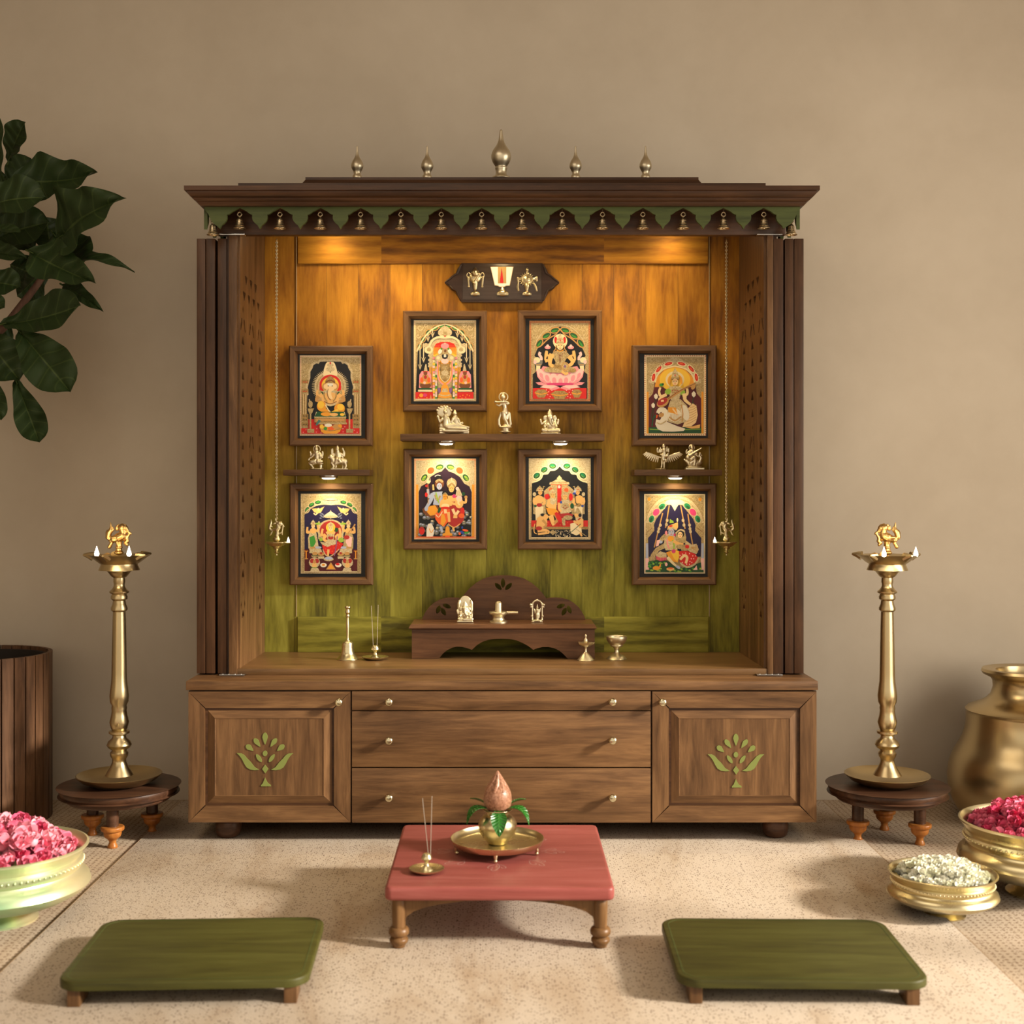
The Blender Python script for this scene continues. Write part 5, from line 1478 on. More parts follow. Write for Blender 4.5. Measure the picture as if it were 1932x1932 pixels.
    d.face(735, 660, 80, 'skinlight'); d.crown(735, 610, 84, 230, 'giltpale', 'gilt'); d.l([(660, 740), (735, 775), (810, 740)], 20, 'amber'); d.l([(650, 640), (640, 720), (590, 780)], 20, 'tan', both=735)

def pic_swan(d):
    d.border(85, 110, 1410, 1840, 'cream', 'brick', 46, 20, 20)
    d.r(135, 160, 1365, 1795, 'gilt'); d.r(135, 900, 180, 1795, 'amber', both=745)
    d.swirl([(220, 250, 80), (1280, 250, 80), (380, 210, 50), (1120, 210, 50), (200, 420, 70), (1300, 420, 70), (200, 600, 60), (1300, 600, 60)], 'giltpale', 8)
    d.p(hump(742, [(178, 1785), (180, 1040), (270, 940), (300, 780), (310, 680), (360, 560), (500, 420), (742, 340)]), 'maroon')
    d.p(hump(742, [(310, 800), (330, 680), (380, 560), (520, 420), (742, 360)]), 'amber'); d.e(742, 640, 330, 250, 'yellow', n=30); d.e(742, 640, 200, 180, 'cream', n=26); d.e(742, 660, 160, 150, 'yellow', n=26)
    d.r(178, 1660, 1308, 1785, 'dgreen'); d.l([(200, 1700), (600, 1720), (1290, 1700)], 16, 'lime')
    d.l([(230, 720), (290, 560), (400, 410), (560, 300), (742, 200)], 120, 'giltpale', both=742); d.l([(320, 700), (360, 560), (480, 430), (600, 380), (742, 350)], 30, 'cream', both=742)
    d.gems([(285, 590, -80), (395, 418, -50), (605, 300, -14)], 'red', 'cream', 84, 34); d.gems([(1200, 590, 80), (1090, 408, 50), (885, 300, 14)], 'red', 'cream', 84, 34)
    for x, y, r_ in ((285, 590, -80), (395, 410, -50), (605, 295, -14)): d.e(x, y, 44, 14, 'orange', r_, both=742)
    for k in range(12):
        a = k / 11.0
        d.e(225 + 320 * a ** 1.4, 610 - 340 * a ** 0.75, 8, 10, 'black', both=742, n=6)
    # lotus buds
    for x, y, s_ in ((335, 1000, 1), (275, 1195, 0.9), (1145, 955, 1.05)):
        d.l([(x - 10, y + 60), (x - 40, y + 260), (270 if x < 700 else 1150, 1500 if x < 700 else 1130)], 10, 'dgreen'); d.p([(x, y - 68 * s_), (x + 40 * s_, y - 20), (x + 36 * s_, y + 30), (x, y + 65 * s_), (x - 36 * s_, y + 30), (x - 44 * s_, y - 20)], 'white')
    d.l([(250, 1640), (270, 1500), (330, 1400)], 26, 'dgreen')
    # swan
    d.p([(320, 1600), (340, 1490), (560, 1540), (800, 1640), (960, 1690), (930, 1740), (700, 1755), (480, 1750), (370, 1700)], 'white')
    d.p([(900, 1660), (960, 1500), (1000, 1280), (1120, 1150), (1200, 1200), (1230, 1400), (1190, 1560), (1090, 1640)], 'skinlight')
    for k in range(7): d.l([(980 + 12 * k, 1600 - 60 * k), (1080 + 8 * k, 1560 - 56 * k), (1200, 1490 - 52 * k)], 9, 'tan')
    d.p([(960, 1660), (1120, 1640), (1280, 1600), (1270, 1680), (1100, 1690)], 'skin')
    d.l([(480, 1560), (540, 1420), (500, 1300), (420, 1290), (370, 1360)], [150, 150, 120, 100, 70], 'white'); d.l([(360, 1400), (345, 1470)], [40, 16], 'orange'); d.e(370, 1362, 10, 12, 'black', n=8); d.l([(350, 1560), (440, 1590), (560, 1520)], 30, 'giltpale'); d.e(450, 1400, 60, 44, 'tan', -30)
    # figure
    d.p([(590, 1540), (580, 1300), (640, 1090), (860, 1060), (1000, 1200), (1050, 1340), (980, 1540), (800, 1600)], 'giltpale'); d.e(730, 1400, 150, 140, 'white'); d.l([(620, 1440), (740, 1520), (870, 1430)], 34, 'tan'); d.e(960, 1350, 80, 170, 'white', -14); d.l([(880, 1180), (910, 1380), (890, 1540)], 24, 'tan')
    for k in range(8): d.l([(640 + 30 * k, 1380), (650 + 28 * k, 1500)], 8, 'gilt')
    d.p([(590, 1230), (760, 1240), (800, 1400), (700, 1360), (600, 1340)], 'amber'); d.l([(690, 1260), (780, 1380)], 30, 'skinlight')
    d.p(hump(742, [(660, 1080), (620, 950), (540, 900), (600, 820), (690, 780)]), 'giltpale'); d.e(590, 900, 70, 60, 'lime', -30); d.e(910, 920, 50, 60, 'lime', 20); d.e(742, 890, 90, 60, 'gilt'); d.dots([(690, 880), (742, 870), (790, 880), (742, 920)], 14, 'brick')
    d.l([(560, 960), (440, 1000), (400, 900), (430, 810)], [70, 60, 50, 44], 'skinlight'); d.l([(900, 980), (1000, 950), (1000, 830)], [80, 60, 50], 'skinlight'); d.l([(950, 1000), (960, 1080), (1080, 1180)], [80, 70, 50], 'skinlight'); d.l([(480, 1010), (410, 1060), (430, 1110)], [60, 60, 50], 'skinlight')
    d.e(450, 755, 46, 34, 'green'); d.e(480, 740, 24, 22, 'dgreen')
    # long lute
    d.l([(560, 1080), (800, 920), (1000, 800), (1180, 730)], [60, 50, 44, 60], 'tan'); d.l([(570, 1070), (800, 905), (1180, 722)], 12, 'brown'); d.e(480, 1130, 140, 90, 'tan', -30); d.e(470, 1110, 118, 66, 'brick', -30); d.e(1130, 800, 40, 60, 'tan', 30)
    d.l([(440, 1100), (500, 1090)], 40, 'skinlight')
    d.face(742, 690, 72, 'skinlight'); d.l([(670, 640), (742, 590), (815, 640)], 40, 'brown'); d.crown(742, 620, 80, 240, 'giltpale', 'gilt'); d.e(620, 650, 26, 90, 'amber', 12); d.e(866, 650, 26, 90, 'amber', -12)

def pic_royal(d):
    d.border(62, 110, 1355, 1820, 'giltpale', 'giltdeep', 20, 7, 26)
    d.r(92, 150, 1325, 1790, 'gilt')
    d.swirl([(150, 200, 60), (1260, 200, 60), (280, 180, 50), (1120, 180, 50), (420, 170, 40), (1000, 170, 40)], 'giltpale', 8)
    d.p(hump(708, [(145, 1760), (140, 560), (270, 440), (400, 360), (560, 330), (708, 330)]), 'navy')
    d.r(145, 1300, 1275, 1765, 'maroon')
    d.e(708, 270, 190, 66, 'giltpale'); d.l([(540, 240), (708, 260), (870, 240)], 12, 'black')
    d.gems([(200, 450, -58), (295, 345, -30), (432, 292, -8)], 'dgreen', 'giltpale', 66, 40); d.gems([(1215, 455, 58), (1110, 345, 30), (975, 292, 8)], 'dgreen', 'giltpale', 66, 40)
    for x, y, r_ in ((200, 440, -58), (295, 335, -30), (432, 285, -8)): d.e(x, y, 44, 18, 'green', r_, both=708)
    d.l([(160, 520), (250, 430), (390, 360), (540, 330), (708, 340)], 24, 'giltpale', both=708)
    # angels
    for m in (0, 1):
        o = (lambda x: x) if not m else (lambda x: 1416 - x)
        d.p([(o(300), 430), (o(400), 420), (o(430), 450), (o(570), 380), (o(500), 500), (o(420), 540), (o(340), 490)], 'skin'); d.e(o(440), 440, 26, 26, 'skinlight'); d.l([(o(420), 520), (o(380), 560), (o(340), 520)], 26, 'skinlight')
        d.dots([(o(480 + 18 * (k % 5)), 520 + 22 * (k // 2)) for k in range(12)], 10, 'sky')
    # parasol and halo throne
    d.l([(705, 640), (705, 460)], [20, 8], 'cream'); d.p(hump(705, [(555, 590), (600, 550), (690, 490)]), 'cream'); d.e(705, 600, 152, 30, 'giltpale')
    d.e(708, 900, 285, 240, 'giltpale', n=32); d.e(708, 900, 240, 210, 'brick', n=32); d.r(440, 700, 470, 1080, 'giltpale', both=708)
    # attendants
    for m in (0, 1):
        o = (lambda x: x) if not m else (lambda x: 1416 - x)
        d.p([(o(230), 1280), (o(220), 1060), (o(270), 900), (o(390), 900), (o(420), 1060), (o(450), 1280)], 'gilt' if m else 'giltpale'); d.p([(o(270), 1240), (o(250), 1040), (o(350), 1000), (o(390), 1140), (o(330), 1260)], 'blush' if m else 'green')
        d.l([(o(260), 920), (o(200), 940), (o(210), 820)], [60, 50, 40], 'skin'); d.l([(o(400), 920), (o(440), 860), (o(420), 780)], [56, 46, 40], 'skin'); d.e(o(330), 900, 70, 60, 'skin'); d.face(o(330), 800, 44, 'skinlight'); d.crown(o(330), 770, 54, 110, 'giltpale', 'gilt'); d.e(o(440), 750, 60, 24, 'lime')
        d.e(o(350), 1290, 110, 50, 'tan'); d.e(o(440), 1260, 70, 26, 'sky'); d.p([(o(250), 1380), (o(260), 1280), (o(500), 1290), (o(540), 1400)], 'giltpale')
    d.l([(1000, 1060), (1100, 930), (1190, 820), (1230, 760)], [60, 26, 20, 34], 'tan'); d.e(1050, 1040, 60, 44, 'brick')
    # central figure
    d.l([(600, 980), (520, 1060), (520, 930), (540, 860)], [80, 70, 50, 44], 'skin'); d.l([(830, 980), (900, 1050), (910, 930), (890, 840)], [80, 70, 50, 44], 'skin'); d.l([(600, 1000), (560, 1090), (640, 1130)], [70, 60, 50], 'skin'); d.l([(820, 1000), (850, 1100)], 60, 'skin')
    d.p([(520, 1180), (640, 1130), (708, 1170), (860, 1120), (980, 1180), (900, 1300), (780, 1430), (690, 1390), (610, 1420), (540, 1290)], 'red'); d.dots([(570, 1230), (600, 1290), (640, 1240), (700, 1290), (740, 1340), (780, 1270), (840, 1210), (900, 1190), (680, 1350), (760, 1220), (860, 1170), (610, 1350)], 12, 'orange')
    d.p([(480, 1140), (640, 1160), (708, 1220), (640, 1250), (520, 1190)], 'giltpale'); d.l([(540, 1300), (600, 1420), (700, 1450), (830, 1350), (890, 1290)], 20, 'giltpale'); d.e(720, 1150, 120, 60, 'giltpale'); d.e(500, 1090, 40, 36, 'lime'); d.e(930, 1100, 60, 50, 'lime')
    d.p(hump(708, [(640, 1110), (630, 980), (600, 930), (680, 880)]), 'giltpale'); d.e(708, 1050, 60, 40, 'brick'); d.l([(640, 940), (708, 1030), (776, 940)], 20, 'gilt'); d.e(660, 940, 50, 36, 'skin', both=708)
    d.e(708, 830, 100, 105, 'yellow'); d.face(708, 850, 58, 'skinlight'); d.crown(708, 810, 66, 110, 'giltpale', 'gilt'); d.e(832, 870, 32, 60, 'dgreen'); d.e(845, 800, 40, 40, 'brick')
    d.l([(850, 1020), (830, 1200), (790, 1440)], 16, 'violet'); d.l([(660, 1300), (650, 1440)], [50, 40], 'skin'); d.e(665, 1510, 106, 40, 'giltpale'); d.e(665, 1490, 90, 30, 'sky')
    # pots, lamps and small figures
    for m in (0, 1):
        o = (lambda x: x) if not m else (lambda x: 1430 - x)
        d.e(o(362), 1580, 118, 110, 'giltpale'); d.e(o(310), 1545, 44, 50, 'brick', 30); d.e(o(415), 1545, 44, 50, 'brick', -30); d.e(o(362), 1640, 50, 70, 'skin'); d.e(o(362), 1560, 34, 40, 'tan'); d.e(o(362), 1710, 80, 26, 'green' if not m else 'giltpale'); d.e(o(372), 1440, 76, 30, 'gilt'); d.e(o(372), 1390, 56, 40, 'tan'); d.l([(o(310), 1430), (o(440), 1430)], 12, 'dgreen')
        d.e(o(505), 1400, 70, 40, 'tan'); d.r(min(o(440), o(570)), 1450, max(o(440), o(570)), 1500, 'giltpale'); d.e(o(505), 1380, 26, 26, 'brick')
        d.l([(o(185), 1500), (o(185), 1330)], 22, 'amber'); d.l([(o(150), 1335), (o(225), 1335)], 14, 'amber'); d.l([(o(150), 1500), (o(225), 1500)], 20, 'tan')
        d.e(o(555), 1635, 70, 46, 'white')
        d.p([(o(270), 1765), (o(300), 1700), (o(440), 1700), (o(470), 1765)], 'giltpale')
    d.e(555, 1630, 34, 24, 'amber'); d.e(860, 1615, 44, 26, 'red')
    d.p([(610, 1730), (715, 1575), (820, 1730)], 'tan'); d.p([(650, 1710), (715, 1610), (780, 1710)], 'amber'); d.r(140, 1765, 1280, 1785, 'giltpale')

def pic_family(d):
    d.border(75, 105, 1400, 1835, 'skinlight', 'orange', 22, 8, 30)
    d.r(112, 150, 1365, 1790, 'giltpale'); d.r(112, 660, 165, 1790, 'amber', both=738)
    d.swirl([(200, 240, 80), (1270, 240, 80), (380, 210, 60), (1090, 210, 60), (170, 440, 50), (1310, 440, 50)], 'gilt', 8)
    d.p(hump(738, [(180, 1780), (170, 820), (220, 700), (330, 640), (420, 500), (560, 410), (660, 380), (738, 290)]), 'plum')
    d.gems([(290, 515, -52), (620, 285, -12)], 'dgreen', 'skinlight', 86, 56); d.gems([(1180, 515, 52), (850, 285, 12)], 'dgreen', 'skinlight', 86, 56); d.gems([(430, 362, -40)], 'orange', 'skinlight', 78, 66); d.gems([(1045, 362, 40)], 'orange', 'skinlight', 78, 66)
    for x, y, r_ in ((285, 525, -52), (615, 295, -12)): d.e(x, y, 62, 30, 'lime', r_, both=738); d.l([(x - 40, y + 20), (x, y + 14), (x + 40, y - 10)], 10, 'dgreen', both=738)
    # stones
    random.seed(3)
    st = []
    for i in range(95):
        x, y = random.uniform(190, 1290), random.uniform(1180, 1770)
        if 480 < x < 1080 and y < 1480 and random.random() < 0.85: continue
        st.append((x, y))
    d.p([(182, 1200), (330, 1190), (1100, 1200), (1300, 1240), (1290, 1780), (182, 1780)], 'black')
    for x, y in st:
        r_ = random.uniform(36, 52)
        d.e(x, y, r_, r_ * 0.78, 'grey', random.uniform(-20, 20), n=10); d.e(x - r_ * 0.15, y - r_ * 0.2, r_ * 0.6, r_ * 0.4, 'cream' if random.random() < 0.3 else 'sky', 0, n=8)
    # blue-grey figure, left
    d.p([(250, 1190), (330, 1120), (560, 1090), (620, 1180), (580, 1340), (480, 1390), (340, 1330), (270, 1260)], 'brown'); d.p([(330, 1150), (520, 1100), (590, 1200), (540, 1310), (420, 1330), (350, 1250)], 'amber')
    d.p([(480, 1090), (500, 960), (440, 880), (480, 820), (680, 810), (720, 940), (660, 1110)], 'sky'); d.l([(470, 860), (430, 1000), (340, 1150)], [90, 80, 60], 'sky'); d.e(335, 1180, 40, 50, 'sky'); d.l([(480, 860), (390, 930), (370, 760)], [70, 60, 50], 'sky'); d.l([(370, 480), (375, 1080)], 14, 'tan')
    d.p([(310, 560), (330, 610), (365, 640), (400, 640), (430, 600), (420, 510), (400, 590), (372, 500), (350, 600)], 'cream'); d.e(345, 690, 34, 30, 'brick'); d.e(335, 880, 30, 50, 'red'); d.l([(520, 880), (570, 1000), (640, 900)], 40, 'gilt'); d.l([(540, 830), (600, 1050)], 26, 'lime')
    d.e(615, 640, 100, 110, 'brown'); d.face(615, 700, 66, 'sky'); d.e(600, 520, 78, 60, 'black'); d.l([(520, 490), (570, 460), (640, 470)], 16, 'white'); d.l([(540, 610), (615, 560), (690, 610)], 46, 'gilt'); d.l([(480, 660), (490, 780)], [34, 40], 'skin')
    # figure in red, right
    d.p([(800, 1480), (820, 1200), (860, 900), (980, 900), (1130, 1180), (1140, 1420), (1040, 1540), (930, 1580)], 'brick'); d.l([(800, 1500), (930, 1580), (1060, 1500)], 20, 'skin'); d.e(910, 960, 80, 70, 'skin'); d.e(880, 640, 108, 116, 'gilt'); d.e(880, 660, 84, 96, 'giltpale'); d.face(875, 755, 66, 'skin'); d.l([(800, 720), (880, 640), (950, 720)], 40, 'giltdeep'); d.l([(880, 560), (880, 510)], [30, 6], 'cream'); d.e(935, 910, 44, 40, 'magenta'); d.l([(830, 900), (850, 1040), (960, 1080)], [70, 60, 50], 'skin')
    d.e(1110, 1240, 44, 90, 'red'); d.e(1090, 1330, 66, 50, 'orange')
    # child with elephant head
    d.e(1040, 1060, 90, 110, 'skin'); d.e(1040, 960, 64, 70, 'blush'); d.p([(960, 900), (980, 800), (1020, 720), (1060, 780), (1110, 900)], 'giltpale'); d.e(1000, 750, 36, 36, 'blush'); d.l([(1040, 960), (1020, 1060), (1060, 1100)], [50, 40, 26], 'skinlight'); d.l([(1110, 1040), (1180, 1040), (1185, 940)], [56, 50, 44], 'skin'); d.e(1185, 930, 34, 34, 'tan'); d.l([(900, 1180), (960, 1300), (1030, 1220)], [60, 56, 56], 'skinlight'); d.p([(910, 1380), (920, 1310), (1000, 1310), (1000, 1380)], 'skin'); d.e(1130, 860, 36, 40, 'dgreen')
    # child standing at the centre
    d.p([(520, 1300), (640, 1180), (840, 1180), (850, 1400), (720, 1560), (600, 1500), (530, 1400)], 'orange'); d.p([(640, 1500), (660, 1280), (720, 1300), (760, 1440), (690, 1560)], 'amber'); d.l([(740, 1180), (750, 1280)], 60, 'skinlight'); d.l([(810, 1250), (830, 1460)], [60, 50], 'skin'); d.e(745, 1060, 105, 110, 'skin'); d.e(745, 1120, 90, 50, 'skinlight'); d.e(740, 850, 66, 60, 'black'); d.face(738, 930, 58, 'amber'); d.l([(680, 900), (738, 840), (796, 900)], 18, 'gilt'); d.l([(670, 1000), (640, 1100), (640, 1160)], [50, 46, 40], 'skin'); d.l([(830, 1020), (870, 1120)], [50, 46], 'skin'); d.e(615, 1210, 30, 66, 'dgreen', 20); d.e(740, 1160, 100, 26, 'red'); d.l([(540, 1300), (600, 1360), (680, 1240)], 16, 'cream')
    d.l([(640, 1560), (680, 1680)], [60, 44], 'sky'); d.l([(910, 1580), (930, 1660)], [50, 40], 'skin')
    # bull, stone pillar, bird
    d.p([(340, 1780), (340, 1620), (380, 1500), (450, 1490), (500, 1600), (500, 1720), (470, 1780)], 'white'); d.e(420, 1560, 50, 60, 'white'); d.l([(400, 1600), (440, 1690), (490, 1620)], 16, 'amber'); d.e(240, 1650, 60, 84, 'red'); d.e(240, 1600, 52, 20, 'brick')
    d.p([(680, 1760), (690, 1710), (740, 1690), (750, 1580), (790, 1540), (830, 1580), (840, 1690), (890, 1710), (895, 1760)], 'amber'); d.r(740, 1750, 840, 1785, 'orange')
    d.e(1110, 1690, 60, 30, 'blue', 30); d.e(1170, 1640, 66, 24, 'orange', 10); d.e(1200, 1690, 66, 20, 'green', -10); d.e(1105, 1580, 20, 30, 'blue'); d.e(1050, 1710, 26, 30, 'orange')
    d.r(112, 1775, 1365, 1795, 'orange')

def pic_court(d):
    d.border(65, 100, 1390, 1840, 'giltpale', 'giltdeep', 22, 7, 24)
    d.r(95, 135, 1360, 1805, 'giltpale'); d.r(95, 700, 128, 1800, 'gilt', both=728)
    d.p(hump(728, [(120, 1790), (130, 640), (220, 600), (310, 540), (350, 460), (470, 430), (520, 370), (620, 360), (690, 310), (728, 270)]), 'black')
    d.gems([(235, 470, -35), (395, 345, -30), (575, 265, 4)], 'dgreen', 'cream', 76, 58, 'lime'); d.gems([(1222, 470, 35), (1058, 345, 30), (880, 265, -4)], 'dgreen', 'cream', 76, 58, 'lime')
    for x, y, r_ in ((232, 455, -35), (392, 325, -30), (570, 255, 4)): d.e(x, y, 52, 26, 'emerald', r_, both=728)
    d.l([(140, 610), (240, 590), (330, 530), (370, 440), (470, 430), (520, 360), (620, 350), (690, 300), (728, 240)], 22, 'cream', both=728)
    # throne
    d.p(hump(720, [(400, 1100), (390, 800), (470, 730), (560, 660)]), 'gilt'); d.r(675, 670, 765, 1500, 'red'); d.e(545, 780, 46, 50, 'orange'); d.e(870, 780, 46, 50, 'orange'); d.e(460, 920, 60, 60, 'red'); d.e(965, 930, 44, 80, 'red'); d.e(715, 710, 30, 34, 'blush')
    d.p(hump(720, [(505, 660), (515, 610), (560, 610), (640, 560), (690, 545), (660, 530), (690, 500), (712, 470)]), 'giltpale'); d.r(560, 600, 880, 640, 'gilt'); d.l([(540, 660), (900, 660)], 14, 'orange')
    d.r(118, 1430, 1330, 1570, 'red'); d.dots([(480 + 52 * k, 1480 + 44 * (k % 2)) for k in range(9)], 13, 'orange'); d.r(118, 1565, 1330, 1620, 'giltdeep')
    # standing archers
    for m in (0, 1):
        o = (lambda x: x) if not m else (lambda x: 1420 - x)
        d.p([(o(160), 1290), (o(160), 1020), (o(220), 920), (o(400), 930), (o(420), 1100), (o(440), 1300), (o(300), 1320)], 'gilt'); d.p([(o(210), 1430), (o(205), 1130), (o(380), 1130), (o(350), 1430)], 'cream'); d.e(o(280), 980, 100, 90, 'skin'); d.l([(o(190), 940), (o(180), 1060), (o(300), 1090)], [60, 56, 44], 'skin'); d.l([(o(380), 960), (o(400), 1060), (o(350), 1080)], [60, 56, 44], 'skin')
        d.e(o(290), 1100, 60, 40, 'brick' if not m else 'giltdeep'); d.e(o(205), 1120, 30, 26, 'dgreen' if not m else 'blue'); d.face(o(310), 830, 52, 'skin'); d.crown(o(300), 800, 76, 120, 'gilt', 'giltpale'); d.e(o(185), 870, 36, 44, 'giltpale'); d.l([(o(380), 760), (o(375), 700), (o(410), 715)], 14, 'gilt')
    d.e(1040, 850, 34, 30, 'blue'); d.p([(1020, 830), (1058, 730), (1080, 830)], 'sky'); d.l([(1050, 870), (1070, 1050), (1110, 1090)], 16, 'black')
    # seated pair
    d.p([(470, 1250), (480, 1000), (540, 930), (640, 940), (660, 1120), (650, 1250)], 'skin'); d.e(580, 1010, 70, 80, 'giltpale'); d.l([(500, 980), (470, 1100), (440, 1130)], [60, 56, 44], 'skin'); d.p([(430, 1160), (640, 1180), (700, 1250), (640, 1320), (560, 1330), (480, 1290)], 'amber'); d.l([(530, 1320), (570, 1440), (590, 1540)], [110, 90, 50], 'skin'); d.l([(640, 1300), (680, 1400), (610, 1500)], [90, 70, 50], 'tan'); d.e(580, 850, 88, 96, 'gilt'); d.face(578, 890, 60, 'skin'); d.crown(578, 850, 70, 100, 'giltpale', 'gilt')
    d.p([(740, 1280), (720, 1100), (780, 990), (910, 990), (960, 1120), (980, 1240), (860, 1300)], 'giltpale'); d.l([(720, 1050), (710, 1180), (760, 1240)], [60, 50, 44], 'skin'); d.l([(940, 1060), (1000, 1210)], [56, 46], 'skin'); d.e(845, 1120, 80, 70, 'gilt'); d.dots([(800, 1150), (840, 1180), (880, 1150), (840, 1110)], 14, 'brick'); d.p([(700, 1290), (900, 1270), (1010, 1300), (980, 1420), (800, 1400)], 'brick'); d.l([(800, 1380), (820, 1540)], [90, 50], 'gilt'); d.e(900, 1370, 100, 50, 'gilt'); d.l([(640, 1260), (720, 1400), (760, 1480)], [60, 90, 40], 'red'); d.e(840, 900, 84, 90, 'gilt'); d.face(838, 930, 60, 'skin', 'black'); d.crown(838, 890, 66, 80, 'gilt', 'giltpale'); d.e(755, 1040, 24, 30, 'blue'); d.e(990, 1120, 40, 60, 'dgreen')
    # kneeling figures
    d.p([(220, 1560), (240, 1380), (340, 1320), (450, 1380), (460, 1480), (380, 1600), (250, 1620)], 'skin'); d.e(360, 1310, 46, 30, 'black'); d.e(430, 1350, 52, 56, 'skin'); d.l([(250, 1650), (420, 1640), (490, 1690), (260, 1720)], [70, 60, 50, 44], 'skin'); d.l([(240, 1720), (180, 1680), (180, 1560), (200, 1500)], 18, 'skin'); d.e(280, 1600, 70, 44, 'brick'); d.l([(360, 1420), (440, 1520), (380, 1580)], [56, 46, 40], 'tan')
    d.p([(960, 1700), (950, 1500), (1040, 1480), (1190, 1600), (1200, 1700), (1080, 1750)], 'cream'); d.p([(1080, 1440), (1150, 1370), (1230, 1400), (1230, 1560), (1150, 1600)], 'skin'); d.l([(1160, 1480), (1060, 1470), (1030, 1430)], [60, 50, 40], 'skin'); d.l([(1120, 1420), (1170, 1380)], 24, 'brick'); d.e(1095, 1310, 56, 60, 'skin'); d.p([(1050, 1280), (1080, 1180), (1110, 1150), (1150, 1200), (1200, 1300), (1130, 1290)], 'gilt'); d.e(1160, 1320, 36, 40, 'black'); d.l([(960, 1690), (1100, 1570), (1180, 1500)], 14, 'dgreen'); d.l([(1060, 1600), (1200, 1700), (1300, 1770)], 12, 'gilt'); d.l([(1160, 1690), (1200, 1770)], [50, 36], 'skin')
    d.p([(500, 1680), (580, 1630), (655, 1685), (580, 1745)], 'gilt')
    random.seed(5)
    d.dots([(random.uniform(640, 960), random.uniform(1640, 1780)) for _ in range(44)], 9, 'cream'); d.dots([(random.uniform(360, 640), random.uniform(1750, 1785)) for _ in range(10)], 8, 'grey'); d.r(120, 1790, 1330, 1806, 'cream')

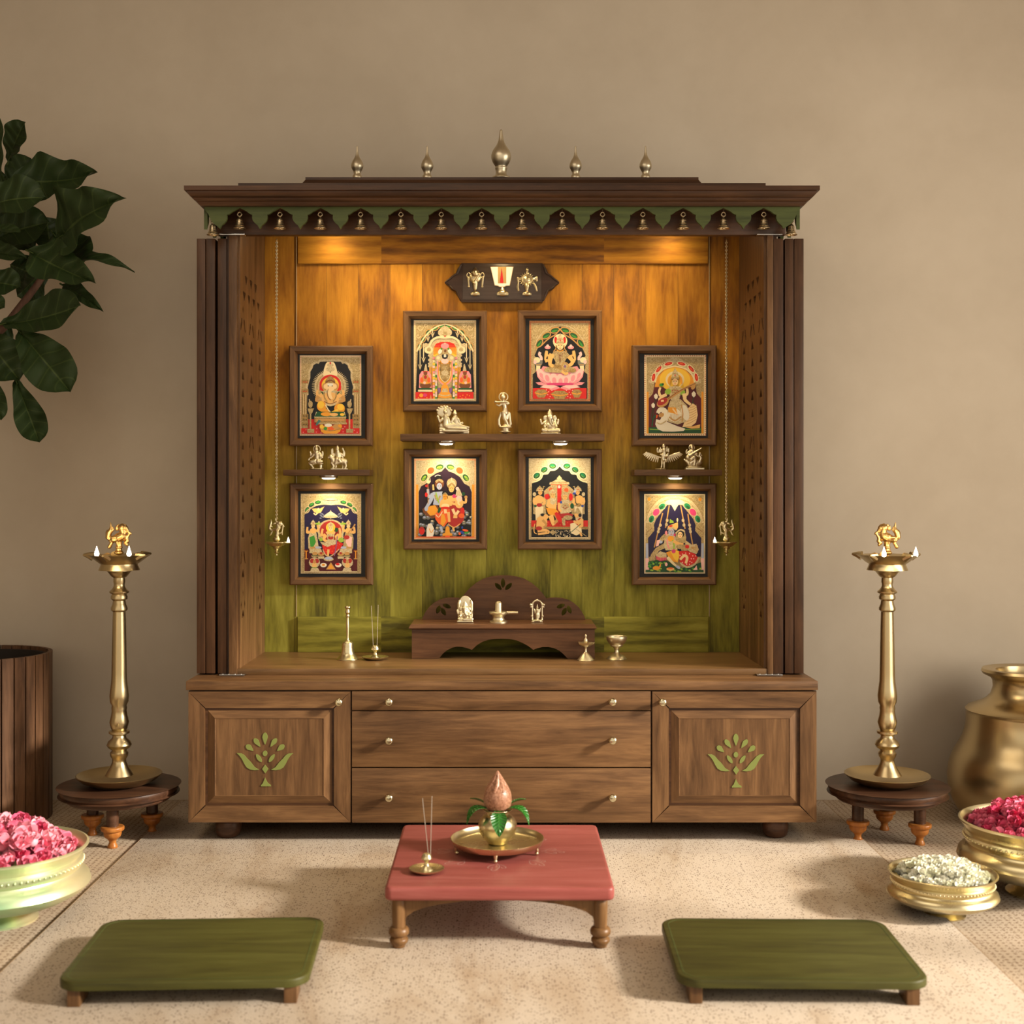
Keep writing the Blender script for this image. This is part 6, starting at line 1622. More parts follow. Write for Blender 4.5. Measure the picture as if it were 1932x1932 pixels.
def pic_swing(d):
    d.r(85, 115, 1390, 1820, 'cream'); d.r(110, 140, 1362, 1795, 'gilt')
    d.swirl([(190, 220, 60), (1280, 220, 60), (300, 210, 44), (1160, 210, 44)], 'giltpale', 10); d.e(190, 225, 34, 40, 'amber'); d.e(1280, 230, 34, 40, 'amber')
    d.p(hump(738, [(180, 1460), (165, 1060), (200, 1020), (300, 900), (290, 780), (340, 650), (460, 500), (580, 350), (738, 345)]), 'navy')
    d.l([(130, 730), (160, 600), (250, 430), (380, 290), (540, 200), (738, 175)], 70, 'giltpale', both=738); d.l([(120, 700), (150, 560), (240, 400), (370, 250), (540, 165), (738, 145)], 14, 'giltdeep', both=738)
    d.p(hump(738, [(500, 340), (560, 260), (640, 230)]), 'cream'); d.p([(660, 340), (820, 340), (790, 390), (740, 480), (690, 390)], 'cream')
    d.gems([(240, 650, -68), (462, 385, -40)], 'emerald', 'giltpale', 80, 54); d.gems([(1232, 650, 68), (1010, 375, 40)], 'emerald', 'giltpale', 80, 54); d.gems([(342, 505, -52)], 'magenta', 'giltpale', 84, 62); d.gems([(1128, 505, 52)], 'magenta', 'giltpale', 84, 62)
    d.e(232, 668, 56, 26, 'dgreen', -68, both=738); d.e(455, 400, 50, 24, 'dgreen', -40, both=738)
    # ropes
    for a in ([(620, 360), (540, 840)], [(480, 520), (385, 900), (300, 1260)], [(865, 360), (960, 860)], [(1020, 540), (1070, 900), (1130, 1240)]):
        d.l(a, 24, 'tan')
    for x, y in ((575, 680), (560, 770), (430, 780), (400, 860), (385, 920), (915, 680), (935, 780), (1055, 780), (1065, 860), (1075, 920)): d.e(x, y, 30, 36, 'giltpale')
    d.p([(110, 1000), (170, 960), (300, 850), (290, 790), (200, 800), (110, 780)], 'gilt', both=738); d.l([(140, 930), (260, 840)], 10, 'brown', both=738)
    d.r(118, 1170, 168, 1490, 'sky', both=738); d.r(110, 1490, 180, 1760, 'blush', both=738)
    # grass
    d.p([(180, 1560), (330, 1530), (560, 1540), (700, 1600), (900, 1700), (1300, 1580), (1310, 1700), (1200, 1760), (200, 1740), (160, 1620)], 'dgreen'); d.r(115, 1740, 1355, 1790, 'dgreen')
    random.seed(9)
    for i in range(34): d.e(random.uniform(180, 560), random.uniform(1570, 1770), 24, 17, 'lime' if i % 2 else 'green', n=8)
    for i in range(16): d.e(random.uniform(560, 1290), random.uniform(1700, 1780), 26, 18, 'lime' if i % 2 else 'green', n=8)
    # swing seat
    d.p([(190, 1540), (230, 1400), (330, 1270), (520, 1160), (560, 1260), (400, 1330), (320, 1440), (310, 1540)], 'gilt'); d.p([(330, 1420), (420, 1340), (560, 1380), (560, 1480), (440, 1500), (350, 1480)], 'giltpale'); d.p([(330, 1440), (430, 1480), (560, 1470), (560, 1530), (420, 1550), (340, 1510)], 'magenta')
    for x in range(360, 560, 34): d.l([(x, 1460), (x, 1530)], 8, 'amber')
    # fan of shawl right
    d.p([(960, 1100), (1100, 1200), (1200, 1180), (1250, 1300), (1200, 1400), (1060, 1350), (960, 1280)], 'giltpale')
    for k in range(6): d.l([(1080, 1260), (1235, 1220 + 30 * k)], 8, 'tan')
    # red skirt
    d.p([(820, 1340), (1000, 1330), (1180, 1400), (1230, 1480), (1170, 1590), (1000, 1670), (880, 1630), (840, 1560)], 'red'); d.l([(850, 1590), (1000, 1680), (1170, 1610), (1250, 1480)], 40, 'giltpale'); d.dots([(850, 1430), (900, 1400), (970, 1380), (1050, 1390), (1120, 1440), (1180, 1440), (1090, 1500), (1140, 1500), (1060, 1560), (990, 1620), (900, 1580), (1050, 1620), (1100, 1580), (880, 1490)], 13, 'blush'); d.l([(850, 1520), (940, 1430), (1000, 1480), (970, 1600)], [50, 60, 60, 50], 'skinlight')
    d.p([(850, 1240), (980, 1180), (1050, 1250), (1000, 1330), (880, 1330)], 'gilt'); d.e(1000, 1240, 44, 40, 'red')
    # two figures embracing
    d.p([(540, 1320), (500, 1220), (520, 1020), (600, 960), (740, 1000), (800, 1160), (790, 1320)], 'giltpale'); d.p([(550, 1360), (780, 1300), (840, 1420), (800, 1580), (700, 1560), (600, 1480)], 'amber'); d.p([(640, 1340), (820, 1330), (830, 1480), (780, 1560), (720, 1500)], 'yellow'); d.l([(580, 1470), (700, 1600), (830, 1700)], [70, 50, 40], 'cream'); d.e(805, 1680, 56, 30, 'sky', 30)
    d.l([(540, 1000), (460, 1080), (420, 1150)], [90, 90, 60], 'gilt'); d.e(430, 1140, 44, 34, 'sky'); d.p([(350, 1110), (420, 1090), (390, 1220), (330, 1240)], 'blush')
    d.e(650, 1070, 70, 60, 'amber'); d.l([(570, 1080), (580, 1200), (620, 1290)], 30, 'pink'); d.l([(690, 1100), (720, 1220), (700, 1340)], 30, 'lime'); d.e(710, 1340, 44, 44, 'magenta'); d.l([(700, 1120), (820, 1180), (920, 1190)], [60, 70, 50], 'skin'); d.e(850, 1240, 90, 50, 'gilt')
    d.p([(760, 1120), (760, 940), (860, 860), (940, 880), (980, 1040), (970, 1160), (860, 1160)], 'gilt'); d.e(860, 970, 78, 80, 'black'); d.face(850, 990, 62, 'skinlight'); d.l([(750, 960), (850, 880), (950, 920)], 30, 'giltpale')
    d.face(660, 930, 76, 'sky'); d.p([(570, 880), (590, 800), (660, 770), (800, 720), (805, 820), (770, 890), (680, 850)], 'skin'); d.l([(580, 870), (670, 830), (760, 880)], 30, 'giltpale'); d.e(650, 800, 40, 20, 'red', -10); d.p([(620, 740), (630, 650), (700, 690), (715, 730)], 'lime'); d.e(790, 670, 18, 44, 'cream'); d.e(550, 950, 26, 50, 'pink'); d.e(730, 990, 22, 30, 'magenta')
    # calf and sweet bowls
    d.e(340, 1700, 80, 44, 'amber'); d.l([(410, 1680), (430, 1610)], [40, 20], 'amber'); d.e(640, 1720, 86, 36, 'skin'); d.e(640, 1700, 60, 14, 'orange'); d.e(550, 1620, 28, 40, 'blush'); d.p([(1130, 1740), (1200, 1640), (1220, 1740)], 'blush')

framed(545, 652, 702.5, 841, 'framed relief painting of a seated elephant-headed deity with rayed halo, hung upper left', pic_elephant, (560, 660))
framed(760, 586, 918.5, 776, 'framed relief painting of a garlanded dark-faced standing deity under a golden arch', pic_standing, (775, 595))
framed(977, 585, 1136, 776, 'framed relief painting of a goddess seated on a pink lotus', pic_lotus, (992, 595))
framed(1193, 651, 1352.5, 841, 'framed relief painting of a goddess with a long lute on a white swan', pic_swan, (1208, 660))
framed(546, 912, 703, 1104, 'framed relief painting of a red-robed goddess under a parasol between two attendants', pic_royal, (562, 922))
framed(761, 847, 919, 1037, 'framed relief painting of a divine family seated on grey stones', pic_family, (775, 856))
framed(977, 847, 1136, 1037, 'framed relief painting of a crowned couple enthroned among attendants on a red carpet', pic_court, (992, 856))
framed(1193, 912, 1352, 1104, 'framed relief painting of a couple embracing on a rope swing, hung lower right', pic_swing, (1208, 922))
# ---------------------------------------------------------------- low red table
FZ = RUGZ
TZ = 0.145
ty0, ty1 = -0.868, -0.333
tx0, tx1 = -0.2535, 0.2435
T = thing('low_table', ((tx0 + tx1) / 2, (ty0 + ty1) / 2, FZ), 'low square table with red stained top and turned legs before the cabinet', 'table')
b = nb()
prism(b, [rrect(tx0, ty0, tx1, ty1, 0.016, 5)], TZ - 0.030, TZ, axis='Z')
es = [e for e in b.edges if abs(e.verts[0].co.z - e.verts[1].co.z) < 1e-6 and len(e.link_faces) == 2 and any(abs(f.normal.z) < 0.5 for f in e.link_faces)]
fixn(b)
es = [e for e in b.edges if len(e.link_faces) == 2 and abs(e.link_faces[0].normal.dot(e.link_faces[1].normal)) < 0.2 and abs(e.verts[0].co.z - e.verts[1].co.z) < 1e-6]
bmesh.ops.bevel(b, geom=es, offset=0.008, segments=4, affect='EDGES', profile=0.5)
obj('table_top', fixn(b), M_RED, T, 50)
lp_ = smooth_prof([(0.0, 0), (0.012, 0.0), (0.015, 0.006), (0.0195, 0.012), (0.0205, 0.018), (0.0165, 0.0225), (0.016, 0.024), (0.0215, 0.029), (0.0225, 0.036), (0.0195, 0.0425), (0.0155, 0.0450), (0.0145, 0.050), (0.0150, 0.1095), (0.0, 0.1095)], 3)
lp_ = [(max(r, 0), z) for r, z in lp_]
lx0, lx1, ly0, ly1 = tx0 + 0.029, tx1 - 0.029, ty0 + 0.03, ty1 - 0.03
for x in (lx0, lx1):
    for y in (ly0, ly1):
        obj('leg', lathe(nb(), lp_, (x, y, FZ), 28), M_TLEG, T, 50)
zt_ = TZ - 0.0295
def arch_loop(a0, a1):
    pts = [(a0, zt_), (a1, zt_)]
    for k in range(15):
        t = k / 14.0
        a = PI * t
        pts.append((a1 - (a1 - a0) * (1 - math.cos(a)) / 2, zt_ - 0.058 + 0.053 * math.sin(a) ** 0.75))
    return pts
for y in (ly0, ly1):
    b = nb(); prism(b, [arch_loop(lx0 + 0.012, lx1 - 0.012)], y - 0.006, y + 0.006); obj('arched_apron', fixn(b), M_TLEG, T, 40)
for x in (lx0, lx1):
    b = nb(); prism(b, [arch_loop(ly0 + 0.012, ly1 - 0.012)], x - 0.006, x + 0.006, axis='X'); obj('arched_apron', fixn(b), M_TLEG, T, 40)
# painted white scroll pattern round the tray
pc_x, pc_y = WX(938, -0.585), -0.585
b = nb()
for q in range(8):
    a = q * PI / 4
    for pts in ([(0.105, 0.0), (0.125, 0.006), (0.150, 0.0), (0.160, -0.008), (0.152, -0.014), (0.145, -0.008)], [(0.112, 0.006), (0.125, 0.018), (0.138, 0.020), (0.140, 0.012), (0.132, 0.010)], [(0.112, -0.006), (0.125, -0.018), (0.138, -0.020), (0.140, -0.012), (0.132, -0.010)]):
        w = [(pc_x + u * math.cos(a) - v * math.sin(a), pc_y + u * math.sin(a) + v * math.cos(a), TZ + 0.0002) for u, v in pts]
        w = smooth_prof(w, 4)
        for p0, p1 in zip(w, w[1:]):
            d = Vector((p1[0] - p0[0], p1[1] - p0[1], 0)).normalized() * 0.00045
            n = Vector((-d.y, d.x, 0))
            z = Vector((0, 0, 0.0002))
            v0, v1 = Vector(p0), Vector(p1)
            b.faces.new([b.verts.new(v) for v in (v0 - n + z, v1 - n + z, v1 + n + z, v0 + n + z)])
obj('painted_scrolls', fixn(b), plain('scroll_paint', (0.62, 0.42, 0.36), 0.5), T, None)

# tray with feet
X0, Y0 = pc_x, pc_y
tr = thing('footed_tray', (X0, Y0, TZ), 'round brass tray on small feet, on the red table', 'tray')
b = nb()
R_ = 0.111
lathe(b, [(0, 0.016), (R_ * 0.86, 0.0155), (R_ * 0.95, 0.019), (R_ * 0.995, 0.031), (R_, 0.033), (R_ * 0.985, 0.0335), (R_ * 0.975, 0.031), (R_ * 0.93, 0.0215), (R_ * 0.85, 0.0185), (0, 0.0185)], (X0, Y0, TZ), 72)
obj('tray', fixn(b), M_BRASSB, tr, 50)
for a in (-92, -20, 52, 124, 196):
    ca, sa = math.cos(math.radians(a)), math.sin(math.radians(a))
    b = nb(); tube(b, [(X0 + ca * 0.098, Y0 + sa * 0.098, TZ + 0.018), (X0 + ca * 0.1005, Y0 + sa * 0.1005, TZ + 0.009), (X0 + ca * 0.099, Y0 + sa * 0.099, TZ + 0.0035)], [0.006, 0.0032, 0.0042], 10)
    bmesh.ops.create_uvsphere(b, u_segments=12, v_segments=8, radius=0.0045, matrix=Matrix.Translation((X0 + ca * 0.099, Y0 + sa * 0.099, TZ + 0.0046)))
    obj('leg', fixn(b), M_BRASSB, tr, 60)
# pot, leaves and coconut
zt0 = TZ + 0.0188
kk = S_(-0.585)
pt = thing('water_pot', (X0 + 0.001, Y0, zt0), 'small round brass pot on the footed tray, holding green leaves and a coconut', 'pot')
b = nb()
pf = smooth_prof([(0.0, 0.0), (0.019, 0.0), (0.026, 0.006), (0.040, 0.022), (0.0455, 0.040), (0.044, 0.052), (0.036, 0.064), (0.027, 0.071), (0.0265, 0.075), (0.030, 0.0785), (0.0345, 0.080), (0.0345, 0.082), (0.030, 0.082), (0.024, 0.078)], 4)
lathe(b, [(max(r, 0), z) for r, z in pf], (X0 + 0.001, Y0, zt0), 48)
obj('pot_body', fixn(b), M_BRASSB, pt, 60)
M_LEAF2 = None
def leafmesh(b, base, tip, width, side, up, bend=0.0, shape='lance', nu=12, nv=6, cup=0.12, uvl=None, wav=0.0, th=0.0006):
    """solid leaf from base to tip; side = across direction, up = face normal, bend = sag at the tip"""
    base, tip = Vector(base), Vector(tip)
    ax = tip - base
    L = ax.length
    axn = ax.normalized()
    side = (Vector(side) - axn * Vector(side).dot(axn)).normalized()
    up = axn.cross(side)
    grids = []
    for s_ in (1, -1):
        g = []
        for i in range(nu + 1):
            u = i / nu
            if shape == 'lance': w = math.sin(PI * min(1, u * 0.96 + 0.04)) ** 0.75 * (1 - 0.25 * u)
            elif shape == 'acute':
                w = min(1, u / 0.30) ** 0.75 * (1 - u ** 1.9) ** 0.9 * (0.93 + 0.07 * math.sin(u * 9))
            elif shape == 'fiddle':
                w = (0.42 + 0.58 * math.sin(PI * min(1, max(0, (u - 0.12) / 0.95))) ** 0.8) * (1.0 if u < 0.85 else math.sqrt(max(0, 1 - ((u - 0.85) / 0.15) ** 2)) * 0.9 + 0.1) * (min(1, u / 0.08) ** 0.6)
                w *= 0.86 + 0.14 * math.sin(u * 5.2 + 3.9)
            else:
                w = math.sin(PI * u ** 0.8) ** 0.8
            row = []
            for j in range(nv + 1):
                v = j / nv * 2 - 1
                off = up * (bend * L * (u - u * u) * 4 + cup * width * abs(v) ** 1.5 * w + wav * width * math.sin(u * 17 + v * 2) * abs(v) - 0.05 * width * math.exp(-(v * 7) ** 2))
                co = base + ax * u + side * (v * w * width / 2) + off + up * (th * s_)
                row.append((b.verts.new(co), u, v))
            g.append(row)
        grids.append(g)
    uv = b.loops.layers.uv.verify()
    def quad(vs):
        f = b.faces.new([x[0] for x in vs])
        for lo, x in zip(f.loops, vs): lo[uv].uv = (x[1], x[2])
    for gi, g in enumerate(grids):
        for i in range(nu):
            for j in range(nv):
                q = [g[i][j], g[i + 1][j], g[i + 1][j + 1], g[i][j + 1]]
                quad(q if gi == 0 else q[::-1])
    for i in range(nu):
        for j in (0, nv):
            quad([grids[0][i][j], grids[0][i + 1][j], grids[1][i + 1][j], grids[1][i][j]])
    return b
def leafmat(name, c0, c1, vein, rough=0.38, vs=7.0, spec=0.5):
    m, nt, bb = newmat(name)
    uvn = nt.nodes.new('ShaderNodeUVMap')
    sp = nt.nodes.new('ShaderNodeSeparateXYZ')
    nt.links.new(uvn.outputs[0], sp.inputs[0])
    av = math_(nt, 'ABSOLUTE', sp.outputs[1])
    mid = math_(nt, 'LESS_THAN', av, 0.035)
    ph = math_(nt, 'FRACT', math_(nt, 'MULTIPLY', math_(nt, 'SUBTRACT', sp.outputs[0], math_(nt, 'MULTIPLY', av, 0.16)), vs))
    sv = math_(nt, 'LESS_THAN', math_(nt, 'ABSOLUTE', math_(nt, 'SUBTRACT', ph, 0.5)), 0.045)
    n = noise(nt, coords(nt), 22, 3)
    base = mixc(nt, n, (*c0, 1), (*c1, 1))
    col = mixc(nt, math_(nt, 'MULTIPLY', sv, 0.40), base, (*vein, 1))
    col = mixc(nt, math_(nt, 'MULTIPLY', mid, 0.8), col, (*vein, 1))
    nt.links.new(col, bb.inputs['Base Color'])
    bb.inputs['Roughness'].default_value = rough
    bb.inputs['Specular IOR Level'].default_value = spec
    hgt = math_(nt, 'SINE', math_(nt, 'MULTIPLY', ph, 2 * PI))
    bump(nt, bb, hgt, 0.35, 0.004)
    return m
M_MANGO = leafmat('mango_leaf', (0.012, 0.10, 0.010), (0.022, 0.16, 0.016), (0.07, 0.26, 0.04), 0.25, 9)
cz = zt0 + 0.081
xc = X0 + 0.001
for i, (dx, dy, dz, w, bend) in enumerate(((0.004, -0.062, -0.050, 0.043, 0.16), (-0.072, -0.026, -0.030, 0.040, 0.30), (0.074, -0.026, -0.032, 0.040, 0.30),
                                           (-0.066, 0.024, 0.020, 0.030, 0.08), (0.068, 0.024, 0.018, 0.030, 0.08))):
    ang = math.atan2(dy, dx)
    bs = Vector((xc + 0.020 * math.cos(ang), Y0 + 0.020 * math.sin(ang), cz + 0.002))
    tip_ = Vector((xc + dx, Y0 + dy, cz + dz))
    sd = (tip_ - bs).cross(Vector((0, 0, 1)))
    if i in (3, 4): sd = sd.normalized() + Vector((0, 0, -0.5 if i == 3 else 0.5))
    up_ = (tip_ - bs).normalized().cross(sd.normalized())
    b = nb()
    leafmesh(b, bs, tip_, w, sd, None, bend if up_.z > 0 else -bend, 'lance', 16, 8, 0.12 if up_.z > 0 else -0.12)
    lv = obj('mango_leaf', fixn(b), M_MANGO, None, 60, origin=bs)
    tag(lv, ['green leaf hanging down the front of the brass pot', 'green leaf drooping over the left front rim of the brass pot', 'green leaf drooping over the right front rim of the brass pot', 'narrow green leaf pointing out behind the coconut at left', 'narrow green leaf pointing out behind the coconut at right'][i], 'leaf', 'leaves round the coconut')
M_COCO = None
def cocomat():
    m, nt, bb = newmat('coconut_husk')
    v = coords(nt)
    n = noise(nt, v, 180, 4, 0.7)
    r = ramp(nt, [(0.35, (0.20, 0.085, 0.045)), (0.5, (0.38, 0.18, 0.105)), (0.68, (0.52, 0.29, 0.18))])
    nt.links.new(n, r.inputs[0]); nt.links.new(r.outputs[0], bb.inputs['Base Color'])
    bb.inputs['Roughness'].default_value = 0.32
    bump(nt, bb, n, 0.3, 0.002)
    return m
M_COCO = cocomat()
ct = thing('coconut', (xc, Y0, cz - 0.012), 'brown pointed coconut standing on the leaves in the brass pot', 'coconut')
b = nb()
cp = smooth_prof([(0.0, 0.0), (0.020, 0.002), (0.0305, 0.012), (0.0335, 0.028), (0.0315, 0.044), (0.026, 0.056), (0.0205, 0.063)], 4)
lathe(b, [(max(r, 0), z) for r, z in cp] + [(0, 0.064)], (xc, Y0, cz - 0.004), 40)
obj('husk', fixn(b), M_COCO, ct, 70)
b = nb()
n = 40
rings = []
for z, r in ((0.050, 0.0285), (0.058, 0.0245), (0.068, 0.0185), (0.078, 0.0125), (0.088, 0.0065), (0.094, 0.003), (0.0965, 0.0008)):
    rings.append([b.verts.new((xc + r * (1 + 0.10 * math.sin(8 * 2 * PI * i / n + 1)) * math.cos(2 * PI * i / n + z * 9), Y0 + r * (1 + 0.10 * math.sin(8 * 2 * PI * i / n + 1)) * math.sin(2 * PI * i / n + z * 9), cz - 0.004 + z)) for i in range(n)])
for A, B in zip(rings, rings[1:]):
    for i in range(n): b.faces.new((A[i], A[(i + 1) % n], B[(i + 1) % n], B[i]))
b.faces.new(rings[-1]); b.faces.new(rings[0][::-1])
obj('fibre_tuft', fixn(b), M_COCO, ct, 70)
# incense holder on the table
incense(805, 1645, -0.752, TZ, 1.32, 'brass incense holder with two sticks near the left edge of the red table', ((808.5, 1616, 797, 1506), (812, 1616, 815, 1502)), M_BRASSB, 0)

# ---------------------------------------------------------------- green low seats
def seat(cx, cy, w, d, rot, label):
    t = thing('floor_stool', (0, 0, 0), label, 'low stool', 'green wooden floor seats')
    b = nb()
    prism(b, [rrect(-w / 2, -d / 2, w / 2, d / 2, 0.045, 8)], 0.0345, 0.0505, axis='Z'); fixn(b)
    es = [e for e in b.edges if len(e.link_faces) == 2 and abs(e.link_faces[0].normal.dot(e.link_faces[1].normal)) < 0.3 and e.verts[0].co.z > 0.05 and e.verts[1].co.z > 0.05]
    bmesh.ops.bevel(b, geom=es, offset=0.004, segments=3, affect='EDGES', profile=0.5)
    obj('seat_board', fixn(b), M_GRN, t, 40)
    b = nb()
    o_ = rrect(-w / 2 + 0.012, -d / 2 + 0.012, w / 2 - 0.012, d / 2 - 0.012, 0.036, 8)
    i_ = rrect(-w / 2 + 0.0145, -d / 2 + 0.0145, w / 2 - 0.0145, d / 2 - 0.0145, 0.034, 8)
    prism(b, [o_, i_], 0.0505, 0.0509, axis='Z')
    obj('border_line', fixn(b), M_VAL, t, 20)
    for sx in (-1, 1):
        for sy in (-1, 1):
            b = nb(); box(b, (sx * (w / 2 - 0.034) - 0.0125, sy * (d / 2 - 0.040) - 0.03, 0.0), (sx * (w / 2 - 0.034) + 0.0125, sy * (d / 2 - 0.040) + 0.03, 0.0345), 0.002)
            obj('leg', b, M_WZ, t)
    t.location = (cx, cy, FZ)
    t.rotation_euler = (0, 0, rot)
    return t
seat(-0.624, -0.985, 0.482, 0.372, math.radians(2.5), 'low green rectangular wooden seat on the rug, left of the red table')
seat(0.588, -0.985, 0.486, 0.366, math.radians(-1.2), 'low green rectangular wooden seat on the rug, right of the red table')

# ---------------------------------------------------------------- round stools
def round_stool(cx, cy, legs, label):
    t = thing('round_stool', (cx, cy, 0.0), label, 'stool', 'round lamp stools')
    b = nb()
    lathe(b, smooth_prof([(0.0, 0.131), (0.157, 0.131), (0.163, 0.135), (0.1665, 0.143), (0.1655, 0.152), (0.161, 0.1565), (0.0, 0.157)], 3), (cx, cy, 0), 64); obj('stool_top', fixn(b), M_STOOL, t, 40)
    b = nb(); lathe(b, [(0.0, 0.114), (0.143, 0.114), (0.148, 0.119), (0.1485, 0.131), (0.0, 0.131)], (cx, cy, 0), 64); obj('skirt_ring', fixn(b), M_STOOL, t, 40)
    for a in legs:
        x, y = cx + 0.098 * math.cos(math.radians(a)), cy + 0.098 * math.sin(math.radians(a))
        zf = FZ if abs(x) < 1.035 else 0.0
        lg = obj('leg', lathe(nb(), [(0.0, 0.058), (0.0168, 0.058), (0.0168, 0.114), (0.0, 0.114)], (x, y, 0), 24), M_STOOL, t, 40)
        fp_ = smooth_prof([(0.0, zf), (0.0135, zf), (0.0125, 0.008), (0.0098, 0.014), (0.0115, 0.022), (0.0215, 0.031), (0.0245, 0.038), (0.0250, 0.0425), (0.0250, 0.0465), (0.031, 0.0490), (0.0325, 0.054), (0.0315, 0.0590), (0.026, 0.0605), (0.0, 0.0606)], 3)
        obj('turned_foot', lathe(nb(), [(max(r, 0), z) for r, z in fp_], (x, y, 0), 28), M_ORANGE, lg, 50)
    return t
round_stool(WX(225, 0.075), 0.075, (-84, 36, 156), 'dark round wooden stool with three turned orange feet, under the lamp left of the cabinet')
round_stool(WX(1674, 0.075), 0.075, (-42, 78, 198), 'dark round wooden stool with three turned orange feet, under the lamp right of the cabinet')

# ---------------------------------------------------------------- slatted planter and fig plant
px_c, py_c, pr_c = -1.595, 0.305, 0.205
t = thing('slatted_planter', (px_c, py_c, 0), 'tall round planter of dark vertical wooden slats behind the left flower bowl', 'planter')
b = nb()
ns = 34
for i in range(ns):
    a0 = 2 * PI * (i + 0.06) / ns; a1 = 2 * PI * (i + 0.94) / ns
    vs = []
    for r in (pr_c - 0.012, pr_c):
        for a in (a0, (a0 + a1) / 2, a1):
            vs.append((px_c + r * math.cos(a), py_c + r * math.sin(a)))
    lp2 = [vs[3], vs[4], vs[5], vs[2], vs[1], vs[0]]
    prism(b, [lp2], 0.0, 0.508, axis='Z')
obj('slats', fixn(b), M_PLANT, t, 30)
b = nb()
lathe(b, [(0, 0.004), (pr_c - 0.0135, 0.004), (pr_c - 0.0135, 0.497), (pr_c - 0.022, 0.497), (pr_c - 0.022, 0.44), (0, 0.44)], (px_c, py_c, 0), 48); obj('liner', fixn(b), plain('dark_liner', (0.02, 0.013, 0.009), 0.7), t, 40)
b = nb(); lathe(b, [(0, 0.47), (0.10, 0.468), (pr_c - 0.0225, 0.463), (pr_c - 0.0225, 0.44), (0, 0.44)], (px_c, py_c, 0), 40); obj('soil', fixn(b), M_SOIL, t, 60)

M_FIG = leafmat('fig_leaf', (0.014, 0.028, 0.007), (0.026, 0.048, 0.012), (0.060, 0.090, 0.024), 0.5, 5.5, 0.25)
M_BARK = wood('fig_bark', (0.045, 0.022, 0.014), (0.085, 0.04, 0.025), (0.13, 0.07, 0.045), 'Z', 0.8)
fig = thing('fig_plant', (px_c, py_c, 0.468), 'large leafy fig plant with broad dark green leaves rising from the slatted planter', 'plant')
YG = 0.20
b = nb()
trunk = [(px_c, py_c, 0.455), (px_c + 0.01, py_c - 0.03, 0.75), (px_c - 0.01, 0.24, 1.05), (px_c - 0.005, 0.22, 1.30), tuple(P(-30, 655, 0.21)), tuple(P(12, 612, YG)), tuple(P(45, 570, YG)), tuple(P(75, 530, YG)), tuple(P(97, 490, YG)), tuple(P(112, 452, YG)), tuple(P(120, 436, YG))]
tube(b, smooth_prof(trunk, 4), [0.019 - 0.0135 * i / (4 * (len(trunk) - 1)) for i in range(4 * (len(trunk) - 1) + 1)], 12)
obj('stem', fixn(b), M_BARK, fig, 60)
b = nb()
tr2 = [(px_c - 0.005, 0.22, 1.28), tuple(P(-60, 560, 0.22)), tuple(P(-70, 430, 0.20)), tuple(P(-50, 330, 0.18)), tuple(P(-30, 230, 0.18))]
tube(b, smooth_prof(tr2, 4), [0.013 - 0.008 * i / 16 for i in range(17)], 10)
obj('branch', fixn(b), M_BARK, fig, 60)
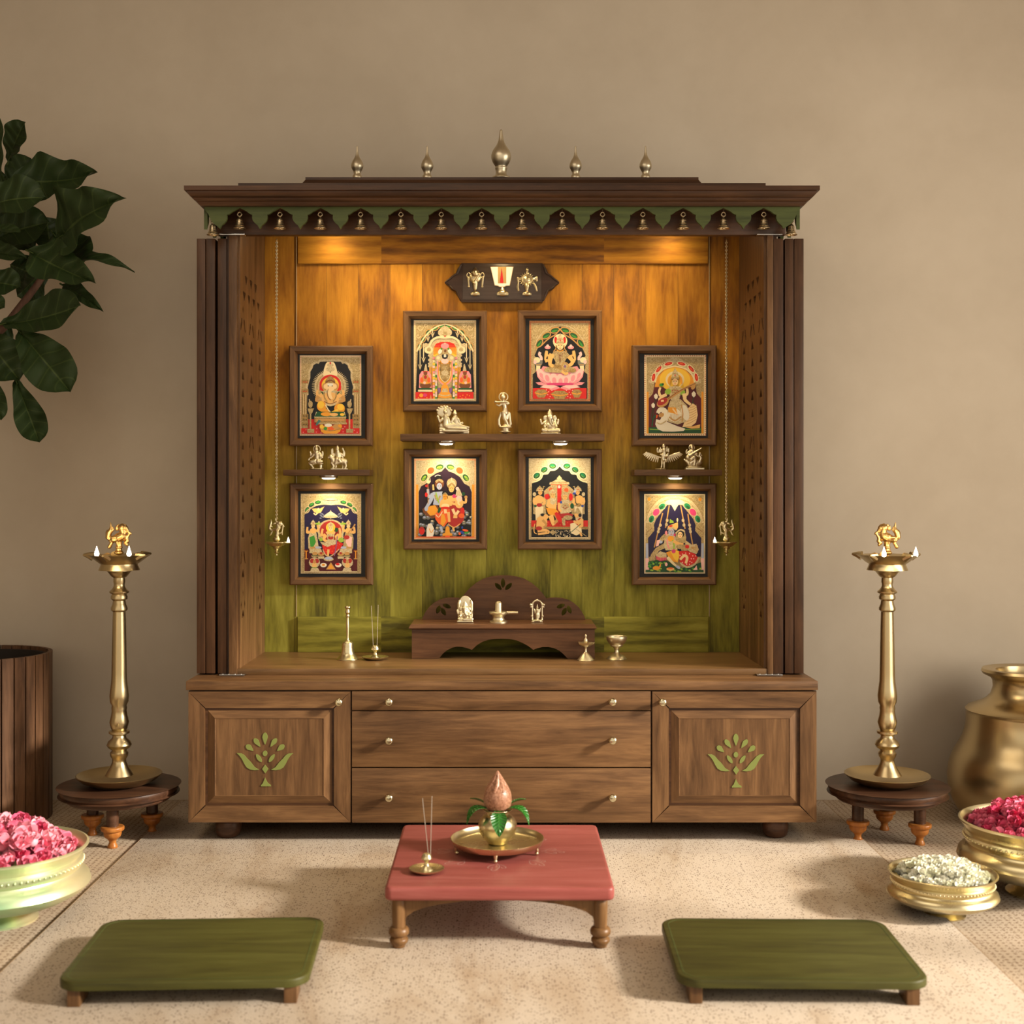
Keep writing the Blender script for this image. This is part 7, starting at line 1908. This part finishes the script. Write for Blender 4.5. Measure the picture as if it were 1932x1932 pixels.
# leaves: base px, tip px, width px, base depth, tip depth, tilt, bend, cup
LV = [((22, 338), (181, 322), 78, 0.19, 0.10, 0.25, -0.10, 0.22), ((16, 304), (46, 230), 46, 0.22, 0.16, 0.3, 0.05, 0.2), ((4, 345), (-6, 208), 42, 0.14, 0.06, 0.5, 0.05, 0.2),
      ((-40, 400), (86, 372), 70, 0.16, 0.10, 0.4, 0.12, 0.2), ((112, 448), (232, 372), 104, 0.19, 0.02, 0.25, 0.10, 0.22), ((40, 440), (-60, 400), 80, 0.26, 0.24, 0.3, 0.05, 0.2),
      ((-30, 455), (92, 418), 66, 0.27, 0.24, 0.2, 0.05, 0.2), ((100, 440), (150, 503), 84, 0.27, 0.20, 0.2, -0.06, 0.2), ((120, 508), (254, 513), 30, 0.21, 0.10, 0.8, 0.16, 0.25),
      ((54, 474), (179, 532), 70, 0.14, 0.02, 0.35, -0.04, 0.22), ((118, 538), (195, 588), 38, 0.24, 0.16, 0.4, 0.06, 0.2), ((2, 612), (150, 574), 68, 0.17, 0.06, 0.35, -0.05, 0.22),
      ((34, 622), (132, 738), 76, 0.16, 0.06, 0.25, 0.05, 0.2), ((-36, 628), (36, 716), 76, 0.22, 0.16, 0.3, 0.05, 0.2), ((28, 714), (74, 834), 48, 0.20, 0.14, 0.3, -0.06, 0.22),
      ((-24, 700), (2, 792), 34, 0.2, 0.14, 0.3, 0.05, 0.2), ((-40, 478), (54, 488), 52, 0.24, 0.16, 0.4, 0.1, 0.2), ((-36, 530), (38, 540), 48, 0.22, 0.18, 0.4, 0.05, 0.2), ((88, 500), (34, 560), 52, 0.26, 0.28, 0.3, 0.05, 0.2),
      ((-30, 432), (38, 438), 20, 0.12, 0.05, 0.8, 0.05, 0.2), ((-40, 570), (8, 580), 36, 0.18, 0.12, 0.4, 0.05, 0.2), ((-50, 340), (-110, 260), 60, 0.2, 0.14, 0.4, 0.05, 0.2), ((-60, 430), (-150, 420), 70, 0.2, 0.14, 0.4, 0.05, 0.2), ((-60, 560), (-140, 610), 70, 0.2, 0.14, 0.4, 0.05, 0.2), ((-30, 240), (-20, 170), 44, 0.18, 0.14, 0.4, 0.05, 0.2), ((-40, 360), (10, 330), 60, 0.24, 0.26, 0.3, 0.05, 0.2), ((20, 420), (-30, 350), 80, 0.29, 0.30, 0.2, 0.05, 0.2), ((60, 470), (8, 400), 76, 0.30, 0.30, 0.2, 0.05, 0.2), ((96, 480), (88, 410), 60, 0.30, 0.30, 0.2, 0.05, 0.2), ((70, 520), (20, 500), 60, 0.30, 0.32, 0.2, 0.05, 0.2), ((10, 350), (60, 300), 50, 0.28, 0.30, 0.2, 0.05, 0.2), ((20, 610), (-30, 660), 60, 0.28, 0.30, 0.2, 0.05, 0.2)]
for li, ((bx, by), (tx_, ty_), w, yb0, yt0, tilt, bend, cup) in enumerate(LV):
    p0, p1 = P(bx, by, yb0), P(tx_, ty_, yt0)
    ax = (p1 - p0).normalized()
    perp = Vector((0, 1, 0)).cross(ax).normalized()
    if perp.z < 0: perp = -perp
    side = perp * math.cos(tilt) + Vector((0, 1, 0)) * math.sin(tilt)
    b = nb()
    leafmesh(b, p0, p1, w * S_(yb0) * (1.5 if li in (0, 4, 8, 9) else 1.22), side, None, bend, 'acute' if li in (0, 4, 8, 9, 10, 16) else 'fiddle', 22, 12, cup * 0.7, None, 0.05, 0.0007)
    # petiole to the nearest stem point is short: a stub behind the blade
    tube(b, [p0 - ax * 0.012, p0 + ax * 0.02], [0.003, 0.002], 6)
    obj('leaf', fixn(b), M_FIG, fig, 70)

# ---------------------------------------------------------------- brass water pot at right
yp_ = 0.275
xp_ = WX(1938, yp_)
kq = S_(yp_)
t = thing('brass_water_pot', (xp_, yp_, 0), 'large tall brass water pot with flared rim behind the deep pink flower bowl', 'pot')
b = nb()
pf = smooth_prof([(0.0, 0.0), (95, 0.0), (120, 10), (139, 48), (143, 84), (136, 118), (118, 152), (110, 180), (109, 205)], 4)
pf = [(max(r, 0) * kq, z * kq) for r, z in pf] + [(111 * kq, 208 * kq), (106 * kq, 213 * kq), (84 * kq, 222 * kq), (74 * kq, 228 * kq), (65 * kq, 238 * kq), (61 * kq, 252 * kq), (62 * kq, 264 * kq), (66 * kq, 270 * kq), (79 * kq, 276 * kq), (82 * kq, 281 * kq), (80 * kq, 286 * kq), (74 * kq, 287 * kq), (56 * kq, 284 * kq), (54 * kq, 276 * kq), (54 * kq, 245 * kq), (70 * kq, 215 * kq)]
lathe(b, pf, (xp_, yp_, 0.0003), 72)
obj('pot_body', fixn(b), M_BRASS, t, 40)

# ---------------------------------------------------------------- flower bowls
def urli(xc_, yc_, R, H, m, label, seed):
    t = thing('flower_bowl', (xc_, yc_, 0), label, 'bowl')
    zf = 0.0 if abs(xc_) > 1.04 else FZ
    b = nb()
    pr_ = [(0.30, 0.20), (0.55, 0.235), (0.80, 0.30), (0.97, 0.405), (1.025, 0.48), (1.005, 0.56), (0.95, 0.61), (0.915, 0.64), (0.905, 0.67), (0.925, 0.70), (0.94, 0.76), (0.935, 0.80), (0.905, 0.825), (0.915, 0.86), (0.97, 0.93), (1.0, 0.97), (1.0, 0.99), (0.975, 1.0), (0.94, 0.965), (0.88, 0.86), (0.86, 0.70), (0.80, 0.55), (0.5, 0.40), (0.0, 0.36)]
    pr_ = [(0.0, 0.20)] + pr_
    lathe(b, [(r * R, zf + z * (H - zf)) for r, z in pr_], (xc_, yc_, 0), 96)
    obj('bowl_body', fixn(b), m, t, 38)
    b = nb()
    nbd = 84
    for i in range(nbd):
        a = 2 * PI * i / nbd
        bmesh.ops.create_icosphere(b, subdivisions=1, radius=R * 0.020, matrix=Matrix.Translation((xc_ + R * 0.938 * math.cos(a), yc_ + R * 0.938 * math.sin(a), zf + 0.755 * (H - zf))))
    o = obj('beaded_band', b, m, t, 180)
    b = nb()
    lathe(b, [(0.0, zf), (R * 0.42, zf), (R * 0.425, zf + 0.03 * H), (R * 0.36, zf + 0.07 * H), (R * 0.31, zf + 0.13 * H), (R * 0.32, zf + 0.205 * (H - zf)), (0.0, zf + 0.205 * (H - zf))], (xc_, yc_, 0), 64)
    obj('foot_ring', fixn(b), m, t, 40)
    return t
def petalmat(name, c0, c1):
    m, nt, bb = newmat(name)
    n = noise(nt, coords(nt), 60, 3)
    oi = nt.nodes.new('ShaderNodeObjectInfo')
    f = math_(nt, 'ADD', math_(nt, 'MULTIPLY', n, 0.6), math_(nt, 'MULTIPLY', oi.outputs['Random'], 0.6))
    r = ramp(nt, [(0.3, c0), (0.85, c1)])
    nt.links.new(f, r.inputs[0]); nt.links.new(r.outputs[0], bb.inputs['Base Color'])
    bb.inputs['Roughness'].default_value = 0.6
    bb.inputs['Specular IOR Level'].default_value = 0.25
    return m
M_PINK = petalmat('pink_petals', (0.66, 0.095, 0.20), (0.90, 0.42, 0.50))
M_ROSE = petalmat('rose_petals', (0.64, 0.045, 0.14), (0.86, 0.24, 0.36))
M_JAS = petalmat('white_petals', (0.80, 0.80, 0.62), (0.92, 0.92, 0.82))
def blossom(r, layers, seed, bud=0.35):
    rnd = random.Random(seed)
    b = nb()
    bmesh.ops.create_icosphere(b, subdivisions=2, radius=r * bud)
    for li, (n, el, ln, w) in enumerate(layers):
        for k in range(n):
            az = 2 * PI * (k + 0.5 * li + rnd.uniform(-0.15, 0.15)) / n
            e = math.radians(el + rnd.uniform(-9, 9))
            dirv = Vector((math.cos(az) * math.cos(e), math.sin(az) * math.cos(e), math.sin(e)))
            sidev = Vector((-math.sin(az), math.cos(az), 0))
            nor = sidev.cross(dirv)
            L = r * ln * rnd.uniform(0.88, 1.1)
            W = r * w
            grid = []
            for i in range(5):
                u = i / 4.0
                ww = W * math.sin(PI * (0.12 + 0.80 * u)) 
                row = []
                for j in (-1, 0, 1):
                    co = dirv * (r * 0.15 + L * u) + sidev * (ww * j) + nor * (-0.30 * L * u * u + 0.22 * W * abs(j) * (1 if u < 0.8 else 0.4))
                    row.append(b.verts.new(co))
                grid.append(row)
            for i in range(4):
                for j in range(2):
                    b.faces.new((grid[i][j], grid[i + 1][j], grid[i + 1][j + 1], grid[i][j + 1]))
    return b
def heap(name, cx, cy, R, z0, dome, spacing, protos, label, cat, group, seed, keep=None):
    rnd = random.Random(seed)
    out_ = []
    for li in range(2):
        sp = spacing
        ny = int(2 * R / (sp * 0.87)) + 2
        for iy in range(-ny, ny):
            for ix in range(-ny, ny):
                x = (ix + 0.5 * (iy % 2) + 0.31 * li) * sp + rnd.uniform(-0.22, 0.22) * sp
                y = iy * sp * 0.87 + 0.4 * li * sp + rnd.uniform(-0.22, 0.22) * sp
                rr = math.hypot(x, y)
                lim = R * (0.98 if li == 0 else 0.72)
                if rr > lim: continue
                z = z0 + dome * (1 - (rr / R) ** 2) + (0.0 if li == 0 else spacing * 0.55) + rnd.uniform(-0.12, 0.12) * sp
                if keep and not keep(cx + x, cy + y): continue
                out_.append((cx + x, cy + y, z))
    for i, p in enumerate(out_):
        src = protos[i % len(protos)]
        if src.get('used') is None:
            o = src['o']; src['used'] = 1
        else:
            o = src['o'].copy(); C.objects.link(o)
        o.location = p
        o.rotation_euler = (rnd.uniform(-0.7, 0.7), rnd.uniform(-0.7, 0.7), rnd.uniform(0, 6.28))
        s_ = rnd.uniform(0.85, 1.18)
        o.scale = (s_, s_, s_)
        tag(o, label, cat, group)
    return len(out_)
def protos(name, r, layers, m, seeds, bud=0.35):
    return [{'o': obj(name, blossom(r, layers, s_, bud), m, None, 180)} for s_ in seeds]
UL = (WX(2, -0.64), -0.64)
urli(UL[0], UL[1], 0.196, 0.174, M_BRASSG, 'large footed brass bowl of pink flowers with green tinge, left foreground', 1)
heap('pink_flower', UL[0], UL[1], 0.163, 0.152, 0.036, 0.040, protos('pink_flower', 0.0235, [(5, 76, 0.85, 0.60), (6, 46, 0.95, 0.66), (7, 12, 0.98, 0.66)], M_PINK, (1, 2, 3), 0.6), 'pink flower head heaped in the green-tinged brass bowl at left', 'flower', 'pink flower heads in the left bowl', 11, lambda x, y: x > UL[0] - 0.06)
UR = (WX(1963, -0.44), -0.44)
urli(UR[0], UR[1], 0.193, 0.182, M_BRASSB, 'large footed brass bowl of deep pink flowers before the brass water pot', 2)
heap('deep_pink_flower', UR[0], UR[1], 0.166, 0.160, 0.034, 0.029, protos('deep_pink_flower', 0.0185, [(5, 76, 0.85, 0.60), (6, 46, 0.95, 0.64), (7, 12, 0.98, 0.64)], M_ROSE, (4, 5, 6), 0.6), 'deep pink flower head heaped in the large brass bowl at right', 'flower', 'deep pink flower heads in the right bowl', 12, lambda x, y: x < UR[0] + 0.05)
UW = (WX(1778, -0.60), -0.60)
urli(UW[0], UW[1], 0.125, 0.103, M_BRASSB, 'small footed brass bowl of white flowers on the rug edge, right', 3)
heap('white_blossom', UW[0], UW[1], 0.104, 0.090, 0.018, 0.0185, protos('white_blossom', 0.0125, [(5, 60, 0.85, 0.60), (6, 16, 1.0, 0.62)], M_JAS, (7, 8, 9), 0.5), 'white blossom heaped in the small brass bowl', 'flower', 'white blossoms in the small bowl', 13)
